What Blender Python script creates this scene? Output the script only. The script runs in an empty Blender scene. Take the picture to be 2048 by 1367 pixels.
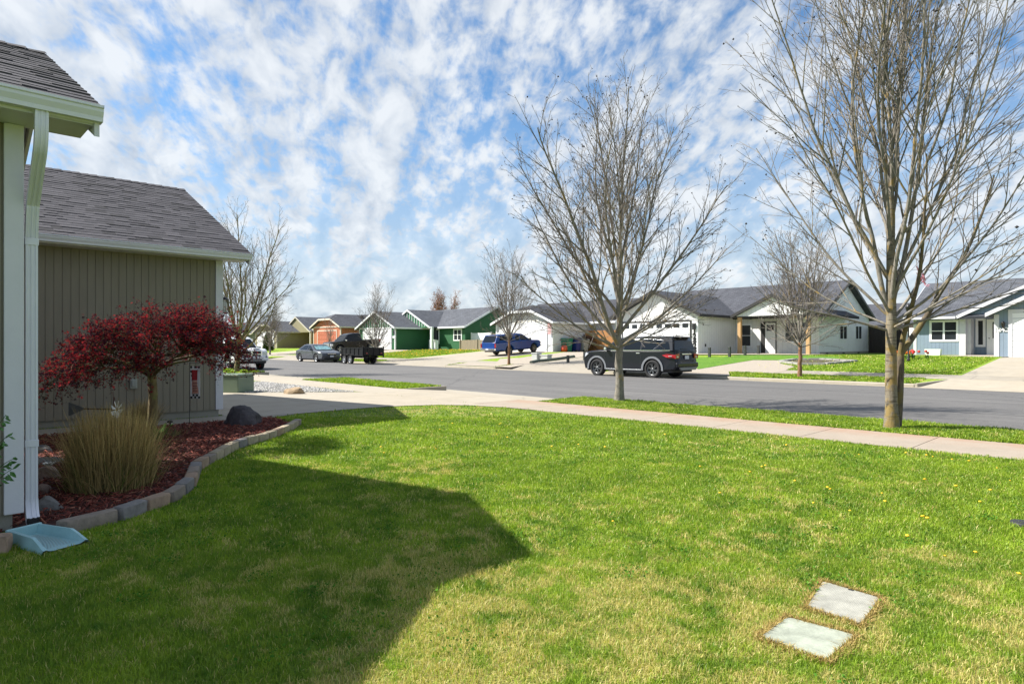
import bpy, bmesh, math, random
import numpy as np
from mathutils import Vector, Matrix, Euler
R = math.radians
sc = bpy.context.scene
COL = sc.collection

# ---------------------------------------------------------------- camera
# world: x runs along the street (to the right), y across the street, z up. s = -x, t = y.
YAW = R(46.0); FPX = 1270.0; CH = 1.52; HOR = 689.0
FW = (-math.sin(YAW), math.cos(YAW)); RT = (math.cos(YAW), math.sin(YAW))
cam_d = bpy.data.cameras.new('camera'); cam = bpy.data.objects.new('camera', cam_d); COL.objects.link(cam)
cam.location = (0, 0, CH); cam.rotation_euler = (R(90), 0, YAW)
cam_d.sensor_width = 36; cam_d.lens = 36 * FPX / 2048; cam_d.shift_y = (HOR - 683.5) / 2048
cam_d.clip_start = .05; cam_d.clip_end = 6000
sc.camera = cam

# ---------------------------------------------------------------- light
SUN_TRAVEL = Vector((.809, .619, -1.0)).normalized()
sun_d = bpy.data.lights.new('sun', 'SUN'); sun = bpy.data.objects.new('sun', sun_d); COL.objects.link(sun)
sun.rotation_euler = SUN_TRAVEL.to_track_quat('-Z', 'Y').to_euler(); sun.location = (-20, -15, 25)
sun_d.energy = 5.0; sun_d.angle = R(.53); sun_d.color = (1, .955, .88)
world = bpy.data.worlds.new('World'); sc.world = world; world.use_nodes = True
wn = world.node_tree.nodes; wl = world.node_tree.links
for n in list(wn): wn.remove(n)
def N(tree, typ, **kw):
    n = tree.nodes.new(typ)
    for k, v in kw.items(): setattr(n, k, v)
    return n
def L(tree, a, b): tree.links.new(a, b)
wt = world.node_tree
def wmath(op, a, b=None, c=None):
    n = N(wt, 'ShaderNodeMath', operation=op)
    for i, v in enumerate((a, b, c)):
        if v is None: continue
        if isinstance(v, (int, float)): n.inputs[i].default_value = v
        else: L(wt, v, n.inputs[i])
    return n.outputs[0]
def build_sky():
    out = N(wt, 'ShaderNodeOutputWorld'); bg = N(wt, 'ShaderNodeBackground'); bg.inputs[1].default_value = .15
    sky = N(wt, 'ShaderNodeTexSky', sky_type='NISHITA'); sky.sun_disc = False
    sky.sun_elevation = R(44.5); sky.sun_rotation = math.atan2(-.809, -.619)
    sky.air_density = 1.25; sky.dust_density = .35; sky.ozone_density = 2.2; sky.altitude = 700
    tc = N(wt, 'ShaderNodeTexCoord'); sep = N(wt, 'ShaderNodeSeparateXYZ'); L(wt, tc.outputs['Generated'], sep.inputs[0])
    zc = wmath('MAXIMUM', sep.outputs[2], .0); zz = wmath('ADD', zc, .42)
    px = wmath('DIVIDE', sep.outputs[0], zz); py = wmath('DIVIDE', sep.outputs[1], zz)
    comb = N(wt, 'ShaderNodeCombineXYZ'); L(wt, px, comb.inputs[0]); L(wt, py, comb.inputs[1])
    def mapped(rot, sx, sy, loc=(0, 0, 0)):
        m0 = N(wt, 'ShaderNodeMapping'); m0.inputs['Rotation'].default_value = (0, 0, rot); L(wt, comb.outputs[0], m0.inputs[0])
        m = N(wt, 'ShaderNodeMapping'); m.inputs['Scale'].default_value = (sx, sy, 1); m.inputs['Location'].default_value = loc
        L(wt, m0.outputs[0], m.inputs[0]); return m.outputs[0]
    def noise(vec, scale, detail, rough, dist=0):
        n = N(wt, 'ShaderNodeTexNoise'); n.inputs['Scale'].default_value = scale; n.inputs['Detail'].default_value = detail
        n.inputs['Roughness'].default_value = rough; n.inputs['Distortion'].default_value = dist
        L(wt, vec, n.inputs['Vector']); return n.outputs[0]
    AZ = -R(58)
    big = noise(mapped(AZ, 1.0, .42, (3.1, 1.7, 0)), 2.2, 3, .5, .3)
    mid = noise(mapped(AZ, 1.0, .58, (7.3, 2.2, 0)), 13.5, 4, .55, .35)
    fin = noise(mapped(AZ+R(8), 1.0, .60, (1.0, 9.0, 0)), 38.0, 5, .60, .3)
    wis = noise(mapped(AZ-R(4), 1.0, .09, (4.0, 5.0, 0)), 12.0, 6, .62, .4)
    side = wmath('MULTIPLY_ADD', px, SKY_SIDE, 0)
    v = wmath('MULTIPLY_ADD', big, .70, side)
    v = wmath('MULTIPLY_ADD', mid, .85, v); v = wmath('MULTIPLY_ADD', fin, .70, v); v = wmath('MULTIPLY_ADD', wis, .60, v)
    mr = N(wt, 'ShaderNodeMapRange'); mr.interpolation_type = 'SMOOTHSTEP'
    mr.inputs[1].default_value = SKY_LO; mr.inputs[2].default_value = SKY_HI; L(wt, v, mr.inputs[0])
    # a veil that thickens to the horizon
    hz = N(wt, 'ShaderNodeMapRange'); hz.interpolation_type = 'SMOOTHSTEP'; hz.inputs[1].default_value = .40; hz.inputs[2].default_value = .0
    hz.inputs[3].default_value = 0; hz.inputs[4].default_value = .93; L(wt, sep.outputs[2], hz.inputs[0])
    mask = wmath('MAXIMUM', wmath('MULTIPLY', mr.outputs[0], .93), hz.outputs[0])
    cc = N(wt, 'ShaderNodeMix', data_type='RGBA'); cc.inputs[6].default_value = CLOUD_DIM; cc.inputs[7].default_value = CLOUD_LIT
    sh = N(wt, 'ShaderNodeMapRange'); sh.inputs[1].default_value = .35; sh.inputs[2].default_value = .65; L(wt, mid, sh.inputs[0]); L(wt, sh.outputs[0], cc.inputs[0])
    sat = N(wt, 'ShaderNodeMix', data_type='RGBA', blend_type='MULTIPLY'); sat.inputs[0].default_value = 1; sat.inputs[7].default_value = SKY_TINT
    L(wt, sky.outputs[0], sat.inputs[6])
    mx = N(wt, 'ShaderNodeMix', data_type='RGBA'); L(wt, mask, mx.inputs[0]); L(wt, sat.outputs[2], mx.inputs[6]); L(wt, cc.outputs[2], mx.inputs[7])
    L(wt, mx.outputs[2], bg.inputs[0]); L(wt, bg.outputs[0], out.inputs[0])
SKY_LO, SKY_HI = 1.17, 1.60; SKY_SIDE = -.05
CLOUD_DIM = (1.80, 2.04, 2.38, 1); CLOUD_LIT = (2.98, 3.1, 3.22, 1); SKY_TINT = (.32, .45, .54, 1)
build_sky()
sc.view_settings.view_transform = 'Standard'; sc.view_settings.look = 'None'; sc.view_settings.gamma = 1
sc.view_settings.exposure = 1.02
try: sc.cycles.max_bounces = 6; sc.cycles.transparent_max_bounces = 8
except Exception: pass

# ---------------------------------------------------------------- terrain
T0, T1 = 12.9, 25.9            # the two kerb faces
def base(s): return .002 * max(0.0, s - 12)
def H(s, t):
    b = base(min(s, 140))
    if t <= T0: return b + .15
    if t < T1: return b + .10 * (1 - ((t - 19.4) / 6.5) ** 2)
    return b + .13 + .0685 * (min(t, 37.0) - T1)
def ray(px, py): 
    r = (px - 1024) / FPX; v = (HOR - py) / FPX
    return FW[0] + RT[0] * r, FW[1] + RT[1] * r, v
def onT(px, py, t):             # pixel ray met with the plane y = t
    a, b, v = ray(px, py); D = t / b; return Vector((a * D, t, CH + v * D))
def onS(px, py, s):
    a, b, v = ray(px, py); D = -s / a; return Vector((-s, b * D, CH + v * D))
def onZ(px, py, z):
    a, b, v = ray(px, py); D = (z - CH) / v; return Vector((a * D, b * D, z))
def onG(px, py):                # pixel ray met with the terrain
    a, b, v = ray(px, py); lo = .5; D = .5
    while D < 300:
        if CH + v * D <= H(-a * D, b * D): break
        lo = D; D *= 1.01
    hi = D
    for _ in range(40):
        m = (lo + hi) / 2
        if CH + v * m <= H(-a * m, b * m): hi = m
        else: lo = m
    return Vector((a * hi, b * hi, H(-a * hi, b * hi)))
def st(p): return (-p[0], p[1])

# ---------------------------------------------------------------- materials
MATS = {}
def newmat(name):
    m = bpy.data.materials.new(name); m.use_nodes = True
    t = m.node_tree; b = t.nodes['Principled BSDF']; return m, t, b
def tnoise(t, vec, scale, detail=4, rough=.6, dist=0):
    n = N(t, 'ShaderNodeTexNoise'); n.inputs['Scale'].default_value = scale; n.inputs['Detail'].default_value = detail
    n.inputs['Roughness'].default_value = rough; n.inputs['Distortion'].default_value = dist
    L(t, vec, n.inputs['Vector']); return n.outputs[0]
def tmath(t, op, a, b=None, c=None, clamp=False):
    n = N(t, 'ShaderNodeMath', operation=op); n.use_clamp = clamp
    for i, v in enumerate((a, b, c)):
        if v is None: continue
        if isinstance(v, (int, float)): n.inputs[i].default_value = v
        else: L(t, v, n.inputs[i])
    return n.outputs[0]
def tmap(t, val, a, b, c=0, d=1, smooth=False):
    n = N(t, 'ShaderNodeMapRange'); n.interpolation_type = 'SMOOTHSTEP' if smooth else 'LINEAR'
    for i, v in enumerate((a, b, c, d)): n.inputs[i + 1].default_value = v
    L(t, val, n.inputs[0]); return n.outputs[0]
def tmix(t, fac, a, b, mode='MIX'):
    n = N(t, 'ShaderNodeMix', data_type='RGBA', blend_type=mode)
    for i, v in ((0, fac), (6, a), (7, b)):
        if isinstance(v, (int, float)): n.inputs[i].default_value = v
        elif isinstance(v, tuple): n.inputs[i].default_value = (*v[:3], 1)
        else: L(t, v, n.inputs[i])
    return n.outputs[2]
def tbump(t, b, h, strength=.3, dist=.01):
    n = N(t, 'ShaderNodeBump'); n.inputs['Strength'].default_value = strength; n.inputs['Distance'].default_value = dist
    L(t, h, n.inputs['Height']); L(t, n.outputs[0], b.inputs['Normal'])
def pos(t): return N(t, 'ShaderNodeNewGeometry').outputs['Position']
def obj_co(t): return N(t, 'ShaderNodeTexCoord').outputs['Object']
def mat(name, col, rough=.6, metal=0, var=.12, scale=3.0, bump=0.0, bscale=60, coat=0, spec=None, stretch=None):
    if name in MATS: return MATS[name]
    m, t, b = newmat(name); MATS[name] = m
    b.inputs['Roughness'].default_value = rough; b.inputs['Metallic'].default_value = metal
    if coat: b.inputs['Coat Weight'].default_value = coat; b.inputs['Coat Roughness'].default_value = .06
    if spec is not None: b.inputs['Specular IOR Level'].default_value = spec
    v = obj_co(t)
    if stretch:
        mp = N(t, 'ShaderNodeMapping'); mp.inputs['Scale'].default_value = stretch; L(t, v, mp.inputs[0]); v = mp.outputs[0]
    if var:
        n = tnoise(t, v, scale, 5, .65)
        lo = tuple(c * (1 - var) for c in col); hi = tuple(min(1, c * (1 + var)) for c in col)
        L(t, tmix(t, tmap(t, n, .3, .7), lo, hi), b.inputs['Base Color'])
    else: b.inputs['Base Color'].default_value = (*col, 1)
    if bump: tbump(t, b, tnoise(t, v, bscale, 4, .6), bump, .01)
    return m

def asphalt():
    m, t, b = newmat('asphalt'); p = pos(t)
    fine = tnoise(t, p, 95, 3, .7); mid = tnoise(t, p, 9, 4, .6); big = tnoise(t, p, .35, 4, .6)
    c = tmix(t, tmap(t, fine, .3, .72), (.076, .073, .071), (.20, .192, .184))
    c = tmix(t, tmap(t, mid, .35, .65), tmix(t, 1.0, c, (.86, .86, .86), 'MULTIPLY'), c)
    c = tmix(t, tmap(t, big, .35, .65, 0, .55), c, tmix(t, 1.0, c, (.76, .76, .76), 'MULTIPLY'))
    sep = N(t, 'ShaderNodeSeparateXYZ'); L(t, p, sep.inputs[0])
    wob = tnoise(t, p, .5, 5, .7)
    for yc, w in ((20.6, .030), (16.35, .018), (23.4, .022)):       # paving seams and tar lines along the street
        d = tmath(t, 'ABSOLUTE', tmath(t, 'SUBTRACT', tmath(t, 'MULTIPLY_ADD', wob, .22, sep.outputs[1]), yc + .11))
        c = tmix(t, tmap(t, d, w, w * 2.4, .9, 0), c, (.022, .022, .023))
    for xc, yc, a, w in ((-3.2, 22.2, .7, .02), (-21, 17.5, .9, .018), (-9, 18.2, -.6, .014), (2.5, 15.5, .5, .016)):   # cross cracks
        d = tmath(t, 'ABSOLUTE', tmath(t, 'MULTIPLY_ADD', sep.outputs[1], a, tmath(t, 'ADD', sep.outputs[0], -xc - yc * a)))
        d = tmath(t, 'ABSOLUTE', tmath(t, 'MULTIPLY_ADD', wob, 1.6, tmath(t, 'SUBTRACT', d, .9)))
        c = tmix(t, tmap(t, d, w, w * 2, .6, 0), c, (.03, .03, .032))
    st_ = tmap(t, tnoise(t, p, 1.7, 2, .5), .70, .78, 0, .6)
    c = tmix(t, st_, c, (.035, .034, .035))
    mp = N(t, 'ShaderNodeMapping'); mp.inputs['Scale'].default_value = (.12, 2.2, 1); L(t, p, mp.inputs[0])     # wheel tracks and scuffs run with the street
    tr = tnoise(t, mp.outputs[0], 1.0, 5, .65); c = tmix(t, tmap(t, tr, .52, .70, 0, .38), c, (.058, .056, .055)); c = tmix(t, tmap(t, tr, .46, .30, 0, .30), c, (.22, .21, .195))
    L(t, c, b.inputs['Base Color']); b.inputs['Roughness'].default_value = .86
    tbump(t, b, fine, .5, .006); return m
def concrete(name, col=(.42, .39, .34), stain=True, rust=False):
    m, t, b = newmat(name); p = pos(t)
    fine = tnoise(t, p, 120, 3, .7); mid = tnoise(t, p, 2.2, 6, .7); big = tnoise(t, p, .45, 3, .6)
    c = tmix(t, tmap(t, fine, .3, .7), tuple(x * .86 for x in col), tuple(x * 1.1 for x in col))
    c = tmix(t, tmap(t, mid, .4, .72, 0, .5), c, tuple(x * .68 for x in col))
    c = tmix(t, tmap(t, big, .4, .7, 0, .35), c, (col[0] * .86, col[1] * .8, col[2] * .7))
    if rust:
        sep = N(t, 'ShaderNodeSeparateXYZ'); L(t, p, sep.inputs[0])
        e = tmap(t, sep.outputs[1], 10.2, 11.0, 0, 1); r = tmath(t, 'MULTIPLY', e, tmap(t, mid, .35, .6, .15, 1))
        c = tmix(t, tmath(t, 'MULTIPLY', r, .62), c, (.36, .19, .11))
    L(t, c, b.inputs['Base Color']); b.inputs['Roughness'].default_value = .88; tbump(t, b, fine, .25, .004); return m
def lawn_color(t, p, yellow=.5, rnd=None):
    big = tnoise(t, p, .42, 4, .6, .3); mid = tnoise(t, p, 2.3, 5, .65, .4); fine = tnoise(t, p, 14, 3, .6)
    g = tmix(t, tmap(t, mid, .35, .65), LAWN_A, LAWN_B)
    g = tmix(t, tmap(t, fine, .35, .7, 0, .5), g, LAWN_C)
    # straw patches gather in the open foreground and on the right
    sep = N(t, 'ShaderNodeSeparateXYZ'); L(t, p, sep.inputs[0])
    d1 = tmath(t, 'SQRT', tmath(t, 'ADD', tmath(t, 'POWER', tmath(t, 'ADD', sep.outputs[0], 1.9), 2), tmath(t, 'POWER', tmath(t, 'SUBTRACT', sep.outputs[1], 2.9), 2)))
    near = tmap(t, d1, .4, 3.2, .066, -.055, True)
    pat = tnoise(t, p, 4.6, 4, .6, .5); pt = tmath(t, 'ADD', tmath(t, 'MULTIPLY_ADD', pat, .62, tmath(t, 'MULTIPLY', big, .55)), near)
    y = tmap(t, pt, .57, .70, 0, yellow, True)
    return g, y, fine
LAWN_A = (.080, .185, .014); LAWN_B = (.245, .370, .028); LAWN_C = (.35, .43, .055)
STRAW = (.46, .42, .13)
def lawn_mat(name, yellow=.5, dots=0, tint=None, dark=1.0):
    m, t, b = newmat(name); p = pos(t)
    g, y, fine = lawn_color(t, p, yellow)
    c = tmix(t, y, g, STRAW)
    if tint: c = tmix(t, .6, c, tint)
    if dots:
        v = N(t, 'ShaderNodeTexVoronoi'); v.inputs['Scale'].default_value = 4.2; L(t, p, v.inputs['Vector'])
        wh = tmath(t, 'MULTIPLY', tmap(t, v.outputs['Distance'], .12, .2, 1, 0), tmap(t, tnoise(t, p, .5, 3), .5 - dots * .14, .62 - dots * .14, 0, 1))
        c = tmix(t, wh, c, (.62, .46, .015))
    if dark != 1: c = tmix(t, 1.0, c, (dark, dark, dark), 'MULTIPLY')
    L(t, c, b.inputs['Base Color']); b.inputs['Roughness'].default_value = .9; b.inputs['Specular IOR Level'].default_value = .2
    tbump(t, b, tnoise(t, p, 30, 4, .75), .9, .05); return m
def blade_mat():
    m, t, b = newmat('grass_blades'); p = pos(t)
    g, y, fine = lawn_color(t, p, 1.0)
    at = N(t, 'ShaderNodeAttribute'); at.attribute_name = 'rnd'
    sel = tmath(t, 'LESS_THAN', at.outputs['Fac'], tmath(t, 'MULTIPLY_ADD', y, .62, .05))
    r2 = tmath(t, 'FRACT', tmath(t, 'MULTIPLY', at.outputs['Fac'], 37.7))
    g = tmix(t, 1.0, g, tmix(t, r2, (.72, .78, .7), (1.45, 1.3, 1.35)), 'MULTIPLY')
    straw = tmix(t, r2, (.42, .36, .10), (.74, .63, .27))
    c = tmix(t, sel, g, straw)
    dif = N(t, 'ShaderNodeBsdfDiffuse'); tr = N(t, 'ShaderNodeBsdfTranslucent'); gl = N(t, 'ShaderNodeBsdfGlossy'); gl.inputs['Roughness'].default_value = .45
    L(t, c, dif.inputs[0]); L(t, tmix(t, 1.0, c, (1.15, 1.25, .7), 'MULTIPLY'), tr.inputs[0]); gl.inputs[0].default_value = (1, 1, 1, 1)
    m1 = N(t, 'ShaderNodeMixShader'); m1.inputs[0].default_value = .34; L(t, dif.outputs[0], m1.inputs[1]); L(t, tr.outputs[0], m1.inputs[2])
    m2 = N(t, 'ShaderNodeMixShader'); m2.inputs[0].default_value = .018; L(t, m1.outputs[0], m2.inputs[1]); L(t, gl.outputs[0], m2.inputs[2])
    L(t, m2.outputs[0], t.nodes['Material Output'].inputs[0]); t.nodes.remove(b); return m
def rnd_mat(name, lo, hi, rough=.8, transl=0, third=None, tf=.15):
    """colour picked per piece from the 'rnd' attribute"""
    m, t, b = newmat(name)
    at = N(t, 'ShaderNodeAttribute'); at.attribute_name = 'rnd'
    c = tmix(t, at.outputs['Fac'], lo, hi)
    if third:
        r2 = tmath(t, 'FRACT', tmath(t, 'MULTIPLY', at.outputs['Fac'], 53.3)); c = tmix(t, tmath(t, 'LESS_THAN', r2, tf), c, third)
    if transl:
        dif = N(t, 'ShaderNodeBsdfDiffuse'); tr = N(t, 'ShaderNodeBsdfTranslucent'); L(t, c, dif.inputs[0]); L(t, c, tr.inputs[0])
        m1 = N(t, 'ShaderNodeMixShader'); m1.inputs[0].default_value = transl; L(t, dif.outputs[0], m1.inputs[1]); L(t, tr.outputs[0], m1.inputs[2])
        L(t, m1.outputs[0], t.nodes['Material Output'].inputs[0]); t.nodes.remove(b)
    else:
        L(t, c, b.inputs['Base Color']); b.inputs['Roughness'].default_value = rough
    return m
def shingle_mat(name, a, c_, sx=1.0):
    m, t, b = newmat(name)
    uv = N(t, 'ShaderNodeTexCoord').outputs['UV']
    br = N(t, 'ShaderNodeTexBrick'); br.offset = .37; br.inputs['Scale'].default_value = 1; br.inputs['Brick Width'].default_value = .31
    br.inputs['Row Height'].default_value = .145; br.inputs['Mortar Size'].default_value = .010; br.inputs['Mortar Smooth'].default_value = .1
    br.inputs['Color1'].default_value = (*a, 1); br.inputs['Color2'].default_value = (*c_, 1); br.inputs['Mortar'].default_value = (a[0] * .45, a[1] * .45, a[2] * .45, 1)
    L(t, uv, br.inputs['Vector'])
    p = pos(t); n = tnoise(t, p, 90, 3, .8); n2 = tnoise(t, p, .9, 4, .6)
    c = tmix(t, 1.0, br.outputs['Color'], tmix(t, tmap(t, n, .3, .7), (.72, .72, .72), (1.3, 1.3, 1.3)), 'MULTIPLY')
    c = tmix(t, 1.0, c, tmix(t, tmap(t, n2, .3, .7), (.86, .86, .86), (1.12, 1.12, 1.12)), 'MULTIPLY')
    L(t, c, b.inputs['Base Color']); b.inputs['Roughness'].default_value = .92; b.inputs['Specular IOR Level'].default_value = .25
    tbump(t, b, br.outputs['Fac'], -.6, .01); return m
def board_mat(name, col, spacing=.2, depth=.75, axis='H'):
    """painted sheet siding with narrow grooves cut at a fixed spacing"""
    m, t, b = newmat(name); p = pos(t); sep = N(t, 'ShaderNodeSeparateXYZ'); L(t, p, sep.inputs[0])
    h = sep.outputs[2] if axis == 'Z' else tmath(t, 'ADD', sep.outputs[0], sep.outputs[1])
    f = tmath(t, 'FRACT', tmath(t, 'DIVIDE', h, spacing)); d = tmath(t, 'ABSOLUTE', tmath(t, 'SUBTRACT', f, .5))
    g = tmap(t, d, .455, .475, 1, 0)
    n = tnoise(t, p, 1.3, 5, .6)
    c = tmix(t, tmap(t, n, .3, .7), tuple(x * .93 for x in col), tuple(min(1, x * 1.05) for x in col))
    c = tmix(t, tmap(t, g, 0, 1, depth, 0), c, tuple(x * .5 for x in col))
    L(t, c, b.inputs['Base Color']); b.inputs['Roughness'].default_value = .7; tbump(t, b, g, .6, .01); return m
def bark(name, a, b_, lichen=None, lf=.55, rings=False):
    m, t, b = newmat(name); p = pos(t)
    mp = N(t, 'ShaderNodeMapping'); mp.inputs['Scale'].default_value = (1, 1, .35); L(t, p, mp.inputs[0])
    n = tnoise(t, mp.outputs[0], 26, 5, .7); n2 = tnoise(t, p, 5, 4, .6)
    c = tmix(t, tmap(t, n, .35, .65), a, b_)
    if rings:
        mq = N(t, 'ShaderNodeMapping'); mq.inputs['Scale'].default_value = (2.5, 2.5, 26); L(t, p, mq.inputs[0])
        c = tmix(t, tmap(t, tnoise(t, mq.outputs[0], 1.6, 3, .6), .56, .62, 0, .85), c, (.06, .045, .03))
    if lichen: c = tmix(t, tmap(t, n2, lf, lf + .1, 0, .8), c, lichen)
    L(t, c, b.inputs['Base Color']); b.inputs['Roughness'].default_value = .9; tbump(t, b, n, .7, .012); return m
# ---------------------------------------------------------------- mesh helpers
class MB:
    def __init__(s): s.v = []; s.f = []; s.uv = {}; s.rnd = None; s.sm = []
    def add(s, vs, fs, uvs=None, smooth=False):
        o = len(s.v); s.v += [tuple(p) for p in vs]
        for i, f in enumerate(fs):
            if uvs: s.uv[len(s.f)] = uvs[i]
            s.f.append(tuple(o + k for k in f)); s.sm.append(smooth)
        return s
    def box(s, x0, x1, y0, y1, z0, z1):
        x0, x1 = sorted((x0, x1)); y0, y1 = sorted((y0, y1)); z0, z1 = sorted((z0, z1))
        return s.add([(x0,y0,z0),(x1,y0,z0),(x1,y1,z0),(x0,y1,z0),(x0,y0,z1),(x1,y0,z1),(x1,y1,z1),(x0,y1,z1)],
              [(0,3,2,1),(4,5,6,7),(0,1,5,4),(1,2,6,5),(2,3,7,6),(3,0,4,7)])
    def bbox(s, x0, x1, y0, y1, z0, z1, b=.01):      # box with chamfered edges
        x0, x1 = sorted((x0, x1)); y0, y1 = sorted((y0, y1)); z0, z1 = sorted((z0, z1))
        bm = bmesh.new(); bmesh.ops.create_cube(bm, size=1)
        for v in bm.verts: v.co = Vector(((x0+x1)/2 + v.co.x*(x1-x0), (y0+y1)/2 + v.co.y*(y1-y0), (z0+z1)/2 + v.co.z*(z1-z0)))
        bmesh.ops.bevel(bm, geom=bm.edges[:], offset=min(b, .45*min(x1-x0, y1-y0, z1-z0)), segments=2, affect='EDGES', profile=.5)
        return s.bm(bm)
    def bm(s, bm, mtx=None):
        bm.verts.index_update()
        s.add([(mtx @ v.co if mtx else v.co.copy()) for v in bm.verts], [[v.index for v in f.verts] for f in bm.faces]); bm.free(); return s
    def beam(s, p0, p1, w, h, up=(0,0,1)):           # box along p0-p1, w wide, h high (centred)
        p0, p1 = Vector(p0), Vector(p1); d = (p1-p0).normalized(); u = Vector(up)
        a = d.cross(u).normalized() * (w/2); b = a.cross(d).normalized() * (h/2)
        v = [p + sa*a + sb*b for p in (p0, p1) for sa, sb in ((-1,-1),(1,-1),(1,1),(-1,1))]
        return s.add(v, [(0,1,2,3),(7,6,5,4),(0,4,5,1),(1,5,6,2),(2,6,7,3),(3,7,4,0)])
    def slab(s, poly, th, uvs=None):                 # polygon in 3D extruded straight down by th
        n = len(poly); top = [Vector(p) for p in poly]; nz = sum((top[i].x*top[(i+1)%n].y - top[(i+1)%n].x*top[i].y) for i in range(n))
        if nz < 0: top.reverse(); uvs = list(reversed(uvs)) if uvs else None
        bot = [p - Vector((0,0,th)) for p in top]
        fs = [tuple(range(n)), tuple(reversed(range(n, 2*n)))] + [(i, i+n, (i+1)%n+n, (i+1)%n) for i in range(n)]
        u = None
        if uvs: u = [uvs, list(reversed(uvs))] + [[(0,0)]*4]*n
        return s.add(top+bot, fs, u)
    def prism(s, poly, d):                           # polygon extruded along vector d
        n = len(poly); a = [Vector(p) for p in poly]; b = [p + Vector(d) for p in a]
        return s.add(a+b, [tuple(range(n)), tuple(reversed(range(n, 2*n)))] + [(i, i+n, (i+1)%n+n, (i+1)%n) for i in range(n)])
    def tube(s, pts, rad, n=8, cap=True, smooth=True):
        pts = [Vector(p) for p in pts]; m = len(pts)
        if not hasattr(rad, '__len__'): rad = [rad]*m
        d0 = (pts[-1]-pts[0]).normalized(); ref = Vector((0,0,1)) if abs(d0.z) < .9 else Vector((1,0,0))
        vs = []
        for i, p in enumerate(pts):
            d = (pts[min(i+1, m-1)] - pts[max(i-1, 0)]).normalized(); a = d.cross(ref).normalized(); b = d.cross(a)
            vs += [p + rad[i]*(math.cos(k*2*math.pi/n)*a + math.sin(k*2*math.pi/n)*b) for k in range(n)]
        fs = [(i*n+k, i*n+(k+1)%n, (i+1)*n+(k+1)%n, (i+1)*n+k) for i in range(m-1) for k in range(n)]
        s.add(vs, fs, None, smooth)
        if cap: s.add([vs[k] for k in range(n)] + [vs[(m-1)*n+k] for k in range(n)], [tuple(range(n)), tuple(reversed(range(n, 2*n)))])
        return s
    def lathe(s, prof, n=24, c=(0,0,0), axis='Z', smooth=True):
        vs = []
        for r, z in prof:
            for k in range(n):
                a = 2*math.pi*k/n; x, y = r*math.cos(a), r*math.sin(a)
                vs.append(Vector(c) + (Vector((x, y, z)) if axis == 'Z' else Vector((x, z, y)) if axis == 'Y' else Vector((z, x, y))))
        m = len(prof); fs = [(i*n+k, i*n+(k+1)%n, (i+1)*n+(k+1)%n, (i+1)*n+k) for i in range(m-1) for k in range(n)]
        return s.add(vs, fs, None, smooth)
    def mark(s): s.marks = getattr(s, 'marks', []) + [(len(s.v), len(s.f))]; return s
    def build_split(s, name, m, parent=None):
        mk = [(0, 0)] + [k for k in getattr(s, 'marks', []) if k != (0, 0)] + [(len(s.v), len(s.f))]; out = []
        for (v0, f0), (v1, f1) in zip(mk[:-1], mk[1:]):
            if f1 <= f0: continue
            q = MB(); q.v = s.v[v0:v1]; q.f = [tuple(i-v0 for i in f) for f in s.f[f0:f1]]; q.sm = s.sm[f0:f1]; out.append(q.build(name, m, parent))
        return out
    def build(s, name, m, parent=None, origin=None, smooth=None):
        me = bpy.data.meshes.new(name); o = Vector(origin) if origin is not None else Vector((0,0,0))
        if parent is not None and origin is None and parent.get('_w'): o = parent.location.copy()
        me.from_pydata([Vector(p)-o for p in s.v], [], s.f)
        if s.uv:
            ul = me.uv_layers.new(name='UVMap')
            for p in me.polygons:
                u = s.uv.get(p.index)
                if u:
                    for li, c in zip(p.loop_indices, u): ul.data[li].uv = c
        if smooth is not None: me.polygons.foreach_set('use_smooth', [smooth]*len(me.polygons))
        elif any(s.sm): me.polygons.foreach_set('use_smooth', s.sm)
        if s.rnd is not None:
            at = me.attributes.new('rnd', 'FLOAT', 'POINT'); at.data.foreach_set('value', s.rnd)
        bm = bmesh.new(); bm.from_mesh(me); bmesh.ops.recalc_face_normals(bm, faces=bm.faces[:]) if not s.uv else None; bm.to_mesh(me); bm.free()
        me.materials.append(m); ob = bpy.data.objects.new(name, me); COL.objects.link(ob)
        if parent is not None: ob.parent = parent
        elif origin is not None: ob.location = o
        return ob
def tag(o, label, cat=None, group=None, kind=None):
    if label: o['label'] = label
    if cat: o['category'] = cat
    if group: o['group'] = group
    if kind: o['kind'] = kind
    return o
def thing(name, label, cat, loc=(0,0,0), rot=(0,0,0), group=None, world_parts=False):
    o = bpy.data.objects.new(name, None); COL.objects.link(o); o.location = loc; o.rotation_euler = rot; o.empty_display_size = .2
    if world_parts: o['_w'] = 1
    return tag(o, label, cat, group)
def npmesh(name, V, F, m, rnd=None, parent=None, loc=None, nv=3, smooth=False):
    """numpy mesh: F is (n, nv)"""
    me = bpy.data.meshes.new(name); V = np.asarray(V, dtype=np.float32); F = np.asarray(F, dtype=np.int32)
    if loc is not None: V = V - np.array(loc, dtype=np.float32)
    me.vertices.add(len(V)); me.vertices.foreach_set('co', V.ravel())
    me.loops.add(F.size); me.loops.foreach_set('vertex_index', F.ravel())
    me.polygons.add(len(F)); me.polygons.foreach_set('loop_start', np.arange(0, F.size, nv, dtype=np.int32))
    if smooth: me.polygons.foreach_set('use_smooth', np.ones(len(F), dtype=bool))
    if rnd is not None:
        at = me.attributes.new('rnd', 'FLOAT', 'POINT'); at.data.foreach_set('value', np.asarray(rnd, dtype=np.float32))
    me.update(calc_edges=True); me.validate(); me.materials.append(m)
    ob = bpy.data.objects.new(name, me); COL.objects.link(ob)
    if loc is not None: ob.location = loc
    if parent is not None: ob.parent = parent; 
    return ob
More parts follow.
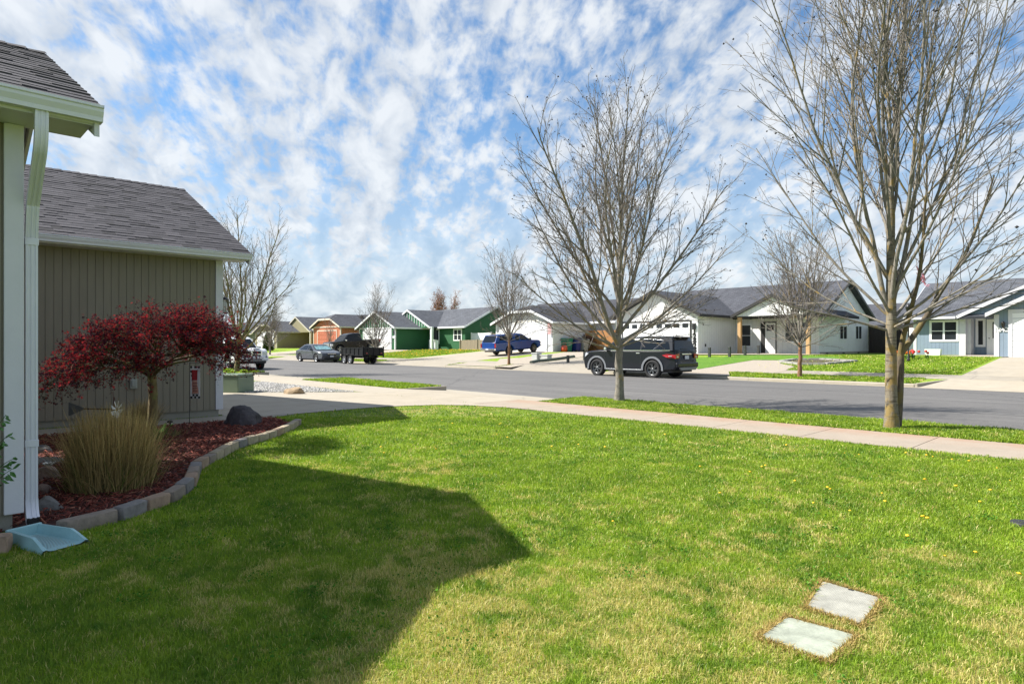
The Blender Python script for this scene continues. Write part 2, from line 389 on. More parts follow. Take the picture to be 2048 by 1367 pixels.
def inpoly(x, y, poly):
    x = np.asarray(x); y = np.asarray(y); c = np.zeros(x.shape, bool); n = len(poly)
    for i in range(n):
        x0, y0 = poly[i]; x1, y1 = poly[(i+1) % n]
        if y0 == y1: continue
        c ^= ((y0 > y) != (y1 > y)) & (x < (x1-x0)*(y-y0)/(y1-y0)+x0)
    return c
def drape(name, poly_st, off, m, knots_t=(12.9, 25.9, 37.0), kind='structure', zf=None, build=True, th=0):
    """flat polygon given as (s, t), cut at the folds of the terrain and laid on it"""
    bm = bmesh.new(); vs = [bm.verts.new((-s, t, 0)) for s, t in poly_st]; bm.faces.new(vs)
    for k in knots_t:
        bmesh.ops.bisect_plane(bm, geom=bm.verts[:]+bm.edges[:]+bm.faces[:], plane_co=(0, k, 0), plane_no=(0, 1, 0))
    for sx in (12, 140):
        bmesh.ops.bisect_plane(bm, geom=bm.verts[:]+bm.edges[:]+bm.faces[:], plane_co=(-sx, 0, 0), plane_no=(1, 0, 0))
    bmesh.ops.triangulate(bm, faces=bm.faces[:])
    for v in bm.verts: v.co.z = (zf(-v.co.x, v.co.y) if zf else H(-v.co.x, v.co.y)) + off
    for f in bm.faces:
        f.normal_update()
        if f.normal.z < 0: f.normal_flip()
    if th:
        r = bmesh.ops.extrude_face_region(bm, geom=bm.faces[:]); 
        for v in [g for g in r['geom'] if isinstance(g, bmesh.types.BMVert)]: v.co.z -= th
    if not build: 
        mb = MB(); mb.bm(bm); return mb
    me = bpy.data.meshes.new(name); bm.to_mesh(me); bm.free(); me.materials.append(m)
    o = bpy.data.objects.new(name, me); COL.objects.link(o)
    if kind: o['kind'] = kind
    return o
def text_part(name, body, size, mtx, m, parent, depth=.006):
    cu = bpy.data.curves.new(name, 'FONT'); cu.body = body; cu.size = size; cu.extrude = depth; cu.offset = size*.035; cu.align_x = 'CENTER'; cu.align_y = 'CENTER'
    tmp = bpy.data.objects.new('tmp_text', cu); COL.objects.link(tmp); dg = bpy.context.evaluated_depsgraph_get()
    me = bpy.data.meshes.new_from_object(tmp.evaluated_get(dg)); bpy.data.objects.remove(tmp); bpy.data.curves.remove(cu)
    me.name = name; me.transform(mtx); me.materials.clear(); me.materials.append(m)
    o = bpy.data.objects.new(name, me); COL.objects.link(o); o.parent = parent; return o
def rock(c, rx, ry, rz, seed, sub=3, rough=.22, flat=.0, rot=0):
    bm = bmesh.new(); bmesh.ops.create_icosphere(bm, subdivisions=sub, radius=1); rg = random.Random(seed)
    planes = [(Vector((rg.gauss(0,1), rg.gauss(0,1), rg.gauss(0,.7))).normalized(), rg.uniform(.62, .92)) for _ in range(11)]
    from mathutils import noise as mn
    for v in bm.verts:
        p = v.co.copy()
        for n_, d in planes:
            e = p.dot(n_) - d
            if e > 0: p -= n_*e*.85
        p *= 1 + rough*.5*mn.noise(p*1.9+Vector((seed*3.1,0,0))) + rough*.2*mn.noise(p*6+Vector((seed,0,0)))
        v.co = Vector((p.x*rx, p.y*ry, max(p.z, -.25)*rz))
    m = Matrix.Translation(Vector(c)) @ Matrix.Rotation(rot, 4, 'Z')
    mb = MB(); mb.bm(bm, m); return mb
ORD = ['first','second','third','fourth','fifth','sixth','seventh','eighth','ninth','tenth','eleventh','twelfth','thirteenth','fourteenth','fifteenth',
       'sixteenth','seventeenth','eighteenth','nineteenth','twentieth','twenty-first','twenty-second','twenty-third','twenty-fourth','twenty-fifth','twenty-sixth','twenty-seventh','twenty-eighth','twenty-ninth','thirtieth']

# ---------------------------------------------------------------- shared materials
WHITE = mat('white_paint', (.60, .59, .62), .5, var=.05, bump=.12, bscale=40)
GUTTER = mat('white_metal', (.66, .66, .71), .38, var=.05, scale=2)
VINYL = mat('vinyl', (.80, .80, .80), .45, var=.03)
BLACK = mat('black_metal', (.016, .016, .017), .42, var=.2)
GLASS = mat('window_glass', (.026, .031, .036), .08, var=.3, scale=.8, spec=.5)
CARGLASS = mat('car_glass', (.008, .010, .012), .06, var=0, spec=.35)
RUBBER = mat('rubber', (.018, .018, .019), .85, var=.2)
ALLOY = mat('alloy', (.48, .49, .51), .3, .85, var=.05)
DARKALLOY = mat('dark_alloy', (.20, .205, .21), .32, .85, var=.05)
CHROME = mat('chrome', (.75, .76, .78), .15, 1.0, var=.03)
PLASTIC = mat('black_plastic', (.022, .022, .024), .6, var=.15)
CONC = concrete('concrete_grey', (.32, .285, .23)); CONC_W = concrete('concrete_walk', (.34, .285, .225), rust=True)
CONC_L = concrete('concrete_pale', (.375, .33, .26)); FOUND = concrete('foundation_concrete', (.31, .295, .25))
KERB = concrete('kerb_concrete', (.38, .345, .275))
ASPH = asphalt()
# ---------------------------------------------------------------- ground, street, pavements
LAWN_NEAR = lawn_mat('lawn_base', .9, dark=.72); LAWN_FAR = lawn_mat('lawn_far', .45, dots=.35); LAWN_DAND = lawn_mat('lawn_dandelion', .35, dots=1.15)
TURF = lawn_mat('turf', .0, tint=(.045, .165, .022)); 
def ground():
    ts = [-1500, -200, -40, 0, 12.88, 12.92, 16, 19.4, 22.8, 25.88, 25.92, 31, 37, 60, 200, 1500]
    ss = [-1500, -200, -60, 0, 12, 60, 140, 400, 1500]
    V = []; F = []
    for s_ in ss:
        for t_ in ts: V.append((-s_, t_, H(s_, t_) - .13))
    n = len(ts)
    for i in range(len(ss)-1):
        for j in range(n-1): F.append((i*n+j, i*n+j+1, (i+1)*n+j+1, (i+1)*n+j))
    o = npmesh('ground', V, F, LAWN_FAR, nv=4); o['kind'] = 'structure'
ground()
def road():
    ts = list(np.linspace(T0-.02, T1+.02, 20)); ss = [-90, 0, 12, 40, 80, 140, 300]
    V = [(-s_, t_, H(s_, min(max(t_, T0+1e-4), T1-1e-4))) for s_ in ss for t_ in ts]; n = len(ts)
    F = [(i*n+j, i*n+j+1, (i+1)*n+j+1, (i+1)*n+j) for i in range(len(ss)-1) for j in range(n-1)]
    o = npmesh('road', V, F, ASPH, nv=4, smooth=True); o['kind'] = 'structure'
road()
STRIPS_N = [(-60, 10.45), (16.5, 22.9), (30.3, 41), (49, 62), (70, 90)]      # planted strips on the near side
DW_F = [(-.6, 5.6), (20.8, 27.7), (33.8, 42), (52, 60.5), (64, 72), (84.5, 92), (104, 112)]     # driveways across the street
STRIPS_F = []; a_ = -60
for d0, d1 in DW_F: STRIPS_F.append((a_, d0 - .7)); a_ = d1 + .7
STRIPS_F.append((a_, 150)); 
near_lawn = drape('lawn', [(-60, -40), (-60, 9.56), (60, 9.56), (60, -40)], 0, LAWN_NEAR)
for a, b in STRIPS_N:
    drape('grass_strip', [(a, 11.04), (a + (.25 if a > 0 else 0), 12.74), (b - .1, 12.74), (b + .15, 11.04)], 0, LAWN_NEAR if a < 16 else LAWN_FAR)
def kerb(name, segs, t0, t1, top, pan_t, zc=.0):
    mb = MB()
    for a, b in segs:
        cuts = [a]; 
        while cuts[-1] + 3.05 < b: cuts.append(cuts[-1] + 3.05)
        cuts.append(b)
        for i in range(len(cuts)-1):
            c0, c1 = cuts[i]+.004, cuts[i+1]-.004
            z0, z1 = base(c0), base(c1)
            vs = []
            for s_, z in ((c0, z0), (c1, z1)):
                vs += [(-s_, t0, z-.1), (-s_, t1, z-.1), (-s_, t1, z+top), (-s_, t1-.02*(1 if t1 > t0 else -1), z+top+.012), (-s_, t0+(.03 if t1 > t0 else -.03), z+top+.012), (-s_, t0, z+top-.02)]
            mb.add(vs, [tuple(range(6)), tuple(range(11, 5, -1))] + [(k, 6+k, 6+(k+1)%6, (k+1)%6) for k in range(6)])
    o = mb.build(name, KERB); o['kind'] = 'structure'
kerb('kerb', STRIPS_N, 12.9, 12.74, .14, 0)
kerb('kerb', [(a, b) for a, b in STRIPS_F], 25.9, 26.06, .12, 0)
for nm, t0, t1 in (('gutter_pan', 12.90, 13.2), ('gutter_pan', 25.52, 25.9)):
    drape(nm, [(-60, t0+1e-3), (-60, t1-1e-3), (140, t1-1e-3), (140, t0+1e-3)], .006, KERB)
def wings():
    mb = MB()
    for segs, tc, tw in ((STRIPS_F, 25.92, 27.62), (STRIPS_N, 12.86, 11.08)):
        for a, b in segs:
            fl = .68 if tc > 20 else .16
            for e, sg in ((a, -1), (b, 1)):
                if abs(e) > 58: continue
                P = [(e, tc), (e+sg*fl, tw), (e+sg*(fl+.10), tw), (e+sg*.10, tc)]
                mb.slab([(-x, y, H(x, 25.95 if tc > 20 and y < 26 else y)+.012) for x, y in P], .26)
    o = mb.build('kerb_wing', KERB); o['kind'] = 'structure'
wings()
def slabs(name, t0, t1, s0, s1, step, m, off=.012):
    mb = MB(); s_ = s0
    while s_ < s1:
        e = min(s_ + step, s1); g = .006
        P = [(s_+g, t0), (e-g, t0), (e-g, t1), (s_+g, t1)]
        mb.slab([(-p[0], p[1], H(*p)+off) for p in P], .08); s_ = e
    o = mb.build(name, m); o['kind'] = 'structure'; return o
slabs('sidewalk', 9.55, 11.05, -47.4 + .8, 10.2 + 1.0, 1.44, CONC_W)
slabs('sidewalk', 9.55, 11.05, 11.2, 62, 1.44, CONC_L)
slabs('sidewalk', 27.65, 29.1, -40, 130, 1.5, CONC)
def apron(a, b, t0, t1, flare, m, z0, z1, name='driveway_apron'):
    mb = MB(); n = 4
    for i in range(n):
        p = []
        for f, k in ((i/n, 0), ((i+1)/n, 1)):
            t_ = t0+(t1-t0)*f; fl = flare*f if abs(t1-12.8) < 1 else flare*(1-f); zz = z0 + (z1-z0)*f
            p.append(((a-fl), t_, zz)); p.append(((b+fl), t_, zz))
        mb.slab([(-p[0][0], p[0][1], p[0][2]+base(p[0][0])), (-p[1][0], p[1][1], p[1][2]+base(p[1][0])), (-p[3][0], p[3][1], p[3][2]+base(p[3][0])), (-p[2][0], p[2][1], p[2][2]+base(p[2][0]))], .1)
    o = mb.build(name, m); o['kind'] = 'structure'
apron(10.6, 16.6, 11.05, 12.98, .15, CONC_L, .163, .012)
apron(22.9, 30.3, 11.05, 12.98, .2, CONC_L, .163, .012)
apron(41, 49, 11.05, 12.98, .2, CONC, .163, .012)
for k, (a, b) in enumerate(DW_F):
    apron(a, b, 25.84, 27.65, .7, CONC if k else CONC_L, .012, .275)
for a, b in STRIPS_F:
    drape('grass_strip', [(a, 26.05), (a-(.68 if a > -59 else 0), 27.66), (b+.68, 27.66), (b, 26.05)], 0, LAWN_FAR)
drape('far_lawn', [(-60, 29.09), (-60, 60), (43, 60), (43, 29.09)], 0, LAWN_FAR)
drape('far_lawn', [(43, 29.09), (43, 60), (140, 60), (140, 29.09)], 0, LAWN_DAND)
# driveways across the street
for k, (a, b, t1) in enumerate(((-.6, 5.5, 40.2), (20.8, 27.6, 37.1), (33.8, 41.8, 38.1), (52.4, 60.3, 37.1), (64.5, 72, 37.1), (84.5, 92, 37.1))):
    mb = MB(); ys = [29.1]
    while ys[-1] + 2.7 < min(t1, 37): ys.append(ys[-1]+2.7)
    ys.append(min(t1, 37.0)); 
    if t1 > 37: ys.append(t1)
    for i in range(len(ys)-1):
        for a0, a1 in ((a, (a+b)/2), ((a+b)/2, b)):
            mb.slab([(-p[0], p[1], H(*p)+.014) for p in ((a0+.008, ys[i]+.008), (a1-.008, ys[i]+.008), (a1-.008, ys[i+1]-.008), (a0+.008, ys[i+1]-.008))], .1)
    o = mb.build('driveway', CONC_L if k != 1 else CONC); o['kind'] = 'structure'
# own driveway, cut into panels
DRIVE = [(12.02, 4.5), (11.98, 5.62), (12.06, 7.38), (11.87, 8.14), (11.5, 8.8), (10.9, 9.25), (10.08, 9.50), (8.9, 9.56), (15.9, 9.56), (16.2, 9.4), (18.5, 6.6), (19.5, 5.4), (19.5, 4.4)]
DRIVE2 = [(s_, t_) for s_, t_ in DRIVE]
drape('driveway', DRIVE2, .010, CONC_L)
WALK = [(11.62, -6), (11.62, 4.9), (11.98, 5.62), (12.02, 4.5), (12.62, 4.5), (12.62, -6)]
drape('walkway', WALK, .007, CONC)
def joint(p0, p1, w=.010):
    d = Vector((p1[0]-p0[0], p1[1]-p0[1])).normalized(); n = Vector((-d.y, d.x))*w/2
    return [(p0[0]+n.x, p0[1]+n.y), (p1[0]+n.x, p1[1]+n.y), (p1[0]-n.x, p1[1]-n.y), (p0[0]-n.x, p0[1]-n.y)]
DARKJ = mat('joint_dark', (.10, .09, .075), .9, var=.2)
jm = MB()
rj = random.Random(4)
def jagged(p0, p1, n, amp):
    P = [Vector(p0).lerp(Vector(p1), i/n) + Vector((rj.gauss(0, amp), rj.gauss(0, amp))) for i in range(n+1)]; return list(zip(P[:-1], P[1:]))
for seg in [((12.05, 6.9), (18.2, 6.9)), ((14.6, 4.5), (14.6, 9.5)), ((17.3, 4.5), (17.3, 7.9)), ((12.02, 5.0), (19.4, 5.0))]:
    for m_ in [drape('j', joint(*seg), .0135, DARKJ, build=False)]: jm.add(m_.v, m_.f)
for a, b in jagged((12.6, 5.1), (13.6, 6.8), 9, .03) + jagged((13.2, 7.2), (12.0, 9.3), 9, .04) + jagged((11.2, 11.2), (12.6, 12.6), 9, .04):
    z = .16 if a[1] > 11 else None
    m_ = drape('j', joint(a, b, .007), .0135, DARKJ, build=False, zf=(lambda s_, t_: .163-(t_-11.05)*.0782+.001) if z else None); jm.add(m_.v, m_.f)
o = jm.build('driveway_joints', DARKJ); o['kind'] = 'structure'

# mulch bed
EDGE_PX = [(96,1050),(169.5,1028),(218,1019),(263,1005.5),(300,992),(336,981),(357,969),(378.5,952.6),(384.5,937),(390.6,922),(415,908.7),(439,896.6),(460,886),(484,877),(514.7,869),(545,860),(575,848),(593,839)]
EDGE = [st(onZ(px, py, .25)) for px, py in EDGE_PX]
MULCH = EDGE + [(11.6, 5.0), (11.6, -3), (6.0, -3), (5.86, .66)]
MULCH_M = mat('mulch_base', (.050, .014, .010), .95, var=.5, scale=14, bump=.8, bscale=40)
drape('mulch_bed', MULCH, .018, MULCH_M)
rng = np.random.default_rng(7)
def scatter(poly, n, r):
    P = np.array(poly); lo, hi = P.min(0), P.max(0); out = np.zeros((0, 2))
    while len(out) < n:
        q = r.uniform(lo, hi, (n, 2)); q = q[inpoly(q[:, 0], q[:, 1], poly)]; out = np.vstack([out, q])
    return out[:n]
def shards(name, P, z, r, l, w, m, label, cat, tilt=.35, zs=.02):
    n = len(P); az = r.uniform(0, 2*np.pi, n); tl = r.normal(0, tilt, n); L_ = r.uniform(*l, n)/2; W_ = r.uniform(*w, n)/2; ro = r.normal(0, .5, n)
    d = np.stack([np.cos(az)*np.cos(tl), np.sin(az)*np.cos(tl), np.sin(tl)], 1); sdir = np.stack([-np.sin(az)*np.cos(ro), np.cos(az)*np.cos(ro), np.sin(ro)], 1)
    c = np.stack([-P[:, 0], P[:, 1], z + r.uniform(0, zs, n)], 1); up = np.array([0, 0, 1.0])*.004
    V = np.stack([c-d*L_[:, None]-sdir*W_[:, None]*.6, c+d*L_[:, None]-sdir*W_[:, None]*.4, c+d*L_[:, None]*.9+sdir*W_[:, None], c-d*L_[:, None]*.9+sdir*W_[:, None]*.8], 1)
    V = np.concatenate([V, V-up], 1).reshape(-1, 3); b = np.arange(n)[:, None]*8
    F = np.concatenate([b+np.array([[0,1,2,3]]), b+np.array([[0,4,5,1]]), b+np.array([[1,5,6,2]]), b+np.array([[2,6,7,3]]), b+np.array([[3,7,4,0]])], 0)
    o = npmesh(name, V, F, m, np.repeat(r.random(n), 8), nv=4); tag(o, label, cat, kind='stuff'); return o
CHIP = rnd_mat('mulch_chips', (.06, .012, .009), (.27, .058, .034), .85, third=(.36, .15, .09), tf=.10)
Pm = scatter([p for p in MULCH if p[0] > 5.8], 36000, rng)
zc_ = .17
shards('mulch_chips', Pm, zc_, rng, (.025, .085), (.006, .018), CHIP, 'dark red bark mulch chips filling the bed beside the garage wall', 'mulch', zs=.035)
# gravel between the two driveways
GRAV = [(16.25, 9.45), (18.4, 6.75), (19.4, 5.7), (22.9, 5.7), (22.9, 9.5)]
GR_M = mat('gravel_base', (.25, .24, .22), .95, var=.4, scale=30, bump=.7, bscale=60); drape('gravel_bed', GRAV, .012, GR_M)
def pebbles(name, P, zf, r, size, m, label):
    n = len(P); S = r.uniform(*size, (n, 1, 1)); base_ = np.array([(1,0,0),(-1,0,0),(0,1,0),(0,-1,0),(0,0,.7),(0,0,-.4)], float)
    a = r.uniform(0, 6.28, n); ca, sa = np.cos(a), np.sin(a); B = base_[None]*r.uniform(.65, 1.25, (n, 6, 3))
    X = B[:, :, 0]*ca[:, None]-B[:, :, 1]*sa[:, None]; Y = B[:, :, 0]*sa[:, None]+B[:, :, 1]*ca[:, None]
    z = np.array([zf(s_, t_) for s_, t_ in P])
    V = np.stack([X, Y, B[:, :, 2]], 2)*S + np.stack([-P[:, 0], P[:, 1], z+.012], 1)[:, None, :]
    F0 = np.array([(0,2,4),(2,1,4),(1,3,4),(3,0,4),(2,0,5),(1,2,5),(3,1,5),(0,3,5)])
    F = (np.arange(n)[:, None, None]*6 + F0[None]).reshape(-1, 3)
    o = npmesh(name, V.reshape(-1, 3), F, m, np.repeat(r.random(n), 6)); tag(o, label, 'gravel', kind='stuff')
PEB = rnd_mat('pebbles', (.16, .155, .15), (.55, .53, .50), .8)
pebbles('gravel', scatter(GRAV, 5200, rng), lambda s_, t_: H(s_, t_), rng, (.018, .042), PEB, 'loose grey river gravel between the two near driveways')
# across the street: turf, gravel yard, narrow walk
def gpoly(pts): return [st(onG(*p)) for p in pts]
TURF_P = gpoly([(1388,714),(1440,714.5),(1520,709),(1600,711),(1690,714.5),(1655,719),(1562,720.5),(1507,720),(1440,731),(1397,738.5),(1385,733)])
GY = gpoly([(1397,738.8),(1440,731.2),(1507,720.2),(1562,720.7),(1560,727),(1590,733),(1570,741),(1545,746.5),(1400,746.5),(1385,741)])
drape('turf', TURF_P, .02, TURF)
drape('gravel_yard', GY, .014, GR2 := mat('tan_gravel', (.33, .285, .23), .95, var=.3, scale=26, bump=.6, bscale=50))
drape('gravel_yard', [(13.3, 26.07), (20.0, 26.07), (20.0, 27.64), (14.2, 27.64)], .02, GR2)
drape('gravel_yard', [(28.5, 26.07), (33.0, 26.07), (33.0, 27.64), (28.5, 27.64)], .02, GR2)
drape('gravel_yard', [(27.75, 29.12), (31.6, 29.12), (32.4, 33), (32.6, 41), (27.75, 41)], .014, GR2)
drape('patio', [(14.6, 37.2), (21.1, 36.2), (21.1, 42), (14.6, 42)], .05, CONC_L)
drape('patio', [(5.6, 39.0), (8.2, 39.0), (8.2, 45.9), (5.6, 45.9)], .03, CONC_L)
# ---------------------------------------------------------------- the house on the left, garage wing and gable wing
TAUPE = mat('taupe_siding', (.225, .198, .148), .72, var=.07, scale=2.2, bump=.12, bscale=35, stretch=(3, 3, .5))
SHNG = rnd_mat('asphalt_shingles', (.054, .052, .060), (.086, .082, .092), .93, third=(.040, .039, .044), tf=.09)
def shingle_grain(m):
    t = m.node_tree; b = t.nodes['Principled BSDF']; l = [x for x in t.links if x.to_socket == b.inputs['Base Color']][0]; src = l.from_socket
    p = pos(t); n = tnoise(t, p, 160, 3, .85); L(t, tmix(t, 1.0, src, tmix(t, tmap(t, n, .32, .68), (.6, .6, .6), (1.45, 1.45, 1.45)), 'MULTIPLY'), b.inputs['Base Color'])
    b.inputs['Specular IOR Level'].default_value = .2; tbump(t, b, n, .5, .004)
shingle_grain(SHNG)
house = thing('house', 'taupe board-sided house with white trim and dark shingle roofs filling the left edge', 'house', (-5.86, .67, .15), world_parts=True)
PITCH = .484
def real_roof(name, parent, t_end, t_back, s_eave, s_ridge, z_eave, seed, far_side=True):
    """gable roof with its ridge along t, laid with individual shingle tabs on the slope facing the camera"""
    rg = random.Random(seed); z_ridge = z_eave + PITCH*(s_ridge-s_eave); mb = MB(); rnd = []
    def put(verts, faces, v, r): mb.add(verts, faces); rnd.extend([r]*len(verts))
    s2 = 2*s_ridge - s_eave; th = .10
    for sa in ((s_eave, s2) if far_side else (s_eave,)):
        q = [(-sa, t_end, z_eave), (-s_ridge, t_end, z_ridge), (-s_ridge, t_back, z_ridge), (-sa, t_back, z_eave)]
        n = len(mb.v); mb.slab([(x, y, z-.012) for x, y, z in q], th); rnd.extend([.4]*(len(mb.v)-n))
    nrm = Vector((PITCH, 0, 1)).normalized(); up = Vector((-1, 0, PITCH)).normalized()   # up the slope (towards larger s)
    Ls = math.hypot(s_ridge-s_eave, z_ridge-z_eave); ex = .142; rows = int(Ls/ex)+1
    for i in range(rows):
        a = Vector((-s_eave, 0, z_eave)) + up*(i*ex - (.02 if i == 0 else 0)); b_len = min(ex*1.25, Ls-i*ex+.01)
        if b_len < .03: continue
        t_ = t_end + .012
        while t_ > t_back:
            w = rg.uniform(.12, .34); t2 = max(t_-w, t_back); lift = rg.choice((.002, .003, .009)) + .0022
            if rg.random() < .5: col = rg.random()
            p0 = a + Vector((0, t_, 0)) + nrm*(lift+.004); p1 = a + Vector((0, t2+.001, 0)) + nrm*(lift+.004)
            p2 = p1 + up*b_len - nrm*(lift+.002); p3 = p0 + up*b_len - nrm*(lift+.002)
            b0 = p0 - nrm*(lift+.006); b1 = p1 - nrm*(lift+.006)
            r = rg.random(); put([p0, p1, p2, p3, b0, b1], [(0,1,2,3), (4,5,1,0), (0,3,4), (1,5,2)], 0, r)
            t_ = t2
    # ridge caps
    t_ = t_end+.01; k = 0
    while t_ > t_back:
        t2 = t_-.16; o = .012 + .004*(k % 2)
        rz = z_ridge + o
        put([(-s_ridge, t_, rz+.012), (-s_ridge, t2, rz), (-s_ridge+.13, t2, rz-.13*PITCH), (-s_ridge+.13, t_, rz-.13*PITCH+.010), (-s_ridge-.13, t2, rz-.13*PITCH), (-s_ridge-.13, t_, rz-.13*PITCH+.010)],
            [(0,1,2,3), (0,5,4,1)], 0, rg.random()); t_ = t2; k += 1
    mb.rnd = rnd; return mb.build(name, SHNG, parent)
def gutter(name, parent, s_out, t0, t1, z_top):
    """K-style gutter along t; s_out is its outer lip, the trough sits behind it"""
    prof = [(0, 0), (0, -.018), (.010, -.024), (.012, -.046), (.030, -.082), (.034, -.112), (.125, -.112), (.125, -.004), (.120, -.004), (.120, -.106), (.038, -.106), (.034, -.080), (.016, -.044), (.014, -.020), (.005, -.004), (.005, 0)]
    mb = MB(); n = len(prof); A = [(-(s_out+a), t0, z_top+z) for a, z in prof]; B = [(-(s_out+a), t1, z_top+z) for a, z in prof]
    mb.add(A+B, [(k, n+k, n+(k+1)%n, (k+1)%n) for k in range(n)])
    cap = [prof[i] for i in range(8)]
    for t_, d in ((t0, .006), (t1, -.006)): mb.prism([(-(s_out+a-(.004 if a < .01 else 0)), t_, z_top+z) for a, z in cap], (0, d, 0))
    return mb.build(name, GUTTER, parent)
# gable wing (near) and garage wing (beyond)
real_roof('roof', house, 1.06, -6, 5.44, 7.94, 3.262, 1)
real_roof('roof', house, 4.85, -6, 12.23, 16.2, 3.262, 2)
gutter('gutter', house, 5.36, 1.065, .28, 3.25)
gutter('gutter', house, 12.15, 4.86, -1.2, 3.25)
trim = MB()
for s_e, s_r, t_e, tb in ((5.44, 7.94, 1.06, .2), (12.23, 16.2, 4.85, -1.2)):      # fascia, soffit, rake boards
    trim.mark()
    trim.box(-(s_e+.05), -(s_e+.022), tb, t_e-.02, 3.118, 3.225)
    trim.box(-(s_e+.052), -(s_e+.44), tb, t_e-.045, 3.122, 3.136)
    zr = 3.262 + PITCH*(s_r-s_e)
    for sg in (1, -1):
        e = s_r - sg*(s_r-s_e)
        trim.prism([(-e, t_e-.035, 3.262-.115), (-s_r, t_e-.035, zr-.115), (-s_r, t_e-.035, zr-.29), (-e, t_e-.035, 3.262-.225)], (0, .032, 0))
        trim.prism([(-e, t_e-.40, 3.262-.118), (-s_r, t_e-.40, zr-.118), (-s_r, t_e-.40, zr-.135), (-e, t_e-.40, 3.262-.135)], (0, .36, 0))
trim.build_split('fascia', WHITE, house)
w = MB()
def board_wall_s(mb, s_, t0, t1, z0, z1, pitch=.1155, gap=.009, d=.010):         # boards on a wall facing -s (towards +x)
    t_ = t0
    while t_ < t1 - .01:
        e = min(t_+pitch, t1); mb.box(-(s_), -(s_-d), t_+gap/2, e-gap/2, z0, z1); t_ = e
w.box(-5.86, -10.0, .632, -9, .29, 3.16)                     # gable wing
w.box(-12.655, -19.75, 4.45, -9, .29, 3.16)                  # garage
w.box(-5.9, -19.7, -1.35, -9, .29, 3.16)                     # main body behind both
for c, hw, t_, z in ((7.93, 2.07, .632, 3.16), (16.2, 3.55, 4.45, 3.16)):
    w.prism([(-(c-hw), t_, z), (-(c+hw), t_, z), (-(c+hw)+.0, t_, z+.02), (-c, t_, z+PITCH*(hw-.1)+.17), (-(c-hw), t_, z+.02)], (0, -6, 0))
w.build('wall', TAUPE, house)
sd = MB(); board_wall_s(sd, 12.655, -1.3, 4.345, .285, 3.15); sd.mark(); board_wall_s(sd, 5.86, -3.5, .535, .285, 3.15)
sd.build_split('siding', TAUPE, house)
ct = MB()
ct.bbox(-5.825, -5.862, .545, .660, .292, 3.12, .004); ct.bbox(-5.865, -5.955, .637, .660, .292, 3.12, .004)
ct.mark()
ct.bbox(-12.62, -12.66, 4.345, 4.48, .285, 3.12, .004); ct.bbox(-12.665, -12.76, 4.455, 4.48, .285, 3.12, .004)
ct.build_split('corner_board', WHITE, house)
f = MB(); f.box(-5.90, -9.95, .60, -8, -.1, .30); f.box(-12.69, -19.7, 4.42, -8, -.1, .295); f.build('foundation', FOUND, house)
# main roof over the body: ridge along the street, its rake seen only by its shadow
mr_ = MB(); zf_ = 3.26; tf_ = .28; rt = -4.6; zr_ = zf_ + .56*(tf_-rt)
mr_.slab([(-5.36, tf_-.001, zf_), (-5.36, rt, zr_), (-20.1, rt, zr_), (-20.1, -1.3, zf_+.56*(tf_+1.3)), (-10.6, -1.3, zf_+.56*(tf_+1.3)), (-10.6, tf_-.001, zf_)][:4] if False else [(-5.36, tf_, zf_), (-5.36, rt, zr_), (-9.9, rt, zr_), (-9.9, tf_, zf_)], .12)
mr_.slab([(-9.9, -1.6, zf_), (-9.9, rt, zr_), (-20.1, rt, zr_), (-20.1, -1.6, zf_)], .12)
mr_.slab([(-5.36, rt, zr_), (-5.36, -9.4, zf_), (-20.1, -9.4, zf_), (-20.1, rt, zr_)], .12)
mr_.build('main_roof', shingle_mat('shingle_plain', (.06, .056, .06), (.11, .10, .11)), house)
gp = MB(); gp.prism([(-5.86, .1, 3.2), (-5.86, rt, zr_-.25), (-5.86, -8.9, 3.2)], (-.1, 0, 0)); gp.build('gable', TAUPE, house)
gd = MB(); 
for k in range(4): gd.bbox(-13.6, -18.4, 4.49, 4.45, .20+.56*k, .75+.56*k, .008)
gd.build('garage_door', WHITE, house)
# downspout
sx, ty = 5.905, .712
def rect_tube(mb, pts, w_, d_, ribs=True):
    """rectangular ribbed pipe: w along t, d along s"""
    P = [Vector(p) for p in pts]; m_ = len(P); ring = []
    nx = [-.5,-.3,-.26,-.1,-.06,.06,.1,.26,.3,.5]
    sec = [(a*w_, d_/2+(0 if (i % 4) in (0, 1) else -.006)) for i, a in enumerate(nx)] + [(-a*w_, -d_/2) for a in nx]
    vs = []
    for i, p in enumerate(P):
        d = (P[min(i+1, m_-1)]-P[max(i-1, 0)]).normalized(); a = Vector((0, 1, 0)); b = a.cross(d).normalized()
        if b.x < 0: b = -b
        vs += [p + a*u + b*v for u, v in sec]
    n = len(sec); fs = [(i*n+k, i*n+(k+1)%n, (i+1)*n+(k+1)%n, (i+1)*n+k) for i in range(m_-1) for k in range(n)]
    mb.add(vs, fs)
dp = MB()
rect_tube(dp, [(-sx, ty, .36), (-sx, ty, 2.30)], .074, .056)
dp.build('downspout', GUTTER, house)
el = MB()
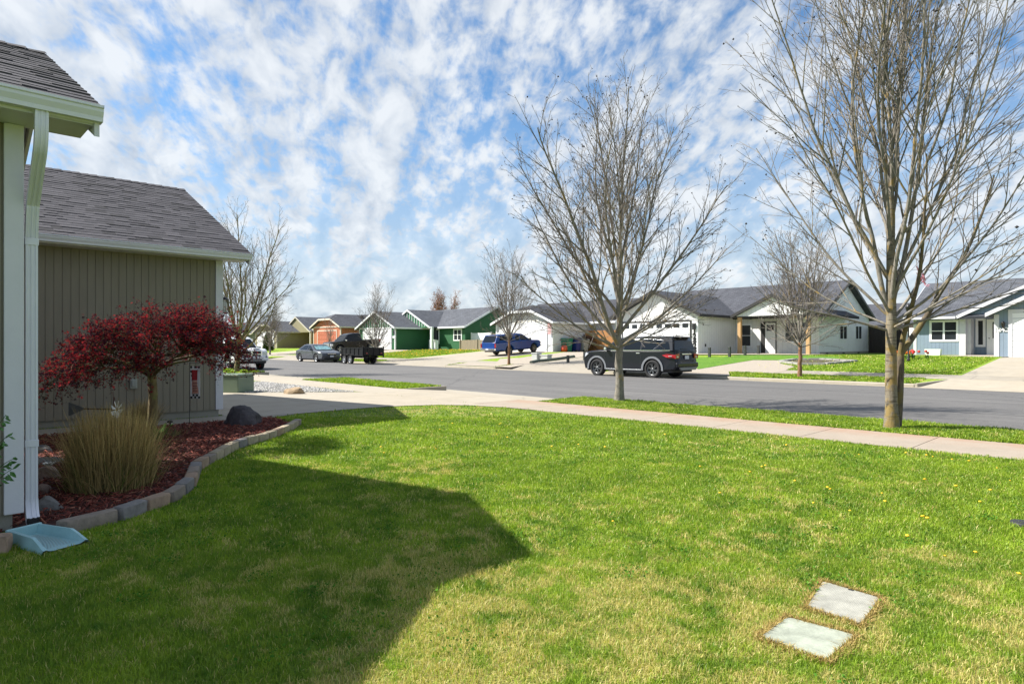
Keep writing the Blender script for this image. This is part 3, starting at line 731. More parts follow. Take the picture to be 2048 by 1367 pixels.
# upper elbows: from the gutter outlet back under the soffit to the wall
pts = [(-5.44, ty, 3.15), (-5.44, ty, 3.08)]
for i in range(1, 10):
    a = i/9*R(62); pts.append((-5.44 - .13*(1-math.cos(a)), ty, 3.06 - .22*math.sin(a)))
last = Vector(pts[-1]); end = Vector((-sx+.07, ty, 2.56))
for i in range(1, 4): pts.append(tuple(last.lerp(end, i/3)))
for i in range(1, 9):
    a = i/8*R(60); pts.append((end.x - .07*math.sin(a)/math.sin(R(60)), ty, end.z - .24*i/8))
rect_tube(el, pts, .077, .058); el.mark()
for p in (2.30, .80): el.bbox(-sx-.032, -sx+.032, ty-.042, ty+.042, p-.04, p+.012, .003); el.mark()
lp = []
for i in range(9):
    a = i/8*R(62); lp.append((-sx + .10*(1-math.cos(a))*1.6, ty+.0, .37 - .13*math.sin(a)-.03*i/8))
rect_tube(el, lp, .078, .062)
el.build_split('downspout_fitting', GUTTER, house)
hol = MB(); q = Vector(lp[-1]); hol.bbox(q.x-.004, q.x+.012, ty-.034, ty+.034, q.z-.022, q.z+.022, .002); hol.build('outlet_opening', BLACK, house)
# outlet box and wall lantern
c = onS(266.5, 767, 12.64)
ob = MB(); ob.bbox(c.x+.0, c.x+.045, c.y-.055, c.y+.055, c.z-.085, c.z+.085, .01); ob.bbox(c.x+.045, c.x+.065, c.y-.035, c.y+.035, c.z-.05, c.z+.065, .008)
ob.build('outlet_cover', mat('grey_cover', (.33, .34, .31), .5), house)
ln = MB(); lx = -13.05; lt = 4.66; lz = 1.52+.75
ln.bbox(lx-.05, lx+.05, 4.48, 4.50, lz-.09, lz+.09, .004); ln.beam((lx, 4.49, lz+.02), (lx, lt, lz+.16), .015, .015)
ln.lathe([(.0, .20), (.03, .19), (.075, .155), (.085, .14), (.0, .14)], 8, (lx, lt, lz)); ln.lathe([(.0, -.13), (.06, -.13), (.065, -.115), (.0, -.115)], 8, (lx, lt, lz))
for k in range(6):
    a = k*math.pi/3; ln.beam((lx+.06*math.cos(a), lt+.06*math.sin(a), lz-.12), (lx+.078*math.cos(a), lt+.078*math.sin(a), lz+.145), .009, .009)
lamp = ln.build('wall_lantern', BLACK, house)
gl = MB(); gl.lathe([(.03, -.11), (.045, -.05), (.045, .06), (.03, .11)], 12, (lx, lt, lz)); g_ = gl.build('lamp_glass', mat('frosted', (.75, .75, .72), .2, var=0), lamp, origin=house.location)

# splash block
SPL = mat('pale_blue_plastic', (.30, .50, .52), .45, var=.10, scale=9, bump=.15, bscale=30)
def splash():
    # placed from its four corners on the grass; length runs away from the wall
    c0 = onZ(15, 1061, .235); c1 = onZ(80, 1047, .235); e0 = onZ(84, 1107, .155); e1 = onZ(176, 1084, .155); global SPLASH_P; SPLASH_P = [st(v) for v in (c0, c1, onZ(186, 1086, .15), onZ(84, 1112, .15))]
    o_ = (c0+c1)/2; ax = ((e0+e1)/2 - o_); Ln = ax.length; ang = math.atan2(ax.y, ax.x)
    root = thing('splash_block', 'pale blue plastic splash block lying on the grass under the white downspout', 'splash block', (o_.x, o_.y, .152), (0, 0, ang))
    Wb, We = .205, .285; mb = MB()
    n = 10; rows = []
    for i in range(n+1):
        f_ = i/n; x = f_*Ln; hw = (Wb+(We-Wb)*f_)/2; h = .085*(1 if f_ < .72 else 1-(f_-.72)/.28*.75); fl = .020 - .010*f_
        rows.append([(x, -hw-.012, 0), (x, -hw, h), (x, -hw+.020, h+.003), (x, -hw+.034, fl+.006), (x, -hw+.055, fl), (x, hw-.055, fl), (x, hw-.034, fl+.006), (x, hw-.020, h+.003), (x, hw, h), (x, hw+.012, 0)])
    k = len(rows[0]); mb.add([p for r in rows for p in r], [(i*k+j, i*k+j+1, (i+1)*k+j+1, (i+1)*k+j) for i in range(n) for j in range(k-1)])
    mb.bbox(-.012, .012, -Wb/2-.010, Wb/2+.010, 0, .092, .006)
    mb.build('tray', SPL, root)
    dm = MB()
    for i in range(17):
        for j in range(9):
            x = .06 + i*(Ln-.14)/16; y = (-.5+(j+.5*(i % 2))/9)*(.10+.08*i/16)
            dm.add([(x-.011, y, .0125+.012*(1-i/17)), (x, y-.006, .0125+.012*(1-i/17)), (x+.011, y, .0125+.012*(1-i/17)), (x, y+.006, .0125+.012*(1-i/17)), (x, y, .018+.012*(1-i/17))], [(0,1,4),(1,2,4),(2,3,4),(3,0,4)])
    dm.build('drain_pattern', mat('pale_blue_worn', (.38, .50, .50), .6, var=.15), root)
splash()

# edging stones
EDG = [mat('edging_a', (.24, .195, .155), .9, var=.25, scale=14, bump=.5, bscale=50), mat('edging_b', (.32, .225, .155), .9, var=.25, scale=14, bump=.5, bscale=50), mat('edging_c', (.205, .19, .18), .9, var=.25, scale=14, bump=.5, bscale=50), mat('edging_tan', (.36, .30, .205), .9, var=.22, scale=14, bump=.5, bscale=50)]
def edging_mesh(L_, seed):
    rg = random.Random(seed); bm = bmesh.new(); bmesh.ops.create_cube(bm, size=1)
    for v in bm.verts:
        v.co.x *= L_; v.co.y *= .125; v.co.z = .0 if v.co.z < 0 else .118
        if v.co.y < 0 and v.co.z > 0: v.co.y += .018
        if v.co.y > 0: v.co.x *= .9
        v.co.x += rg.uniform(-.005, .005)
    bmesh.ops.bevel(bm, geom=bm.edges[:], offset=.017, segments=2, affect='EDGES', profile=.6)
    bmesh.ops.subdivide_edges(bm, edges=bm.edges[:], cuts=1, use_grid_fill=True)
    for v in bm.verts:
        v.co += Vector((rg.gauss(0, .0022), rg.gauss(0, .0022), rg.gauss(0, .0018)))
    return bm
def edging():
    P = [Vector((-s_, t_)) for s_, t_ in EDGE]; cum = [0]
    for a, b in zip(P[:-1], P[1:]): cum.append(cum[-1]+(b-a).length)
    def at(d):
        for i in range(len(P)-1):
            if d <= cum[i+1]: f_ = (d-cum[i])/(cum[i+1]-cum[i]); return P[i].lerp(P[i+1], f_), (P[i+1]-P[i]).normalized()
        return P[-1], (P[-1]-P[-2]).normalized()
    rg = random.Random(3); d = .10; k = 0; total = cum[-1]; meshes = []
    def sm(d): 
        a, _ = at(max(0, d-.12)); b, _ = at(min(total, d+.12)); return (a+b)/2, (b-a).normalized()
    while d < total-.05 and k < 30:
        L_ = .42 if k == 0 else rg.uniform(.235, .30) if cum[-1]*.0 + d < total*.55 else rg.uniform(.27, .31)
        if d < 2.6 and k: L_ = rg.uniform(.27, .33)
        p, dr = sm(d+L_/2)
        mb = MB(); mb.bm(edging_mesh(L_-.012, 50+k), Matrix.Rotation(math.atan2(dr.y, dr.x)+math.pi, 4, 'Z'))
        o = mb.build('edging_stone', EDG[3 if d > total*.42 and k % 4 != 1 else [0,2,1][k % 3]] , None, origin=(0,0,0)); o.location = (p.x, p.y, .135+rg.uniform(-.005, .006))
        tint = 'tan' if d > total*.42 and k % 4 != 1 else ['brown grey', 'slate grey', 'reddish brown'][k % 3]
        tag(o, f'{tint} edging block, {ORD[k]} from the splash block along the mulch bed border', 'edging stone', 'edging blocks bordering the mulch bed')
        for p_ in o.data.polygons: p_.use_smooth = True
        d += L_; k += 1
    # the one left of the splash block, standing on a pale slab
    c = onZ(-42, 1078, .25); mb = MB(); mb.bm(edging_mesh(.36, 99), Matrix.Rotation(R(62), 4, 'Z')); o = mb.build('edging_stone', EDG[1], None, origin=(0,0,0)); o.location = (c.x, c.y, .15)
    tag(o, 'reddish brown edging block left of the splash block at the corner of the house', 'edging stone')
edging()

# rocks and small things of the bed
DKR = mat('dark_boulder', (.075, .066, .070), .85, var=.35, scale=5, bump=.5, bscale=22); TNR = mat('tan_boulder', (.30, .215, .125), .85, var=.35, scale=5, bump=.5, bscale=22)
SLT = mat('slate_rock', (.17, .165, .155), .85, var=.3, scale=6, bump=.4, bscale=26); PNK = mat('pink_rock', (.27, .19, .155), .85, var=.3, scale=6, bump=.4, bscale=26)
def place_rock(px, py, z, rx, ry, rz, seed, m, label, rot=0, flat=False, name='rock', grp=None, sub=3):
    c = onZ(px, py, z); o = rock((0,0,0), rx, ry, rz, seed, sub).build(name, m, None, origin=(0,0,0)); o.location = (c.x, c.y, c.z); o.rotation_euler = (0, 0, rot)
    tag(o, label, 'rock', grp); return o
place_rock(484, 850, .16, .35, .24, .33, 11, DKR, 'large dark grey boulder with a pointed top on the mulch by the garage corner', R(46), name='boulder', sub=4)
place_rock(590, 787, .16, .37, .25, .22, 5, TNR, 'rounded tan boulder sitting in the gravel between the driveways', R(40), name='boulder', sub=4)
g5 = 'rocks behind the white downspout'
place_rock(78, 905, .17, .16, .1, .11, 21, SLT, 'small grey block rock, farthest of the rocks behind the downspout', R(50), grp=g5)
place_rock(98, 925, .17, .22, .14, .09, 22, SLT, 'flat grey slab rock leaning beside the dry grass clump', R(40), grp=g5)
place_rock(92, 958, .17, .16, .12, .13, 23, PNK, 'tan rock holding the white shell dish behind the downspout', R(50), grp=g5)
place_rock(84, 985, .17, .09, .08, .08, 24, PNK, 'small pinkish rock between the two larger rocks by the downspout', R(10), grp=g5)
place_rock(90, 1016, .17, .14, .12, .11, 25, SLT, 'blue grey rock nearest the foot of the downspout', R(60), grp=g5)
c = onZ(98, 930, .335); sh = MB(); rg = random.Random(5)
for k in range(9):
    a = k*2*math.pi/9; r0, r1 = .018, .048+.01*(k % 2)
    sh.add([(r0*math.cos(a-.3), r0*math.sin(a-.3), .006), (r1*math.cos(a-.33), r1*math.sin(a-.33), .022), (r1*1.12*math.cos(a), r1*1.12*math.sin(a), .030), (r1*math.cos(a+.33), r1*math.sin(a+.33), .022), (r0*math.cos(a+.3), r0*math.sin(a+.3), .006)], [(0,1,2,3,4)])
sh.lathe([(0, 0), (.03, .0), (.035, .01), (.0, .013)], 12)
o = sh.build('shell_dish', mat('shell_white', (.66, .64, .56), .5), None, origin=(0,0,0)); o.location = c; tag(o, 'small white petal shaped dish resting on a rock behind the downspout', 'garden ornament')

# windmill ornament
def windmill():
    D_ = 7.55; f0 = Vector((0,0,0))
    def atD(px, py, D): a, b, v = ray(px, py); return Vector((a*D, b*D, CH+v*D))
    hub = atD(229, 818, 7.3); tail = atD(168, 817, 7.3); tip = atD(137, 816, 7.3)
    root = thing('windmill_ornament', 'rusty metal garden windmill with grey tail and white fan behind the dry grass', 'garden ornament', (hub.x, hub.y, .16))
    o_ = root.location
    def P(v): return tuple(Vector(v)-o_)
    RUST = mat('rusty_metal', (.10, .045, .03), .7, .3, var=.4); GAL = mat('galvanised', (.20, .21, .215), .45, .6, var=.25, scale=12)
    m_ = MB(); m_.beam(P(hub), P(tail), .016, .016); m_.lathe([(.0, -.02), (.028, -.02), (.028, .03), (0, .03)], 10, P(hub-Vector((0,0,0))))
    m_.tube([P(hub+Vector((0,0,.0))), P(hub+Vector((0,0,.14)))], .006, 6); m_.tube([P(hub+Vector((-.03,0,.0))), P(hub+Vector((-.07,0,.20)))], .004, 5)
    m_.build('shaft', RUST, root)
    ax = (tip-tail).normalized(); up = Vector((0,0,1)); tl = MB()
    q = [tail+up*.012, tail-up*.012, tip-up*.09, tip+up*.07]; tl.prism([P(v) for v in q], Vector((ax.y, -ax.x, 0))*.004); tl.build('tail', GAL, root)
    fan = MB(); side = Vector((ax.y, -ax.x, 0)); ctr = hub - ax*.03
    for k in range(8):
        a = k*math.pi/4+.2; e = side*math.cos(a) + up*math.sin(a); e2 = side*math.cos(a+.5) + up*math.sin(a+.5)
        fan.add([P(ctr+e*.02), P(ctr+e*.105+ax*.015), P(ctr+e2*.105-ax*.01), P(ctr+e2*.02)], [(0,1,2,3)])
    fan.build('fan', mat('fan_white', (.62, .64, .66), .4, .2, var=.1), root)
    lg = MB()
    for k in range(3):
        a = k*2.09+.4; lg.tube([P(hub-up*.02), P((hub.x+.13*math.cos(a), hub.y+.13*math.sin(a), .16))], .006, 6)
    lg.build('stand', RUST, root)
windmill()
# garden flag
def flag():
    p = onZ(379, 849, .17); root = thing('garden_flag', 'small garden flag with black and white checked border on a thin black stake', 'flag', (p.x, p.y, .16))
    D = math.hypot(p.x, p.y); rt_ = Vector((RT[0], RT[1], 0)).normalized(); n_ = Vector((-FW[0], -FW[1], 0))
    m_ = MB(); m_.tube([(0,0,-.03), (0,0,1.06)], .005, 6); m_.tube([(0,0,1.055), tuple(rt_*.19+Vector((0,0,1.055)))], .005, 6); m_.build('stake', BLACK, root)
    W_, z0, z1 = .165, .455, 1.00; a = rt_*.015
    def fl(x, z, off=0): 
        return tuple(a + rt_*x + Vector((0,0,z)) + n_*(.006*math.sin(x*40+z*7)+off))
    def sheet(mb, x0, x1, za, zb, off, nx=6):
        vs = []; 
        for s2 in (off, off-.0022):
            for i in range(nx+1):
                x = x0+(x1-x0)*i/nx; vs += [fl(x, za, s2), fl(x, zb, s2)]
        n = 2*(nx+1)
        mb.add(vs, [(2*i, 2*i+2, 2*i+3, 2*i+1) for i in range(nx)]+[(n+2*i, n+2*i+1, n+2*i+3, n+2*i+2) for i in range(nx)]+[(0,1,n+1,n),(n-2,2*n-2,2*n-1,n-1),(0,n,n+2*nx,2*nx),(1,2*nx+1,n+2*nx+1,n+1)])
    c_ = MB(); sheet(c_, 0, W_, z0, z1, 0); c_.build('cloth', mat('flag_white', (.62, .60, .58), .8), root)
    ck = MB(); n = 5; cw = W_/n; rows = 15; ch_ = (z1-z0)/rows
    for j in range(rows):
        for i in range(n):
            if (i+j) % 2 == 0 and (i in (0, n-1) or j in (0, 1, rows-1)): sheet(ck, i*cw, (i+1)*cw, z0+j*ch_, z0+(j+1)*ch_, .0028, 2)
    ck.build('checks', mat('flag_black', (.02, .02, .022), .8), root)
    rd = MB(); sheet(rd, cw*.8, W_-cw*.8, .76, .935, .0036); rd.build('red_panel', mat('flag_red', (.30, .012, .018), .8, var=.3, scale=30), root)
    pk = MB(); sheet(pk, cw*.8, W_-cw*.8, .54, .75, .0036); pk.build('pink_panel', mat('flag_pink', (.50, .24, .18), .8, var=.2, scale=30), root)
    ln_ = MB()
    for z in (.585, .625, .665, .71):
        for x0, x1 in ((.045, .07), (.075, .095), (.1, .122)): sheet(ln_, x0, x1, z-.006, z+.006, .0060, 2)
    ln_.build('lettering', mat('flag_ink', (.12, .03, .03), .8), root)
flag()
# little solar light by the flag
p = onZ(340, 851, .17); m_ = MB(); m_.lathe([(0, 0), (.012, 0), (.012, .05), (.045, .06), (.05, .075), (.02, .09), (0, .092)], 12)
o = m_.build('path_light', BLACK, None, origin=(0,0,0)); o.location = p; tag(o, 'tiny black path light in the mulch left of the garden flag', 'path light')
# dry stalk lying along the stones
pts = [onZ(x, y, .175) for x, y in ((142, 1060), (165, 1050), (195, 1040), (240, 1028), (278, 1018))]; m_ = MB(); m_.tube([p-pts[0] for p in pts], .004, 5)
o = m_.build('drip_line', mat('pale_hose', (.46, .38, .24), .7), None, origin=(0,0,0)); o.location = pts[0]; tag(o, 'thin pale drip line lying on the grass along the nearest edging blocks', 'drip line')

# valve box covers in the lawn
VB = mat('cover_green_grey', (.32, .345, .275), .6, var=.30, scale=9, bump=.25, bscale=60); VB2 = mat('cover_grey', (.32, .315, .27), .6, var=.24, scale=9, bump=.2, bscale=60)
def cover(pts, m, label, ribs):
    P = [onZ(x, y, .166) for x, y in pts]; c = sum(P, Vector())/4; root = thing('utility_cover', label, 'utility cover', (c.x, c.y, .15), group='covers set in the lawn')
    q = [Vector((p.x-c.x, p.y-c.y, 0)) for p in P]
    def rounded(f_, z):
        out = []
        for i in range(4):
            a, b, d = q[i-1], q[i], q[(i+1) % 4]
            for k in range(5): 
                u = k/4; p1 = b+(a-b)*.10; p2 = b+(d-b)*.10; pt = p1.lerp(b, u).lerp(b.lerp(p2, u), u); out.append((pt.x*f_, pt.y*f_, z))
        return out
    m_ = MB(); n = 20; A = rounded(1.0, -.05); B = rounded(1.0, .010); C_ = rounded(.985, .016)
    m_.add(A+B+C_, [(k, (k+1)%n, n+(k+1)%n, n+k) for k in range(n)]+[(n+k, n+(k+1)%n, 2*n+(k+1)%n, 2*n+k) for k in range(n)]+[tuple(range(2*n, 3*n))])
    m_.build('lid', m, root)
    if ribs:
        rb = MB()
        for i in range(1, 38):
            for j in range(1, 24):
                u, v = i/38, j/24; pt = q[0].lerp(q[1], u).lerp(q[3].lerp(q[2], u), v)
                e = .0035; rb.add([(pt.x-e, pt.y, .0162), (pt.x, pt.y-e, .0162), (pt.x+e, pt.y, .0162), (pt.x, pt.y+e, .0162), (pt.x, pt.y, .0185)], [(0,1,4),(1,2,4),(2,3,4),(3,0,4)])
        rb.build('tread_bumps', m, root)
        pt = q[0].lerp(q[1], .52)*.93; hm = MB(); hm.bbox(pt.x-.014, pt.x+.014, pt.y-.008, pt.y+.008, .0155, .018, .002); hm.build('pry_slot', BLACK, root)
    return [(-(c.x+p.x), c.y+p.y) for p in q]
COV1 = cover([(1645,1160.5),(1760.5,1193.8),(1721.5,1246.5),(1614,1211)], VB2, 'textured pale grey utility cover sunk in the lawn, farther of the pair', True)
COV2 = cover([(1575,1232),(1711,1268),(1652,1318),(1521,1271)], VB, 'smooth grey green utility cover sunk in the lawn, nearer of the pair', False)
# dark valve lid at the right edge
p = onZ(2046, 1046, .17); m_ = MB(); m_.lathe([(0, .012), (.075, .012), (.08, .006), (.08, -.03)], 20)
o = m_.build('valve_lid', PLASTIC, None, origin=(0,0,0)); o.location = p; tag(o, 'round black valve lid in the grass at the right edge', 'valve lid')

# transformer box in the gravel
TRG = mat('utility_green', (.13, .18, .12), .5, var=.12, scale=2)
p = onZ(479, 787, .16); tr = thing('utility_box', 'large green utility pedestal box standing in the gravel past the garage corner', 'utility box', (p.x-.55-.47*RT[0], p.y+.35-.47*RT[1], .16), (0, 0, R(30)))
m_ = MB(); m_.bbox(-.62, .02, -.34, .34, 0, .46, .03); m_.bbox(.03, .62, -.34, .34, 0, .46, .03); m_.build('cabinet', TRG, tr)
m_ = MB(); m_.bbox(-.635, .635, -.355, .355, .46, .53, .025); m_.build('lid', TRG, tr)
# ---------------------------------------------------------------- houses across the street
SH_D = shingle_mat('shingle_dark', (.060, .063, .075), (.090, .094, .109)); SH_G = shingle_mat('shingle_grey', (.076, .081, .095), (.112, .119, .136))
SH_K = shingle_mat('shingle_black', (.045, .047, .056), (.074, .076, .088))
def gable_roof(parent, m, along, c, hw, a0, a1, z_e, pitch, th=.16, clip0=0, clip1=0, name='roof', hip0=0, hip1=0):
    """along 't' or 's'; c centre and hw half width across; a0..a1 extent; clip = how far the peak is cut back at that end; hip = full hip"""
    mb = MB(); zr = z_e + pitch*hw
    def W(al, cr, z): return (-cr, al, z) if along == 't' else (-al, cr, z)
    r0 = a0 + (clip0 or hip0); r1 = a1 - (clip1 or hip1)
    q0 = clip0*.95 if clip0 else (hw if hip0 else 0); q1 = clip1*.95 if clip1 else (hw if hip1 else 0)
    for sg in (-1, 1):
        pts = [(a0, c+sg*hw, z_e)]
        if clip0: pts.append((a0, c+sg*q0, zr-pitch*q0))
        pts += [(r0, c, zr), (r1, c, zr)]
        if clip1: pts.append((a1, c+sg*q1, zr-pitch*q1))
        pts.append((a1, c+sg*hw, z_e))
        k = math.hypot(1, pitch)
        mb.slab([W(*p) for p in pts], th, [(p[0], (hw-abs(p[1]-c))*k) for p in pts])
    for q, a, r in ((q0, a0, r0), (q1, a1, r1)):
        if q:
            k = math.hypot(r-a, pitch*q)
            mb.slab([W(a, c-q, zr-pitch*q), W(a, c+q, zr-pitch*q), W(r, c, zr)], th, [(0, 0), (2*q, 0), (q, k)])
    return mb.build(name, m, parent)
def gable_trim(mb, along, c, hw, a, z_e, pitch, d, clip=0, h=.19, off=.03):
    """rake boards on the face of a gable at a; d = -1 or +1 is the outward direction"""
    zr = z_e+pitch*hw
    def W(al, cr, z): return (-cr, al, z) if along == 't' else (-al, cr, z)
    dv = (0, d*off, 0) if along == 't' else (-d*off, 0, 0)
    q = clip*.95
    for sg in (-1, 1):
        mb.prism([W(a, c+sg*(hw+.02), z_e+.02), W(a, c+sg*q, zr-pitch*q+.02), W(a, c+sg*q, zr-pitch*q-h), W(a, c+sg*(hw+.02), z_e-h+.02)], dv)
    if clip: mb.prism([W(a, c-q, zr-pitch*q+.02), W(a, c+q, zr-pitch*q+.02), W(a, c+q, zr-pitch*q-h), W(a, c-q, zr-pitch*q-h)], dv)
def walls(mb, s0, s1, t0, t1, z0, z1): mb.box(-s0, -s1, t0, t1, z0, z1)
def gable_wall(mb, along, c, hw, a0, a1, z, pitch, clip=0):
    def W(al, cr, zz): return (-cr, al, zz) if along == 't' else (-al, cr, zz)
    zr = z+pitch*hw; q = clip*.95
    pts = [W(a0, c-hw, z), W(a0, c+hw, z)] + ([W(a0, c+q, zr-pitch*q), W(a0, c-q, zr-pitch*q)] if clip else [W(a0, c, zr)])
    mb.prism(pts, (0, a1-a0, 0) if along == 't' else (-(a1-a0), 0, 0))
def window_f(parent, s0, s1, t, z0, z1, trim=.10, mull=1, bar=True, fm=None, name='window'):
    """window in a wall facing the street (towards -t)"""
    fm = fm or VINYL; sa, sb = min(s0, s1), max(s0, s1); y = t
    f = MB(); f.box(-sb-trim, -sa+trim, y-.035, y+.01, z0-trim, z0); f.box(-sb-trim, -sa+trim, y-.035, y+.01, z1, z1+trim)
    f.box(-sb-trim, -sb, y-.035, y+.01, z0, z1); f.box(-sa, -sa+trim, y-.035, y+.01, z0, z1)
    for k in range(1, mull+1):
        x = -sb+(sb-sa)*k/(mull+1); f.box(x-.05, x+.05, y-.032, y+.01, z0, z1)
    if bar: f.box(-sb, -sa, y-.028, y+.01, (z0+z1)/2-.02, (z0+z1)/2+.02)
    o = f.build(name, fm, parent); g = MB(); g.box(-sb, -sa, y-.010, y+.01, z0, z1); g.build('pane', GLASS, o, origin=parent.location); return o
def window_e(parent, s, t0, t1, z0, z1, trim=.10, mull=0, bar=True, fm=None, name='window'):
    """window in an end wall facing +x"""
    fm = fm or VINYL; x = -s; f = MB()
    f.box(x-.01, x+.035, t0-trim, t1+trim, z0-trim, z0); f.box(x-.01, x+.035, t0-trim, t1+trim, z1, z1+trim)
    f.box(x-.01, x+.035, t0-trim, t0, z0, z1); f.box(x-.01, x+.035, t1, t1+trim, z0, z1)
    for k in range(1, mull+1):
        y = t0+(t1-t0)*k/(mull+1); f.box(x-.01, x+.03, y-.04, y+.04, z0, z1)
    if bar: f.box(x-.01, x+.028, t0, t1, (z0+z1)/2-.02, (z0+z1)/2+.02)
    o = f.build(name, fm, parent); g = MB(); g.box(x-.01, x+.010, t0, t1, z0, z1); g.build('pane', GLASS, o, origin=parent.location); return o
def garage_door(parent, s0, s1, t, z0, h, m, trim_m, rows=4, lights=0, panels=8, trim=.12, hood=False):
    d = MB(); sa, sb = min(s0, s1), max(s0, s1); x0, x1 = -sb, -sa; rh = h/rows
    for r in range(rows):
        za, zb = z0+r*rh+.01, z0+(r+1)*rh-.012; d.box(x0, x1, t-.03, t, za, zb)
        for k in range(panels):
            pa = x0+(x1-x0)*(k+.12)/panels; pb = x0+(x1-x0)*(k+.88)/panels
            if not (lights and r == rows-1): d.bbox(pa, pb, t-.045, t-.029, za+rh*.18, zb-rh*.18, .012)
    o = d.build('garage_door', m, parent)
    if lights:
        g = MB()
        for k in range(lights):
            g.mark()
            pa = x0+(x1-x0)*(k+.17)/lights; pb = x0+(x1-x0)*(k+.83)/lights; g.box(pa, pb, t-.036, t-.029, z0+(rows-1)*rh+rh*.25, z0+rows*rh-rh*.22)
        
        for q in g.build_split('door_window', GLASS, None): q.data.transform(Matrix.Translation(-parent.location)); q.parent = o
    f = MB(); f.box(x0-trim, x0, t-.05, t, z0, z0+h+trim); f.box(x1, x1+trim, t-.05, t, z0, z0+h+trim); f.box(x0, x1, t-.05, t, z0+h, z0+h+trim)
    f.build('garage_door_trim', trim_m, parent); return o
def corner(mb, s, t, z0, z1, side=1, w=.11):   # corner boards on a front corner; side=+1 for the right-hand corner (+x)
    x = -s; mb.box(x-w*side, x+.022*side, t-.022, t, z0, z1); mb.box(x, x+.022*side, t+.001, t+w, z0, z1)
def vent_pipe(parent, s, t, z, h=.35, name='roof_vent'):
    v = MB(); v.lathe([(.06, -.3), (.06, h), (.0, h)], 10, (-s, t, z)); v.build(name, PLASTIC, parent)
def box_vent(parent, s, t, z):
    v = MB(); v.bbox(-s-.2, -s+.2, t-.2, t+.2, z-.1, z+.16, .03); v.build('roof_vent', PLASTIC, parent)

def style(name, label, wall_m, trim_m, roof_m, s_g, hw_g, t_g, z_b, z_e, pit_g, clip, main, porch, door_m, accents=None, door_kw={}, gable_m=None, loc=None):
    """street-facing garage gable plus a main body with its ridge along the street and a porch gable"""
    root = thing(name, label, 'house', (-s_g, t_g, z_b), world_parts=True)
    w = MB(); walls(w, s_g-hw_g, s_g+hw_g, t_g, main['t0']+.5, z_b-.3, z_e-.05); 
    w.build('wall', wall_m, root)
    g = MB(); oh = .36; gable_wall(g, 't', s_g, hw_g-.002, t_g-.002, t_g+3, z_e-.06+.0, pit_g, clip*.9 if clip else 0)
    if clip: pass
    g.build('gable', gable_m or wall_m, root)
    gable_roof(root, roof_m, 't', s_g, hw_g+oh, t_g-oh, (main['t0']+main['t1'])/2, z_e-.02, pit_g, clip0=clip)
    w2 = MB(); walls(w2, main['s0'], main['s1'], main['t0'], main['t1'], z_b-.3, main['ze']-.05)
    gable_wall(w2, 's', (main['t0']+main['t1'])/2, (main['t1']-main['t0'])/2-.003, main['s0']+.0, main['s0']+2, main['ze']-.06, main['p'])
    w2.build('wall', wall_m, root)
    gable_roof(root, roof_m, 's', (main['t0']+main['t1'])/2, (main['t1']-main['t0'])/2+oh, main['s0']-oh, main['s1']+oh, main['ze']-.02, main['p'], hip0=main.get('hip0', 0), hip1=main.get('hip1', 0))
    tr = MB(); gable_trim(tr, 't', s_g, hw_g+oh, t_g-oh, z_e-.02, pit_g, -1, clip); tr.mark(); gable_trim(tr, 's', (main['t0']+main['t1'])/2, (main['t1']-main['t0'])/2+oh, main['s0']-oh, main['ze']-.02, main['p'], -1) if not main.get('hip0') else None
    for sg in (-1, 1): tr.mark(); tr.box(-(s_g+sg*(hw_g+oh)), -(s_g+sg*(hw_g+oh+.06)), t_g-oh, main['t0'], z_e-.17, z_e-.01)
    tr.mark(); tr.box(-main['s0']+oh, -main['s1']-oh, main['t0']-oh-.06, main['t0']-oh, main['ze']-.17, main['ze']-.01)
    tr.build_split('fascia', trim_m, root)
    if porch:
        p = porch; gable_roof(root, roof_m, 't', p['s'], p['hw'], p['t'], (main['t0']+main['t1'])/2, p['ze'], p['p'], name='porch_roof')
        t2 = MB(); gable_trim(t2, 't', p['s'], p['hw'], p['t'], p['ze'], p['p'], -1); t2.build('porch_fascia', trim_m, root)
        g2 = MB(); gable_wall(g2, 't', p['s'], p['hw']-.25, p['t']+.15, p['t']+.3, p['ze']-.06, p['p']); g2.build('porch_gable', gable_m or wall_m, root)
    if door_m: garage_door(root, s_g-hw_g+.55, s_g+hw_g-.55, t_g, z_b, 2.14, door_m, trim_m, **door_kw)
    cb = MB(); corner(cb, s_g-hw_g, t_g, z_b, z_e-.1, 1); cb.mark(); corner(cb, s_g+hw_g, t_g, z_b, z_e-.1, -1); cb.build_split('corner_board', trim_m if not (accents or {}).get('corner') else accents['corner'], root)
    return root
# ---- white house with dark roof and vertical number
WB = board_mat('white_boards', (.74, .74, .73), .30, .45); WTR = mat('white_trim', (.76, .77, .78), .5, var=.04); BRZ = mat('bronze_trim', (.030, .028, .027), .5, var=.1); CED = mat('fir_post', (.50, .31, .14), .6, var=.16, scale=4, stretch=(6, 6, .6))
E = style('white_house', 'white board-sided house with black fascia, dark roof and large vertical house number', WB, BRZ, SH_D, 24.3, 3.2, 37, .90, 3.50, .487, 0,
    dict(s0=15.5, s1=27.5, t0=42.1, t1=51.8, ze=3.45, p=.487), dict(s=17.3, hw=2.65, t=39.2, ze=3.42, p=.48), WTR, accents=dict(corner=WTR), door_kw=dict(rows=4, lights=8, panels=8, trim=.09), gable_m=WB)
m_ = MB()
for s_ in (19.5, 15.15): m_.bbox(-s_-.10, -s_+.10, 39.42, 39.62, .90, 3.40, .008)
pass
for s_ in (19.5, 15.15):
    m_ = MB(); m_.bbox(-s_-.11, -s_+.11, 39.40, 39.62, .90, 3.36, .008); m_.build('porch_post', CED, E)
m_ = MB(); m_.box(-19.9, -14.8, 39.38, 39.60, 3.30, 3.42); m_.build('porch_beam', BRZ, E)
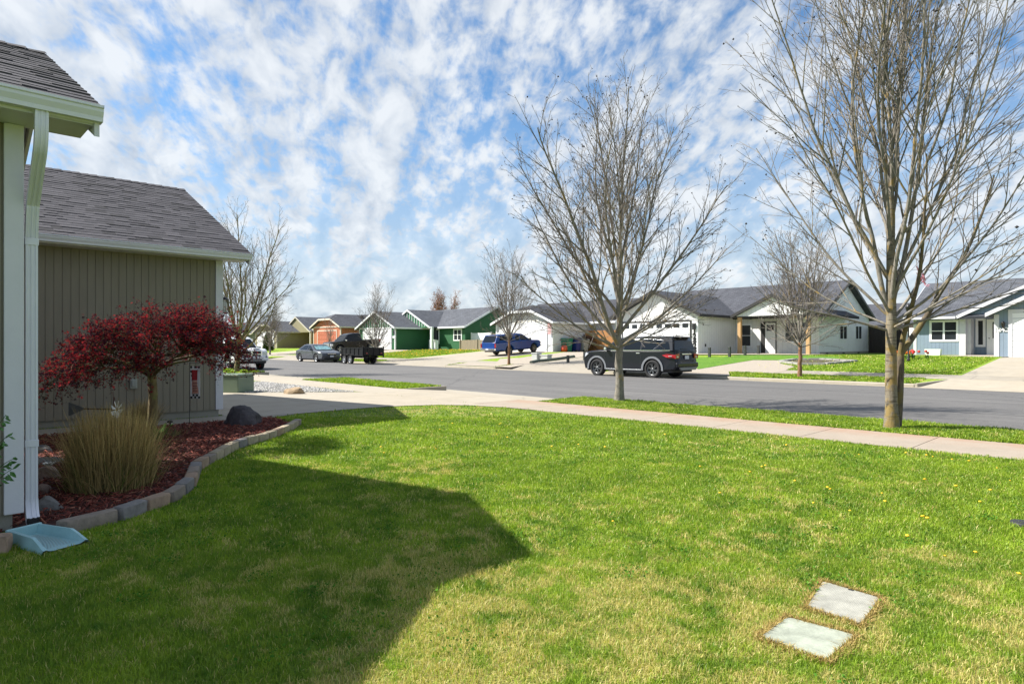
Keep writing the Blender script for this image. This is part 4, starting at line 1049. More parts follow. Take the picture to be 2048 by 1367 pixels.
m_ = MB(); m_.box(-19.9, -14.9, 39.62, 42.08, 3.385, 3.41); m_.build('porch_ceiling', WTR, E)
window_f(E, 20.9, 20.0, 42.1, 1.45, 2.85, mull=0)
window_f(E, 17.6, 15.95, 42.1, 1.75, 2.95, mull=1, bar=True)
m_ = MB(); sx0, sx1 = 19.25, 18.2; m_.box(-sx0, -sx1, 42.04, 42.1, .9, 3.06); fr = m_.build('entry_door_frame', BRZ, E)
m_ = MB(); m_.bbox(-sx0+.32, -sx1-.05, 42.0, 42.05, .93, 2.98, .01); 
for k in range(3): m_.bbox(-sx0+.40+.2*k, -sx0+.52+.2*k, 41.985, 42.0, 1.1, 2.2, .01)
dr = m_.build('entry_door', WTR, E); m_ = MB(); m_.box(-sx0+.42, -sx1-.15, 41.99, 42.0, 2.45, 2.85); m_.build('door_window', GLASS, dr, origin=E.location)
for (pa, pb) in ((1679.5, 1693), (1711, 1722.5)):
    a = onS(pa, 665, 15.5); b = onS(pb, 665, 15.5); zt = onS(pa, 652, 15.5).z; zb = onS(pa, 677, 15.5).z
    window_e(E, 15.5, a.y, b.y, zb, zt, mull=1, bar=False, trim=.06)
m_ = MB(); m_.box(-15.52, -15.46, 42.3, 51.7, .80, 1.05); m_.build('foundation', FOUND, E)
for k in range(3):
    m_ = MB(); y = 43.2+3*k; m_.box(-15.46, -15.44, y, y+.35, .84, 1.0); m_.build('foundation_vent', PLASTIC, E)
def num(parent, body, size, px, py, t, m, sx=1): 
    c = onT(px, py, t-.03); o_ = parent.location
    text_part('house_number', body, size, Matrix.Translation(c-o_) @ Matrix.Rotation(R(90), 4, 'X'), m, parent, .012)
for k, ch in enumerate('12424'):
    num(E, ch, .52, 1388.6+.25*k, 663.5+9.3*k, 37, BLACK)
c = onT(1387.5, 652.5, 36.9); m_ = MB(); m_.bbox(c.x-.09, c.x+.09, 36.86, 36.995, c.z-.2, c.z+.2, .01); m_.build('wall_light', BLACK, E)
c = onS(1410.5, 690, 21.1); m_ = MB(); m_.bbox(c.x, c.x+.04, c.y-.06, c.y+.06, c.z-.09, c.z+.09, .01); m_.build('outlet_cover', BRZ, E)
# ---- blue-grey house at the right edge
BLU = board_mat('blue_boards', (.205, .265, .335), .2, .6)
F = thing('blue_house', 'slate blue board-sided house with white trim and grey roof at the right edge', 'house', (-6.2, 40, .85), world_parts=True)
w = MB(); walls(w, 8.4, 10.95, 45, 55, .7, 3.2); w.mark(); walls(w, -6, 8.4, 46.2, 55, .7, 3.3); w.mark(); walls(w, -.6, 6.17, 40, 47, .7, 3.12); w.build_split('wall', BLU, F)
w = MB(); gable_wall(w, 't', 2.8, 3.36, 39.998, 43, 3.10, .52); w.mark(); gable_wall(w, 't', 3.5, 4.9, 44.75, 45, 3.2, .51); w.mark(); gable_wall(w, 's', 50, 4.99, 10.95, 10, 3.15, .45); w.build_split('gable', BLU, F)
gable_roof(F, SH_G, 's', 50, 5.5, -6, 11.35, 3.17, .45); gable_roof(F, SH_G, 't', 3.5, 5.15, 44.5, 50, 3.20, .51); gable_roof(F, SH_G, 't', 2.8, 3.68, 39.6, 50, 3.10, .52)
tr = MB(); gable_trim(tr, 't', 3.5, 5.15, 44.5, 3.20, .51, -1, h=.2); tr.mark(); gable_trim(tr, 't', 2.8, 3.68, 39.6, 3.10, .52, -1, h=.2); tr.mark(); tr.box(-8.7, -11.4, 44.42, 44.5, 3.04, 3.18); tr.mark(); gable_trim(tr, 's', 50, 5.5, 11.35, 3.17, .45, 1); tr.build_split('fascia', WHITE, F)
cb = MB(); corner(cb, 8.4, 45, .85, 3.1, 1, .18); cb.mark(); cb.box(-10.97, -10.80, 44.975, 45, .85, 3.1); cb.mark(); cb.box(-8.62, -8.30, 44.97, 45, .85, 3.1); cb.mark(); cb.box(-6.19, -5.98, 39.975, 40, .85, 3.05); cb.mark(); cb.box(-8.37, -8.1, 45.2, 46.2, .85, 3.1); cb.build_split('corner_board', WHITE, F)
m_ = MB(); m_.box(-6.17, -8.4, 44.7, 46.2, 3.12, 3.16); m_.build('porch_ceiling', WHITE, F)
def f_at(px, t): p = onT(px, 660, t); return -p.x
window_f(F, f_at(1863.5, 45), f_at(1912.5, 45), 45, onT(1888, 679, 45).z, onT(1888, 644, 45).z, mull=1, trim=.12)
window_f(F, f_at(1956.5, 46.2), f_at(1966, 46.2), 46.2, onT(1960, 689, 46.2).z, onT(1960, 641, 46.2).z, mull=0, bar=False, trim=.13)
m_ = MB(); x0, x1 = -f_at(1974, 46.2), -f_at(1988, 46.2)+.35; m_.box(x0, x1, 46.1, 46.2, .86, 3.02); dr = m_.build('entry_door', VINYL, F)
m_ = MB(); m_.box(x0+.28, x1-.2, 46.085, 46.1, 1.9, 2.85); m_.build('door_window', GLASS, dr, origin=F.location)
m_ = MB(); m_.box(x0-.05, x1, 46.06, 46.12, .86, .94); m_.build('door_sill', WHITE, F)
m_ = MB(); m_.lathe([(0, 0), (.03, 0), (.03, .05), (0, .05)], 10, (x0+.12, 46.05, 1.9), 'Y'); m_.build('door_handle', BLACK, F)
garage_door(F, f_at(2025, 40), -.1, 40, .86, 2.25, VINYL, WHITE, rows=8, panels=1, trim=.17)
c = onT(2006, 650, 39.9); m_ = MB(); m_.lathe([(0, .20), (.05, .17), (.10, .12), (.085, .10), (.06, -.10), (.0, -.13)], 8, tuple(c)); m_.beam(c+Vector((0, .1, -.05)), c+Vector((0, .02, -.16)), .02, .02); m_.tube([c+Vector((0,.02,-.1)), c+Vector((.12,.05,-.2)), c+Vector((.2,.09,-.36))], .012, 5); m_.build('wall_lantern', BLACK, F)
num(F, '12420', .30, 2006, 659, 40, VINYL)
m_ = MB(); m_.box(-10.95, -8.4, 44.985, 45, .82, .93); m_.build('foundation', FOUND, F)
# ---- white-grey house behind the blue pickup
PALE = mat('pale_grey_siding', (.56, .57, .57), .7, var=.05, scale=1); GREYS = mat('grey_siding', (.42, .43, .44), .7, var=.05, scale=1)
Dh = style('pale_house', 'pale grey house with clipped gable garage behind the blue pickup', PALE, WTR, SH_K, 38.0, 3.36, 38, .95, 3.38, .41, 1.3,
    dict(s0=32.2, s1=44.4, t0=43, t1=51, ze=3.50, p=.50), None, None, gable_m=mat('cream_gable', (.62, .60, .54), .7, var=.05))
garage_door(Dh, 35.35, 40.8, 38, .95, 2.12, VINYL, WTR, rows=4, panels=8)
m_ = MB(); m_.box(-41.3, -34.7, 37.95, 37.985, 3.22, 3.34)
for k in range(15): x = -41.0+.44*k; hh = max(0, min(1.0, .41*(3.2-abs(x+38)))); m_.box(x-.03, x+.03, 37.96, 37.99, 3.34, 3.36+hh) if hh > .1 else None
m_.build('gable_battens', PALE, Dh)
m_ = MB(); c = onT(1098, 657, 37.8); m_.box(c.x-.16, c.x+.16, 37.78, 37.80, c.z-.42, c.z+.42)
ban = m_.build('red_banner', mat('banner_red', (.50, .05, .05), .7, var=.25, scale=9), None, origin=(c.x, 37.79, c.z+.42)); tag(ban, 'red and white hanging banner by the garage door of the pale house', 'banner')
m_ = MB(); 
for k in range(3): m_.box(-.16+.11*k, -.11+.11*k, -.018, -.012, -.80, -.05)
o = m_.build('stripe', mat('banner_white', (.7, .68, .66), .7), ban); 
vent_pipe(Dh, 36.5, 46, 5.4)
# ---- green house
GRN = mat('green_siding', (.018, .105, .038), .65, var=.08, scale=1); GRNL = board_mat('green_boards', (.050, .20, .095), .3, .8); 
C_ = style('green_house', 'dark green house with white trim, white garage door and two board gables', GRN, WTR, SH_G, 59.3, 3.55, 37, 1.02, 3.34, .46, 0,
    dict(s0=49.6, s1=63, t0=41.3, t1=49.4, ze=3.40, p=.49), dict(s=57.8, hw=4.1, t=39.9, ze=3.38, p=.48), None, gable_m=GRNL)
garage_door(C_, 56.5, 61.9, 37, 1.02, 2.12, VINYL, WTR, rows=4, panels=8)
m_ = MB(); m_.box(-62.8, -55.8, 36.94, 36.99, 3.22, 3.36); m_.build('gable_band', WTR, C_)
gb = MB()
for k in range(15):
    x = -62.4+.44*k; hh = .46*(3.5-abs(x+59.3))-.1
    if hh > .1: gb.box(x-.025, x+.025, 36.95, 36.985, 3.36, 3.36+hh)
gb.build('gable_battens', WTR, C_)
gb = MB()
for k in range(17):
    x = -61.6+.46*k; hh = .48*(3.7-abs(x+57.8))-.1
    if hh > .1: gb.box(x-.025, x+.025, 39.97, 40.04, 3.45, 3.45+hh)
gb.build('gable_battens', WTR, C_)
m_ = MB(); x = onT(864, 680, 40.1).x; m_.bbox(x-.13, x+.13, 39.95, 40.2, 1.0, 3.4, .01); m_.build('porch_post', WTR, C_)
a = onT(859, 690, 40.4); b = onT(872.5, 690, 40.4); m_ = MB(); m_.box(a.x, b.x, 40.35, 40.42, 1.95, 2.05); m_.box(a.x, b.x, 40.35, 40.42, 1.0, 1.1)
for f_ in (0, .45, .9): m_.box(a.x+(b.x-a.x)*f_, a.x+(b.x-a.x)*f_+.12, 40.34, 40.43, 1.0, 2.05)
m_.box(a.x+(b.x-a.x)*.55, b.x+.25, 40.44, 40.48, 1.05, 2.0); m_.build('porch_railing', WTR, C_)
sg_ = lambda px, t: -onT(px, 660, t).x
window_f(C_, sg_(908.5, 41.3), sg_(922.5, 41.3), 41.3, onT(915, 679, 41.3).z, onT(915, 659.5, 41.3).z, mull=1, trim=.12)
window_f(C_, sg_(874.5, 41.3), sg_(877.5, 41.3), 41.3, onT(876, 685, 41.3).z, onT(876, 659.5, 41.3).z, mull=0, trim=.12, bar=False)
m_ = MB(); m_.box(onT(867.5, 660, 41.2).x, onT(873, 660, 41.2).x, 41.24, 41.3, 1.02, 3.1); m_.build('entry_door', mat('plum_door', (.06, .05, .07), .5), C_)
c = onT(787.6, 672, 36.95); num(C_, '12434', .34, 787.6, 673.5, 37, VINYL) if False else None
m_ = MB(); m_.bbox(c.x-.07, c.x+.07, 36.9, 36.99, c.z+.2, c.z+.6, .01); m_.build('wall_light', BLACK, C_)
m_ = MB(); m_.bbox(c.x-.25, c.x+.25, 36.95, 36.99, c.z-.22, c.z+.02, .01); m_.build('number_plate', VINYL, C_)
vent_pipe(C_, 57.5, 42.6, 4.5, .45); box_vent(C_, 59.6, 44.4, 4.65)
# ---- terracotta house
TER = board_mat('terracotta_boards', (.40, .135, .060), .35, .4); TERD = mat('terracotta_door', (.42, .125, .065), .6, var=.08); CRM = mat('cream_trim', (.62, .55, .45), .6, var=.05)
B_ = style('terracotta_house', 'terracotta house with clipped gable garage and matching orange garage door', TER, CRM, SH_D, 70.4, 3.35, 37, 1.05, 3.66, .43, 1.5,
    dict(s0=66.8, s1=79.0, t0=40, t1=46, ze=3.66, p=.52, hip0=2.6, hip1=2.6), None, None)
garage_door(B_, 68.0, 72.6, 37, 1.05, 2.1, TERD, CRM, rows=4, panels=8)
m_ = MB(); m_.box(-73.7, -67.1, 36.95, 36.99, 3.58, 3.70); m_.build('gable_band', CRM, B_)
box_vent(B_, 73.5, 41.2, 4.95); box_vent(B_, 69.5, 41.2, 4.95)
# ---- olive house
OLV = mat('olive_siding', (.24, .215, .12), .7, var=.06, scale=1); OTR = mat('beige_trim', (.48, .44, .36), .6)
A_ = style('olive_house', 'olive tan house with white garage door, third house left of the green one', OLV, OTR, SH_G, 88.0, 3.6, 37, 1.08, 3.30, .40, 1.4,
    dict(s0=82.2, s1=96, t0=41.7, t1=50, ze=3.35, p=.50), dict(s=85.2, hw=4.4, t=40, ze=3.30, p=.49), None)
garage_door(A_, 85.3, 90.7, 37, 1.08, 2.12, VINYL, WTR, rows=4, panels=8)
m_ = MB(); x = onT(622, 680, 40.2).x; m_.bbox(x-.14, x+.14, 40.05, 40.3, 1.05, 3.4, .01); m_.build('porch_post', OTR, A_)
# ---- grey house farthest left
Z_ = style('grey_house', 'grey house seen through bare branches beyond the white pickup', mat('taupe_far', (.20, .19, .17), .7), OTR, SH_K, 112.0, 3.6, 37, 1.08, 3.30, .43, 1.4,
    dict(s0=104.2, s1=120, t0=41.7, t1=50, ze=3.35, p=.50), None, None)
garage_door(Z_, 109.3, 114.7, 37, 1.08, 2.12, VINYL, WTR, rows=4, panels=8)
Y_ = thing('tan_house', 'low tan house with a dark roof glimpsed at the far end of the street', 'house', (-150, 30, 1), world_parts=True)
w = MB(); walls(w, 140, 152, 14, 33, .3, 3.3); gable_wall(w, 't', 146, 5.9, 14, 33, 3.25, .4); w.build('wall', OTR, Y_); gable_roof(Y_, SH_D, 't', 146, 6.5, 13.5, 33.5, 3.3, .4)
# ---- roof seen behind, between the white and the blue house
G_ = thing('back_house', 'grey house with a dark roof behind the wooden fence', 'house', (-15, 62, .9), world_parts=True)
w = MB(); walls(w, 9, 24, 62.5, 71, .6, 3.3); w.build('wall', GREYS, G_); gable_roof(G_, SH_D, 's', 66.7, 4.8, 8.5, 24.5, 3.25, .44)
G2 = thing('rear_house', 'low grey house with a dark roof behind the pale house', 'house', (-42, 62, .9), world_parts=True)
w = MB(); walls(w, 36, 52, 62.5, 71, .6, 3.0); w.build('wall', GREYS, G2); gable_roof(G2, SH_K, 's', 66.7, 4.8, 35.5, 52.5, 2.9, .40)

# ---- fences
def fence(name, label, p0, p1, z0, z1, m, board=.14, axis_x=True, cap=False, post_m=None, alt=None):
    a = Vector((-p0[0], p0[1], 0)); b = Vector((-p1[0], p1[1], 0)); Ln = (b-a).length; d = (b-a)/Ln; n_ = Vector((d.y, -d.x, 0))
    root = thing(name, label, 'fence', (a.x, a.y, z0), world_parts=True); mb = MB(); k = 0; x = 0; rg = random.Random(int(Ln*10))
    while x < Ln-.02:
        e = min(x+board-.008, Ln); o_ = .004*(k % 2); q = [a+d*x, a+d*e, a+d*e+n_*.02, a+d*x+n_*.02]; dz = rg.uniform(-.012, .012)
        mb.prism([(v.x+n_.x*o_, v.y+n_.y*o_, z0) for v in q], (0, 0, z1-z0+dz)); x += board; k += 1
    bo = mb.build('boards', m, root); 
    rl = MB()
    for z in (z0+.3*(z1-z0), z0+.85*(z1-z0)): rl.beam(a+n_*-.03+Vector((0,0,z)), b+n_*-.03+Vector((0,0,z)), .04, .08)
    rl.build('rails', post_m or m, root)
    n = max(2, int(Ln/2.4)+1)
    for i in range(n):
        c = a+d*(Ln*i/(n-1)); pm = MB(); s_ = n_*.035; pm.bbox(c.x+s_.x-.05, c.x+s_.x+.05, c.y+s_.y-.05, c.y+s_.y+.05, z0, z1+.06, .008); pm.build('post', post_m or m, root)
    return root
WDG = mat('weathered_boards', (.27, .215, .15), .85, var=.3, scale=3, stretch=(7, 7, .5)); WDK = mat('dark_boards', (.055, .042, .036), .85, var=.3, scale=3, stretch=(7, 7, .5)); WDO = mat('cedar_boards', (.36, .165, .055), .75, var=.35, scale=2, stretch=(5, 5, .4))
fence('wooden_fence', 'low weathered wooden fence right of the green house', (49.5, 40.6), (41.6, 40.6), .9, 1.99, WDG)
fence('vinyl_fence', 'white vinyl fence panels behind the wooden fence beside the green house', (49.4, 42), (46.4, 42), .95, 2.70, VINYL, board=.3)
fence('picket_fence', 'grey wooden fence section between the white vinyl fence and the pale house', (46.3, 42), (43.6, 42), .95, 2.6, WDG)
fence('cedar_fence', 'orange cedar board fence between the pale house and the white house', (34.6, 42.2), (27.55, 42.2), .9, 2.72, WDO)
fence('dark_fence', 'dark stained board fence between the white house and the blue house', (15.4, 51.6), (10.9, 49.4), .9, 2.85, WDK)
m_ = MB(); m_.box(-.0, .9, -.05, .05, 0, 1.75); o = m_.build('shed_panel', VINYL, None, origin=(0,0,0)); o.location = (-10.9+.0-1.5, 48.9, .9); tag(o, 'white panel gate at the left end wall of the blue house', 'gate')

# ---- bins and yard things
def bin_(px0, px1, t, h, m, label, lid_m=None):
    a, b = onT(px0, 700, t), onT(px1, 700, t); w_ = abs(b.x-a.x); root = thing('wheelie_bin', label, 'bin', ((a.x+b.x)/2, t, H(-a.x, t)), group='bins beside the pale house')
    mb = MB(); wb = w_*.38; wt_ = w_/2
    mb.add([(-wb,-wb,.06),(wb,-wb,.06),(wb,wb,.06),(-wb,wb,.06),(-wt_,-wt_,h*.9),(wt_,-wt_,h*.9),(wt_,wt_,h*.9),(-wt_,wt_,h*.9)], [(0,3,2,1),(4,5,6,7),(0,1,5,4),(1,2,6,5),(2,3,7,6),(3,0,4,7)]); mb.build('tub', m, root)
    l = MB(); l.bbox(-wt_-.03, wt_+.03, -wt_-.05, wt_+.04, h*.9, h, .03); l.build('lid', lid_m or m, root)
    for sx_ in (-1, 1):
        wh = MB(); wh.lathe([(0, -.03), (.1, -.03), (.1, .03), (0, .03)], 14, (sx_*wb, -wb, .1), 'X'); wh.build('wheel', PLASTIC, root)
bin_(1126, 1140, 39.4, 1.12, mat('bin_green', (.012, .17, .11), .5), 'teal green wheelie bin in the middle of the bins by the pale house')
bin_(1146, 1158, 40.2, 1.15, mat('bin_blue', (.015, .03, .17), .5), 'dark blue wheelie bin right of the teal green bin')
bin_(1160, 1173, 41.0, 1.05, mat('bin_grey', (.33, .34, .34), .5), 'light grey wheelie bin rightmost by the cedar fence', None)
c = onG(1117, 705); m_ = MB(); m_.lathe([(0, 0), (.24, .05), (.27, .25), (.24, .48), (.1, .56), (0, .56)], 14); m_.tube([(.1,0,.5), (.25,0,.75), (-.25,.1,.78)], .02, 6); o = m_.build('leaf_bucket', mat('orange_red', (.50, .06, .02), .5), None, origin=(0,0,0)); o.location = (-34.0, 38.7, .93); tag(o, 'small orange red tub on the ground left of the teal bin', 'tub')
m_ = MB(); rg = random.Random(2)
for k in range(26): m_.tube([(rg.uniform(-.8, .8), rg.uniform(-.2, .2), rg.uniform(.1, 1.35)), (rg.uniform(-.8, .8), rg.uniform(-.2, .2), rg.uniform(.2, 1.45))], rg.uniform(.03, .06), 6)
o = m_.build('brush_pile', mat('brush_brown', (.10, .05, .03), .9), None, origin=(0,0,0)); o.location = (-33.9, 41.8, .95); tag(o, 'brown brush pile stacked behind the bins at the cedar fence', 'brush pile')
# bollard path lights
BOL = [(1136, 725.5, .32), (1169, 720, .36), (1419, 713.6, .40), (1459, 714, .42), (1490, 711, .42), (1516.6, 709, .40)]
names = ['leftmost, at the end of the gravel left of the driveway', 'second from the left beside the driveway apron', 'first right of the dark sport utility vehicle', 'left of the first fir porch post', 'right of the first fir porch post', 'nearest the front door']
for (px, py, h), nm in zip(BOL, names):
    p = onG(px, py); m_ = MB(); m_.bbox(-.05, .05, -.05, .05, -.02, h*.72, .006); m_.bbox(-.043, .043, -.043, .043, h*.72, h*.82, .002); m_.bbox(-.05, .05, -.05, .05, h*.82, h+.03, .006)
    if px < 1200: p = onG(px, py)
    o = m_.build('bollard_light', mat('bollard_dark', (.035, .04, .035), .6), None, origin=(0,0,0)); o.location = p; o.scale = (1.35, 1.35, 1.35)
    tag(o, f'short dark square bollard light, {nm}', 'bollard', 'bollard lights in front of the white house')
# planter ring, low stone edged, on the lawn of the white house
def planter():
    P = [onG(*p) for p in [(1559,724.5),(1590,720.5),(1640,719.8),(1712,723.5),(1650,729.5),(1600,730)]]
    c = sum(P, Vector())/len(P); root = thing('planter_ring', 'low stone edged planter ring on the lawn before the white house', 'planter', tuple(c), world_parts=True)
    mb = MB(); n = len(P); PTS = []
    for i in range(n):
        a, b = P[i], P[(i+1) % n]; k = max(1, int((b-a).length/.4))
        for j in range(k):
            p = a.lerp(b, (j+.04)/k); q = a.lerp(b, (j+.96)/k); mb.beam(p+Vector((0,0,.03)), q+Vector((0,0,.03)), .26, .16)
    mb.build('stone_edge', SLT if False else mat('ring_stone', (.30, .29, .26), .9, var=.25, scale=6), root)
    so = MB(); so.slab([tuple(p+Vector((0,0,.04))) for p in P], .1); so.build('soil', mat('soil', (.07, .05, .035), .95, var=.4, scale=8), root)
planter()
# flowers and lamp post in front of the blue house
FL = mat('leaf_green', (.05, .12, .02), .7, var=.3, scale=20)
def tulips(px, py, cols, label, n=9, sp=.45, seed=1):
    p = onG(px, py); rg = random.Random(seed); root = thing('tulip_clump', label, 'flowers', tuple(p), group='tulips in front of the blue house'); lf = MB(); 
    pet = [MB() for _ in cols]
    for k in range(n):
        x, y = rg.uniform(-sp, sp), rg.uniform(-.2, .2); h = rg.uniform(.26, .38)
        lf.tube([(x, y, 0), (x, y, h)], .008, 4)
        for q in range(3): a = rg.uniform(0, 6.28); lf.add([(x, y, 0), (x+.05*math.cos(a+.5), y+.05*math.sin(a+.5), .15), (x+.12*math.cos(a), y+.12*math.sin(a), .24), (x+.05*math.cos(a-.5), y+.05*math.sin(a-.5), .15)], [(0,1,2,3)])
        pet[k % len(cols)].lathe([(0, -.02), (.05, .0), (.062, .05), (.045, .10), (.0, .075)], 7, (x, y, h))
    lf.build('leaves', FL, root)
    for b_, m in zip(pet, cols): b_.build('petals', m, root)
OR_ = mat('tulip_orange', (.80, .20, .02), .6); RD = mat('tulip_red', (.62, .03, .02), .6)
tulips(1805, 719, [OR_], 'clump of orange tulips left of the black lamp post', 12, .42, 1); tulips(1830, 718, [RD], 'clump of red tulips right of the black lamp post', 10, .55, 2)
p = onG(1817, 723); lp_ = thing('lamp_post', 'slim black yard lamp post among the tulips', 'lamp post', tuple(p))
m_ = MB(); m_.lathe([(0, 0), (.09, 0), (.07, .12), (.035, .2), (.03, 2.2), (.05, 2.25), (0, 2.25)], 10); m_.build('post', BLACK, lp_)
m_ = MB(); m_.lathe([(.05, 2.25), (.13, 2.55), (.15, 2.57), (.03, 2.72), (0, 2.75)], 8); m_.build('lantern', BLACK, lp_)
a = onT(1850.5, 712, 44.3); b = onT(1883, 712, 44.3); m_ = MB(); w_ = (b.x-a.x)/2
m_.add([(-w_*.88,-.2,0),(w_*.88,-.2,0),(w_*.88,.2,0),(-w_*.88,.2,0),(-w_,-.24,.40),(w_,-.24,.40),(w_,.24,.40),(-w_,.24,.40),(-w_*.93,-.19,.40),(w_*.93,-.19,.40),(w_*.93,.19,.40),(-w_*.93,.19,.40),(-w_*.9,-.17,.30),(w_*.9,-.17,.30),(w_*.9,.17,.30),(-w_*.9,.17,.30)],
    [(0,1,5,4),(1,2,6,5),(2,3,7,6),(3,0,4,7),(4,5,9,8),(5,6,10,9),(6,7,11,10),(7,4,8,11),(8,9,13,12),(9,10,14,13),(10,11,15,14),(11,8,12,15),(12,13,14,15)])
o = m_.build('planter_box', VINYL, None, origin=(0,0,0)); o.location = ((a.x+b.x)/2, 44.3, .86); tag(o, 'long white planter box under the front window of the blue house', 'planter')
# utility vaults and dark edging on the lawn by the young street tree
for px, w_, h, lab in ((1073, .5, .42, 'paler small utility box, left of the pair on the lawn by the blue pickup'), (1090, .85, .30, 'low wide grey utility box, right of the pair on the lawn by the blue pickup')):
    p = onG(px, 719); m_ = MB(); m_.bbox(-w_/2, w_/2, -.22, .22, -.05, h, .03); m_.bbox(-w_/2-.03, w_/2+.03, -.25, .25, h-.02, h+.05, .015)
    o = m_.build('utility_vault', mat('vault_grey', (.40, .42, .40), .6, var=.1), None, origin=(0,0,0)); o.location = p; tag(o, lab, 'utility box', 'small utility boxes by the blue pickup')
P = [onG(*q) for q in ((1062,726.5),(1072,724.2),(1090,722.5),(1115,719.5),(1148,714.5))]; m_ = MB(); m_.tube([p-P[0]+Vector((0,0,.06)) for p in P], .11, 8)
o = m_.build('lawn_edging', mat('edging_green', (.07, .09, .07), .8, var=.3), None, origin=(0,0,0)); o.location = P[0]; tag(o, 'dark rounded edging log bordering the small lawn by the utility boxes', 'edging')
drape('gravel_yard', gpoly([(1000,717.5),(1060,714.5),(1066,727),(1020,735),(985,733)]), .016, GR2)
# ---------------------------------------------------------------- vehicles
def sharp(o, ang=38):
    o.data.polygons.foreach_set('use_smooth', [True]*len(o.data.polygons)); o.data.set_sharp_from_angle(angle=R(ang)); return o
def dense(P, step=.22, closed=True):
    out = []; n = len(P)
    for i in range(n if closed else n-1):
        a, b = Vector(P[i]), Vector(P[(i+1) % n]); k = max(1, int(math.ceil((b-a).length/step)))
        for j in range(k): out.append(a.lerp(b, j/k))
    if not closed: out.append(Vector(P[-1]))
    return out
def inset(P, d):
    n = len(P); A = sum(P[i].x*P[(i+1)%n].y-P[(i+1)%n].x*P[i].y for i in range(n)); sg = 1 if A > 0 else -1; out = []
    for i in range(n):
        a, b, c = P[i-1], P[i], P[(i+1) % n]; e1 = (b-a).normalized(); e2 = (c-b).normalized(); n1 = Vector((-e1.y, e1.x))*sg; n2 = Vector((-e2.y, e2.x))*sg
        m = (n1+n2); m = m.normalized() if m.length > 1e-6 else n1; k = 1/max(.5, m.dot(n1)); out.append(b+m*d*k)
    return out
def loft(mb, P, W, x0, x1, round_=.05, taper=.10, wz=None):
    """side outline P carried across the car's width, edges rounded, ends pulled in"""
    L_ = (x1-x0)/2; xm = (x0+x1)/2
    def yw(x, w):
        u = max(0, (abs(x-xm)/L_-.70)/.30); return w*(1-taper*u*u)
    lay = [(-1, round_*1.0), (-(1-round_*.35/W), round_*.45), (-(1-round_*1.1/W), 0), (-.45, 0), (0, 0), (.45, 0), (1-round_*1.1/W, 0), (1-round_*.35/W, round_*.45), (1, round_*1.0)]
    rings = []
    for f_, d in lay:
        Q = inset(P, d) if d else P; rings.append([(q.x, yw(q.x, W*f_)*(wz(q.y) if wz else 1), q.y) for q in Q])
    n = len(P); V = [p for r in rings for p in r]
    F_ = [(i*n+k, i*n+(k+1)%n, (i+1)*n+(k+1)%n, (i+1)*n+k) for i in range(len(lay)-1) for k in range(n)] + [tuple(range(n)), tuple(reversed(range((len(lay)-1)*n, len(lay)*n)))]
    mb.add(V, F_); return yw
def arch(xc, zc, r, z0, n=12):
    """arc over a wheel from rear to front, starting and ending at sill height z0"""
    a0 = math.asin(max(-1, min(1, (z0-zc)/r))); return [(xc+r*math.cos(a), zc+r*math.sin(a)) for a in np.linspace(math.pi-a0, a0, n)]
def wheel(root, x, y, R_, w, side, rim_m, spokes=5, twin=False, name='wheel', rim_r=.66):
    t = MB(); r = R_; h = w/2
    t.lathe([(r*rim_r, -h*.9), (r*.86, -h), (r*.96, -h*.86), (r, -h*.55), (r, h*.55), (r*.96, h*.86), (r*.86, h), (r*rim_r, h*.9), (r*rim_r, -h*.9)], 32, (x, y, R_), 'Y')
    o = t.build(name, RUBBER, root)
    q = MB(); rr = r*rim_r; yo = side*h*.62; s = side
    q.lathe([(rr, -h*.8), (rr, h*.8)], 28, (x, y, R_), 'Y'); q.lathe([(rr*.90, yo*.9), (rr*1.0, yo*1.28), (rr*1.02, yo*1.1), (rr*.92, yo*.7)], 28, (x, y, R_), 'Y')
    q.lathe([(0, yo*1.1), (rr*.17, yo*1.1), (rr*.20, yo*.8), (rr*.2, yo*.3)], 14, (x, y, R_), 'Y')
    for k in range(spokes):
        for off in ((-.16, .16) if twin else (0,)):
            a = 2*math.pi*k/spokes + .3 + off; c, s_ = math.cos(a), math.sin(a); tw = rr*(.05 if twin else .11); px, pz = -s_*tw, c*tw
            q.add([(x+c*rr*.14-px, y+yo*1.0, R_+s_*rr*.14-pz), (x+c*rr*.14+px, y+yo*1.0, R_+s_*rr*.14+pz), (x+c*rr*.95+px*1.1, y+yo*1.12, R_+s_*rr*.95+pz*1.1), (x+c*rr*.95-px*1.1, y+yo*1.12, R_+s_*rr*.95-pz*1.1),
                   (x+c*rr*.14-px, y+yo*.6, R_+s_*rr*.14-pz), (x+c*rr*.14+px, y+yo*.6, R_+s_*rr*.14+pz), (x+c*rr*.95+px, y+yo*.7, R_+s_*rr*.95+pz), (x+c*rr*.95-px, y+yo*.7, R_+s_*rr*.95-pz)],
                  [(0,1,2,3), (7,6,5,4), (0,4,5,1), (1,5,6,2), (2,6,7,3), (3,7,4,0)])
    q.build('rim', rim_m, o)
    d = MB(); d.lathe([(0, y*0+side*(-h*.1)), (rr*.99, side*(-h*.1)), (rr*.99, side*(-h*.2)), (0, side*(-h*.2))], 24, (x, y, R_), 'Y'); d.build('brake_disc', PLASTIC, o)
def paint(name, col, rough=.22, metal=.0): return mat(name, col, rough, metal, var=.03, scale=1.2, coat=.22, spec=.25)
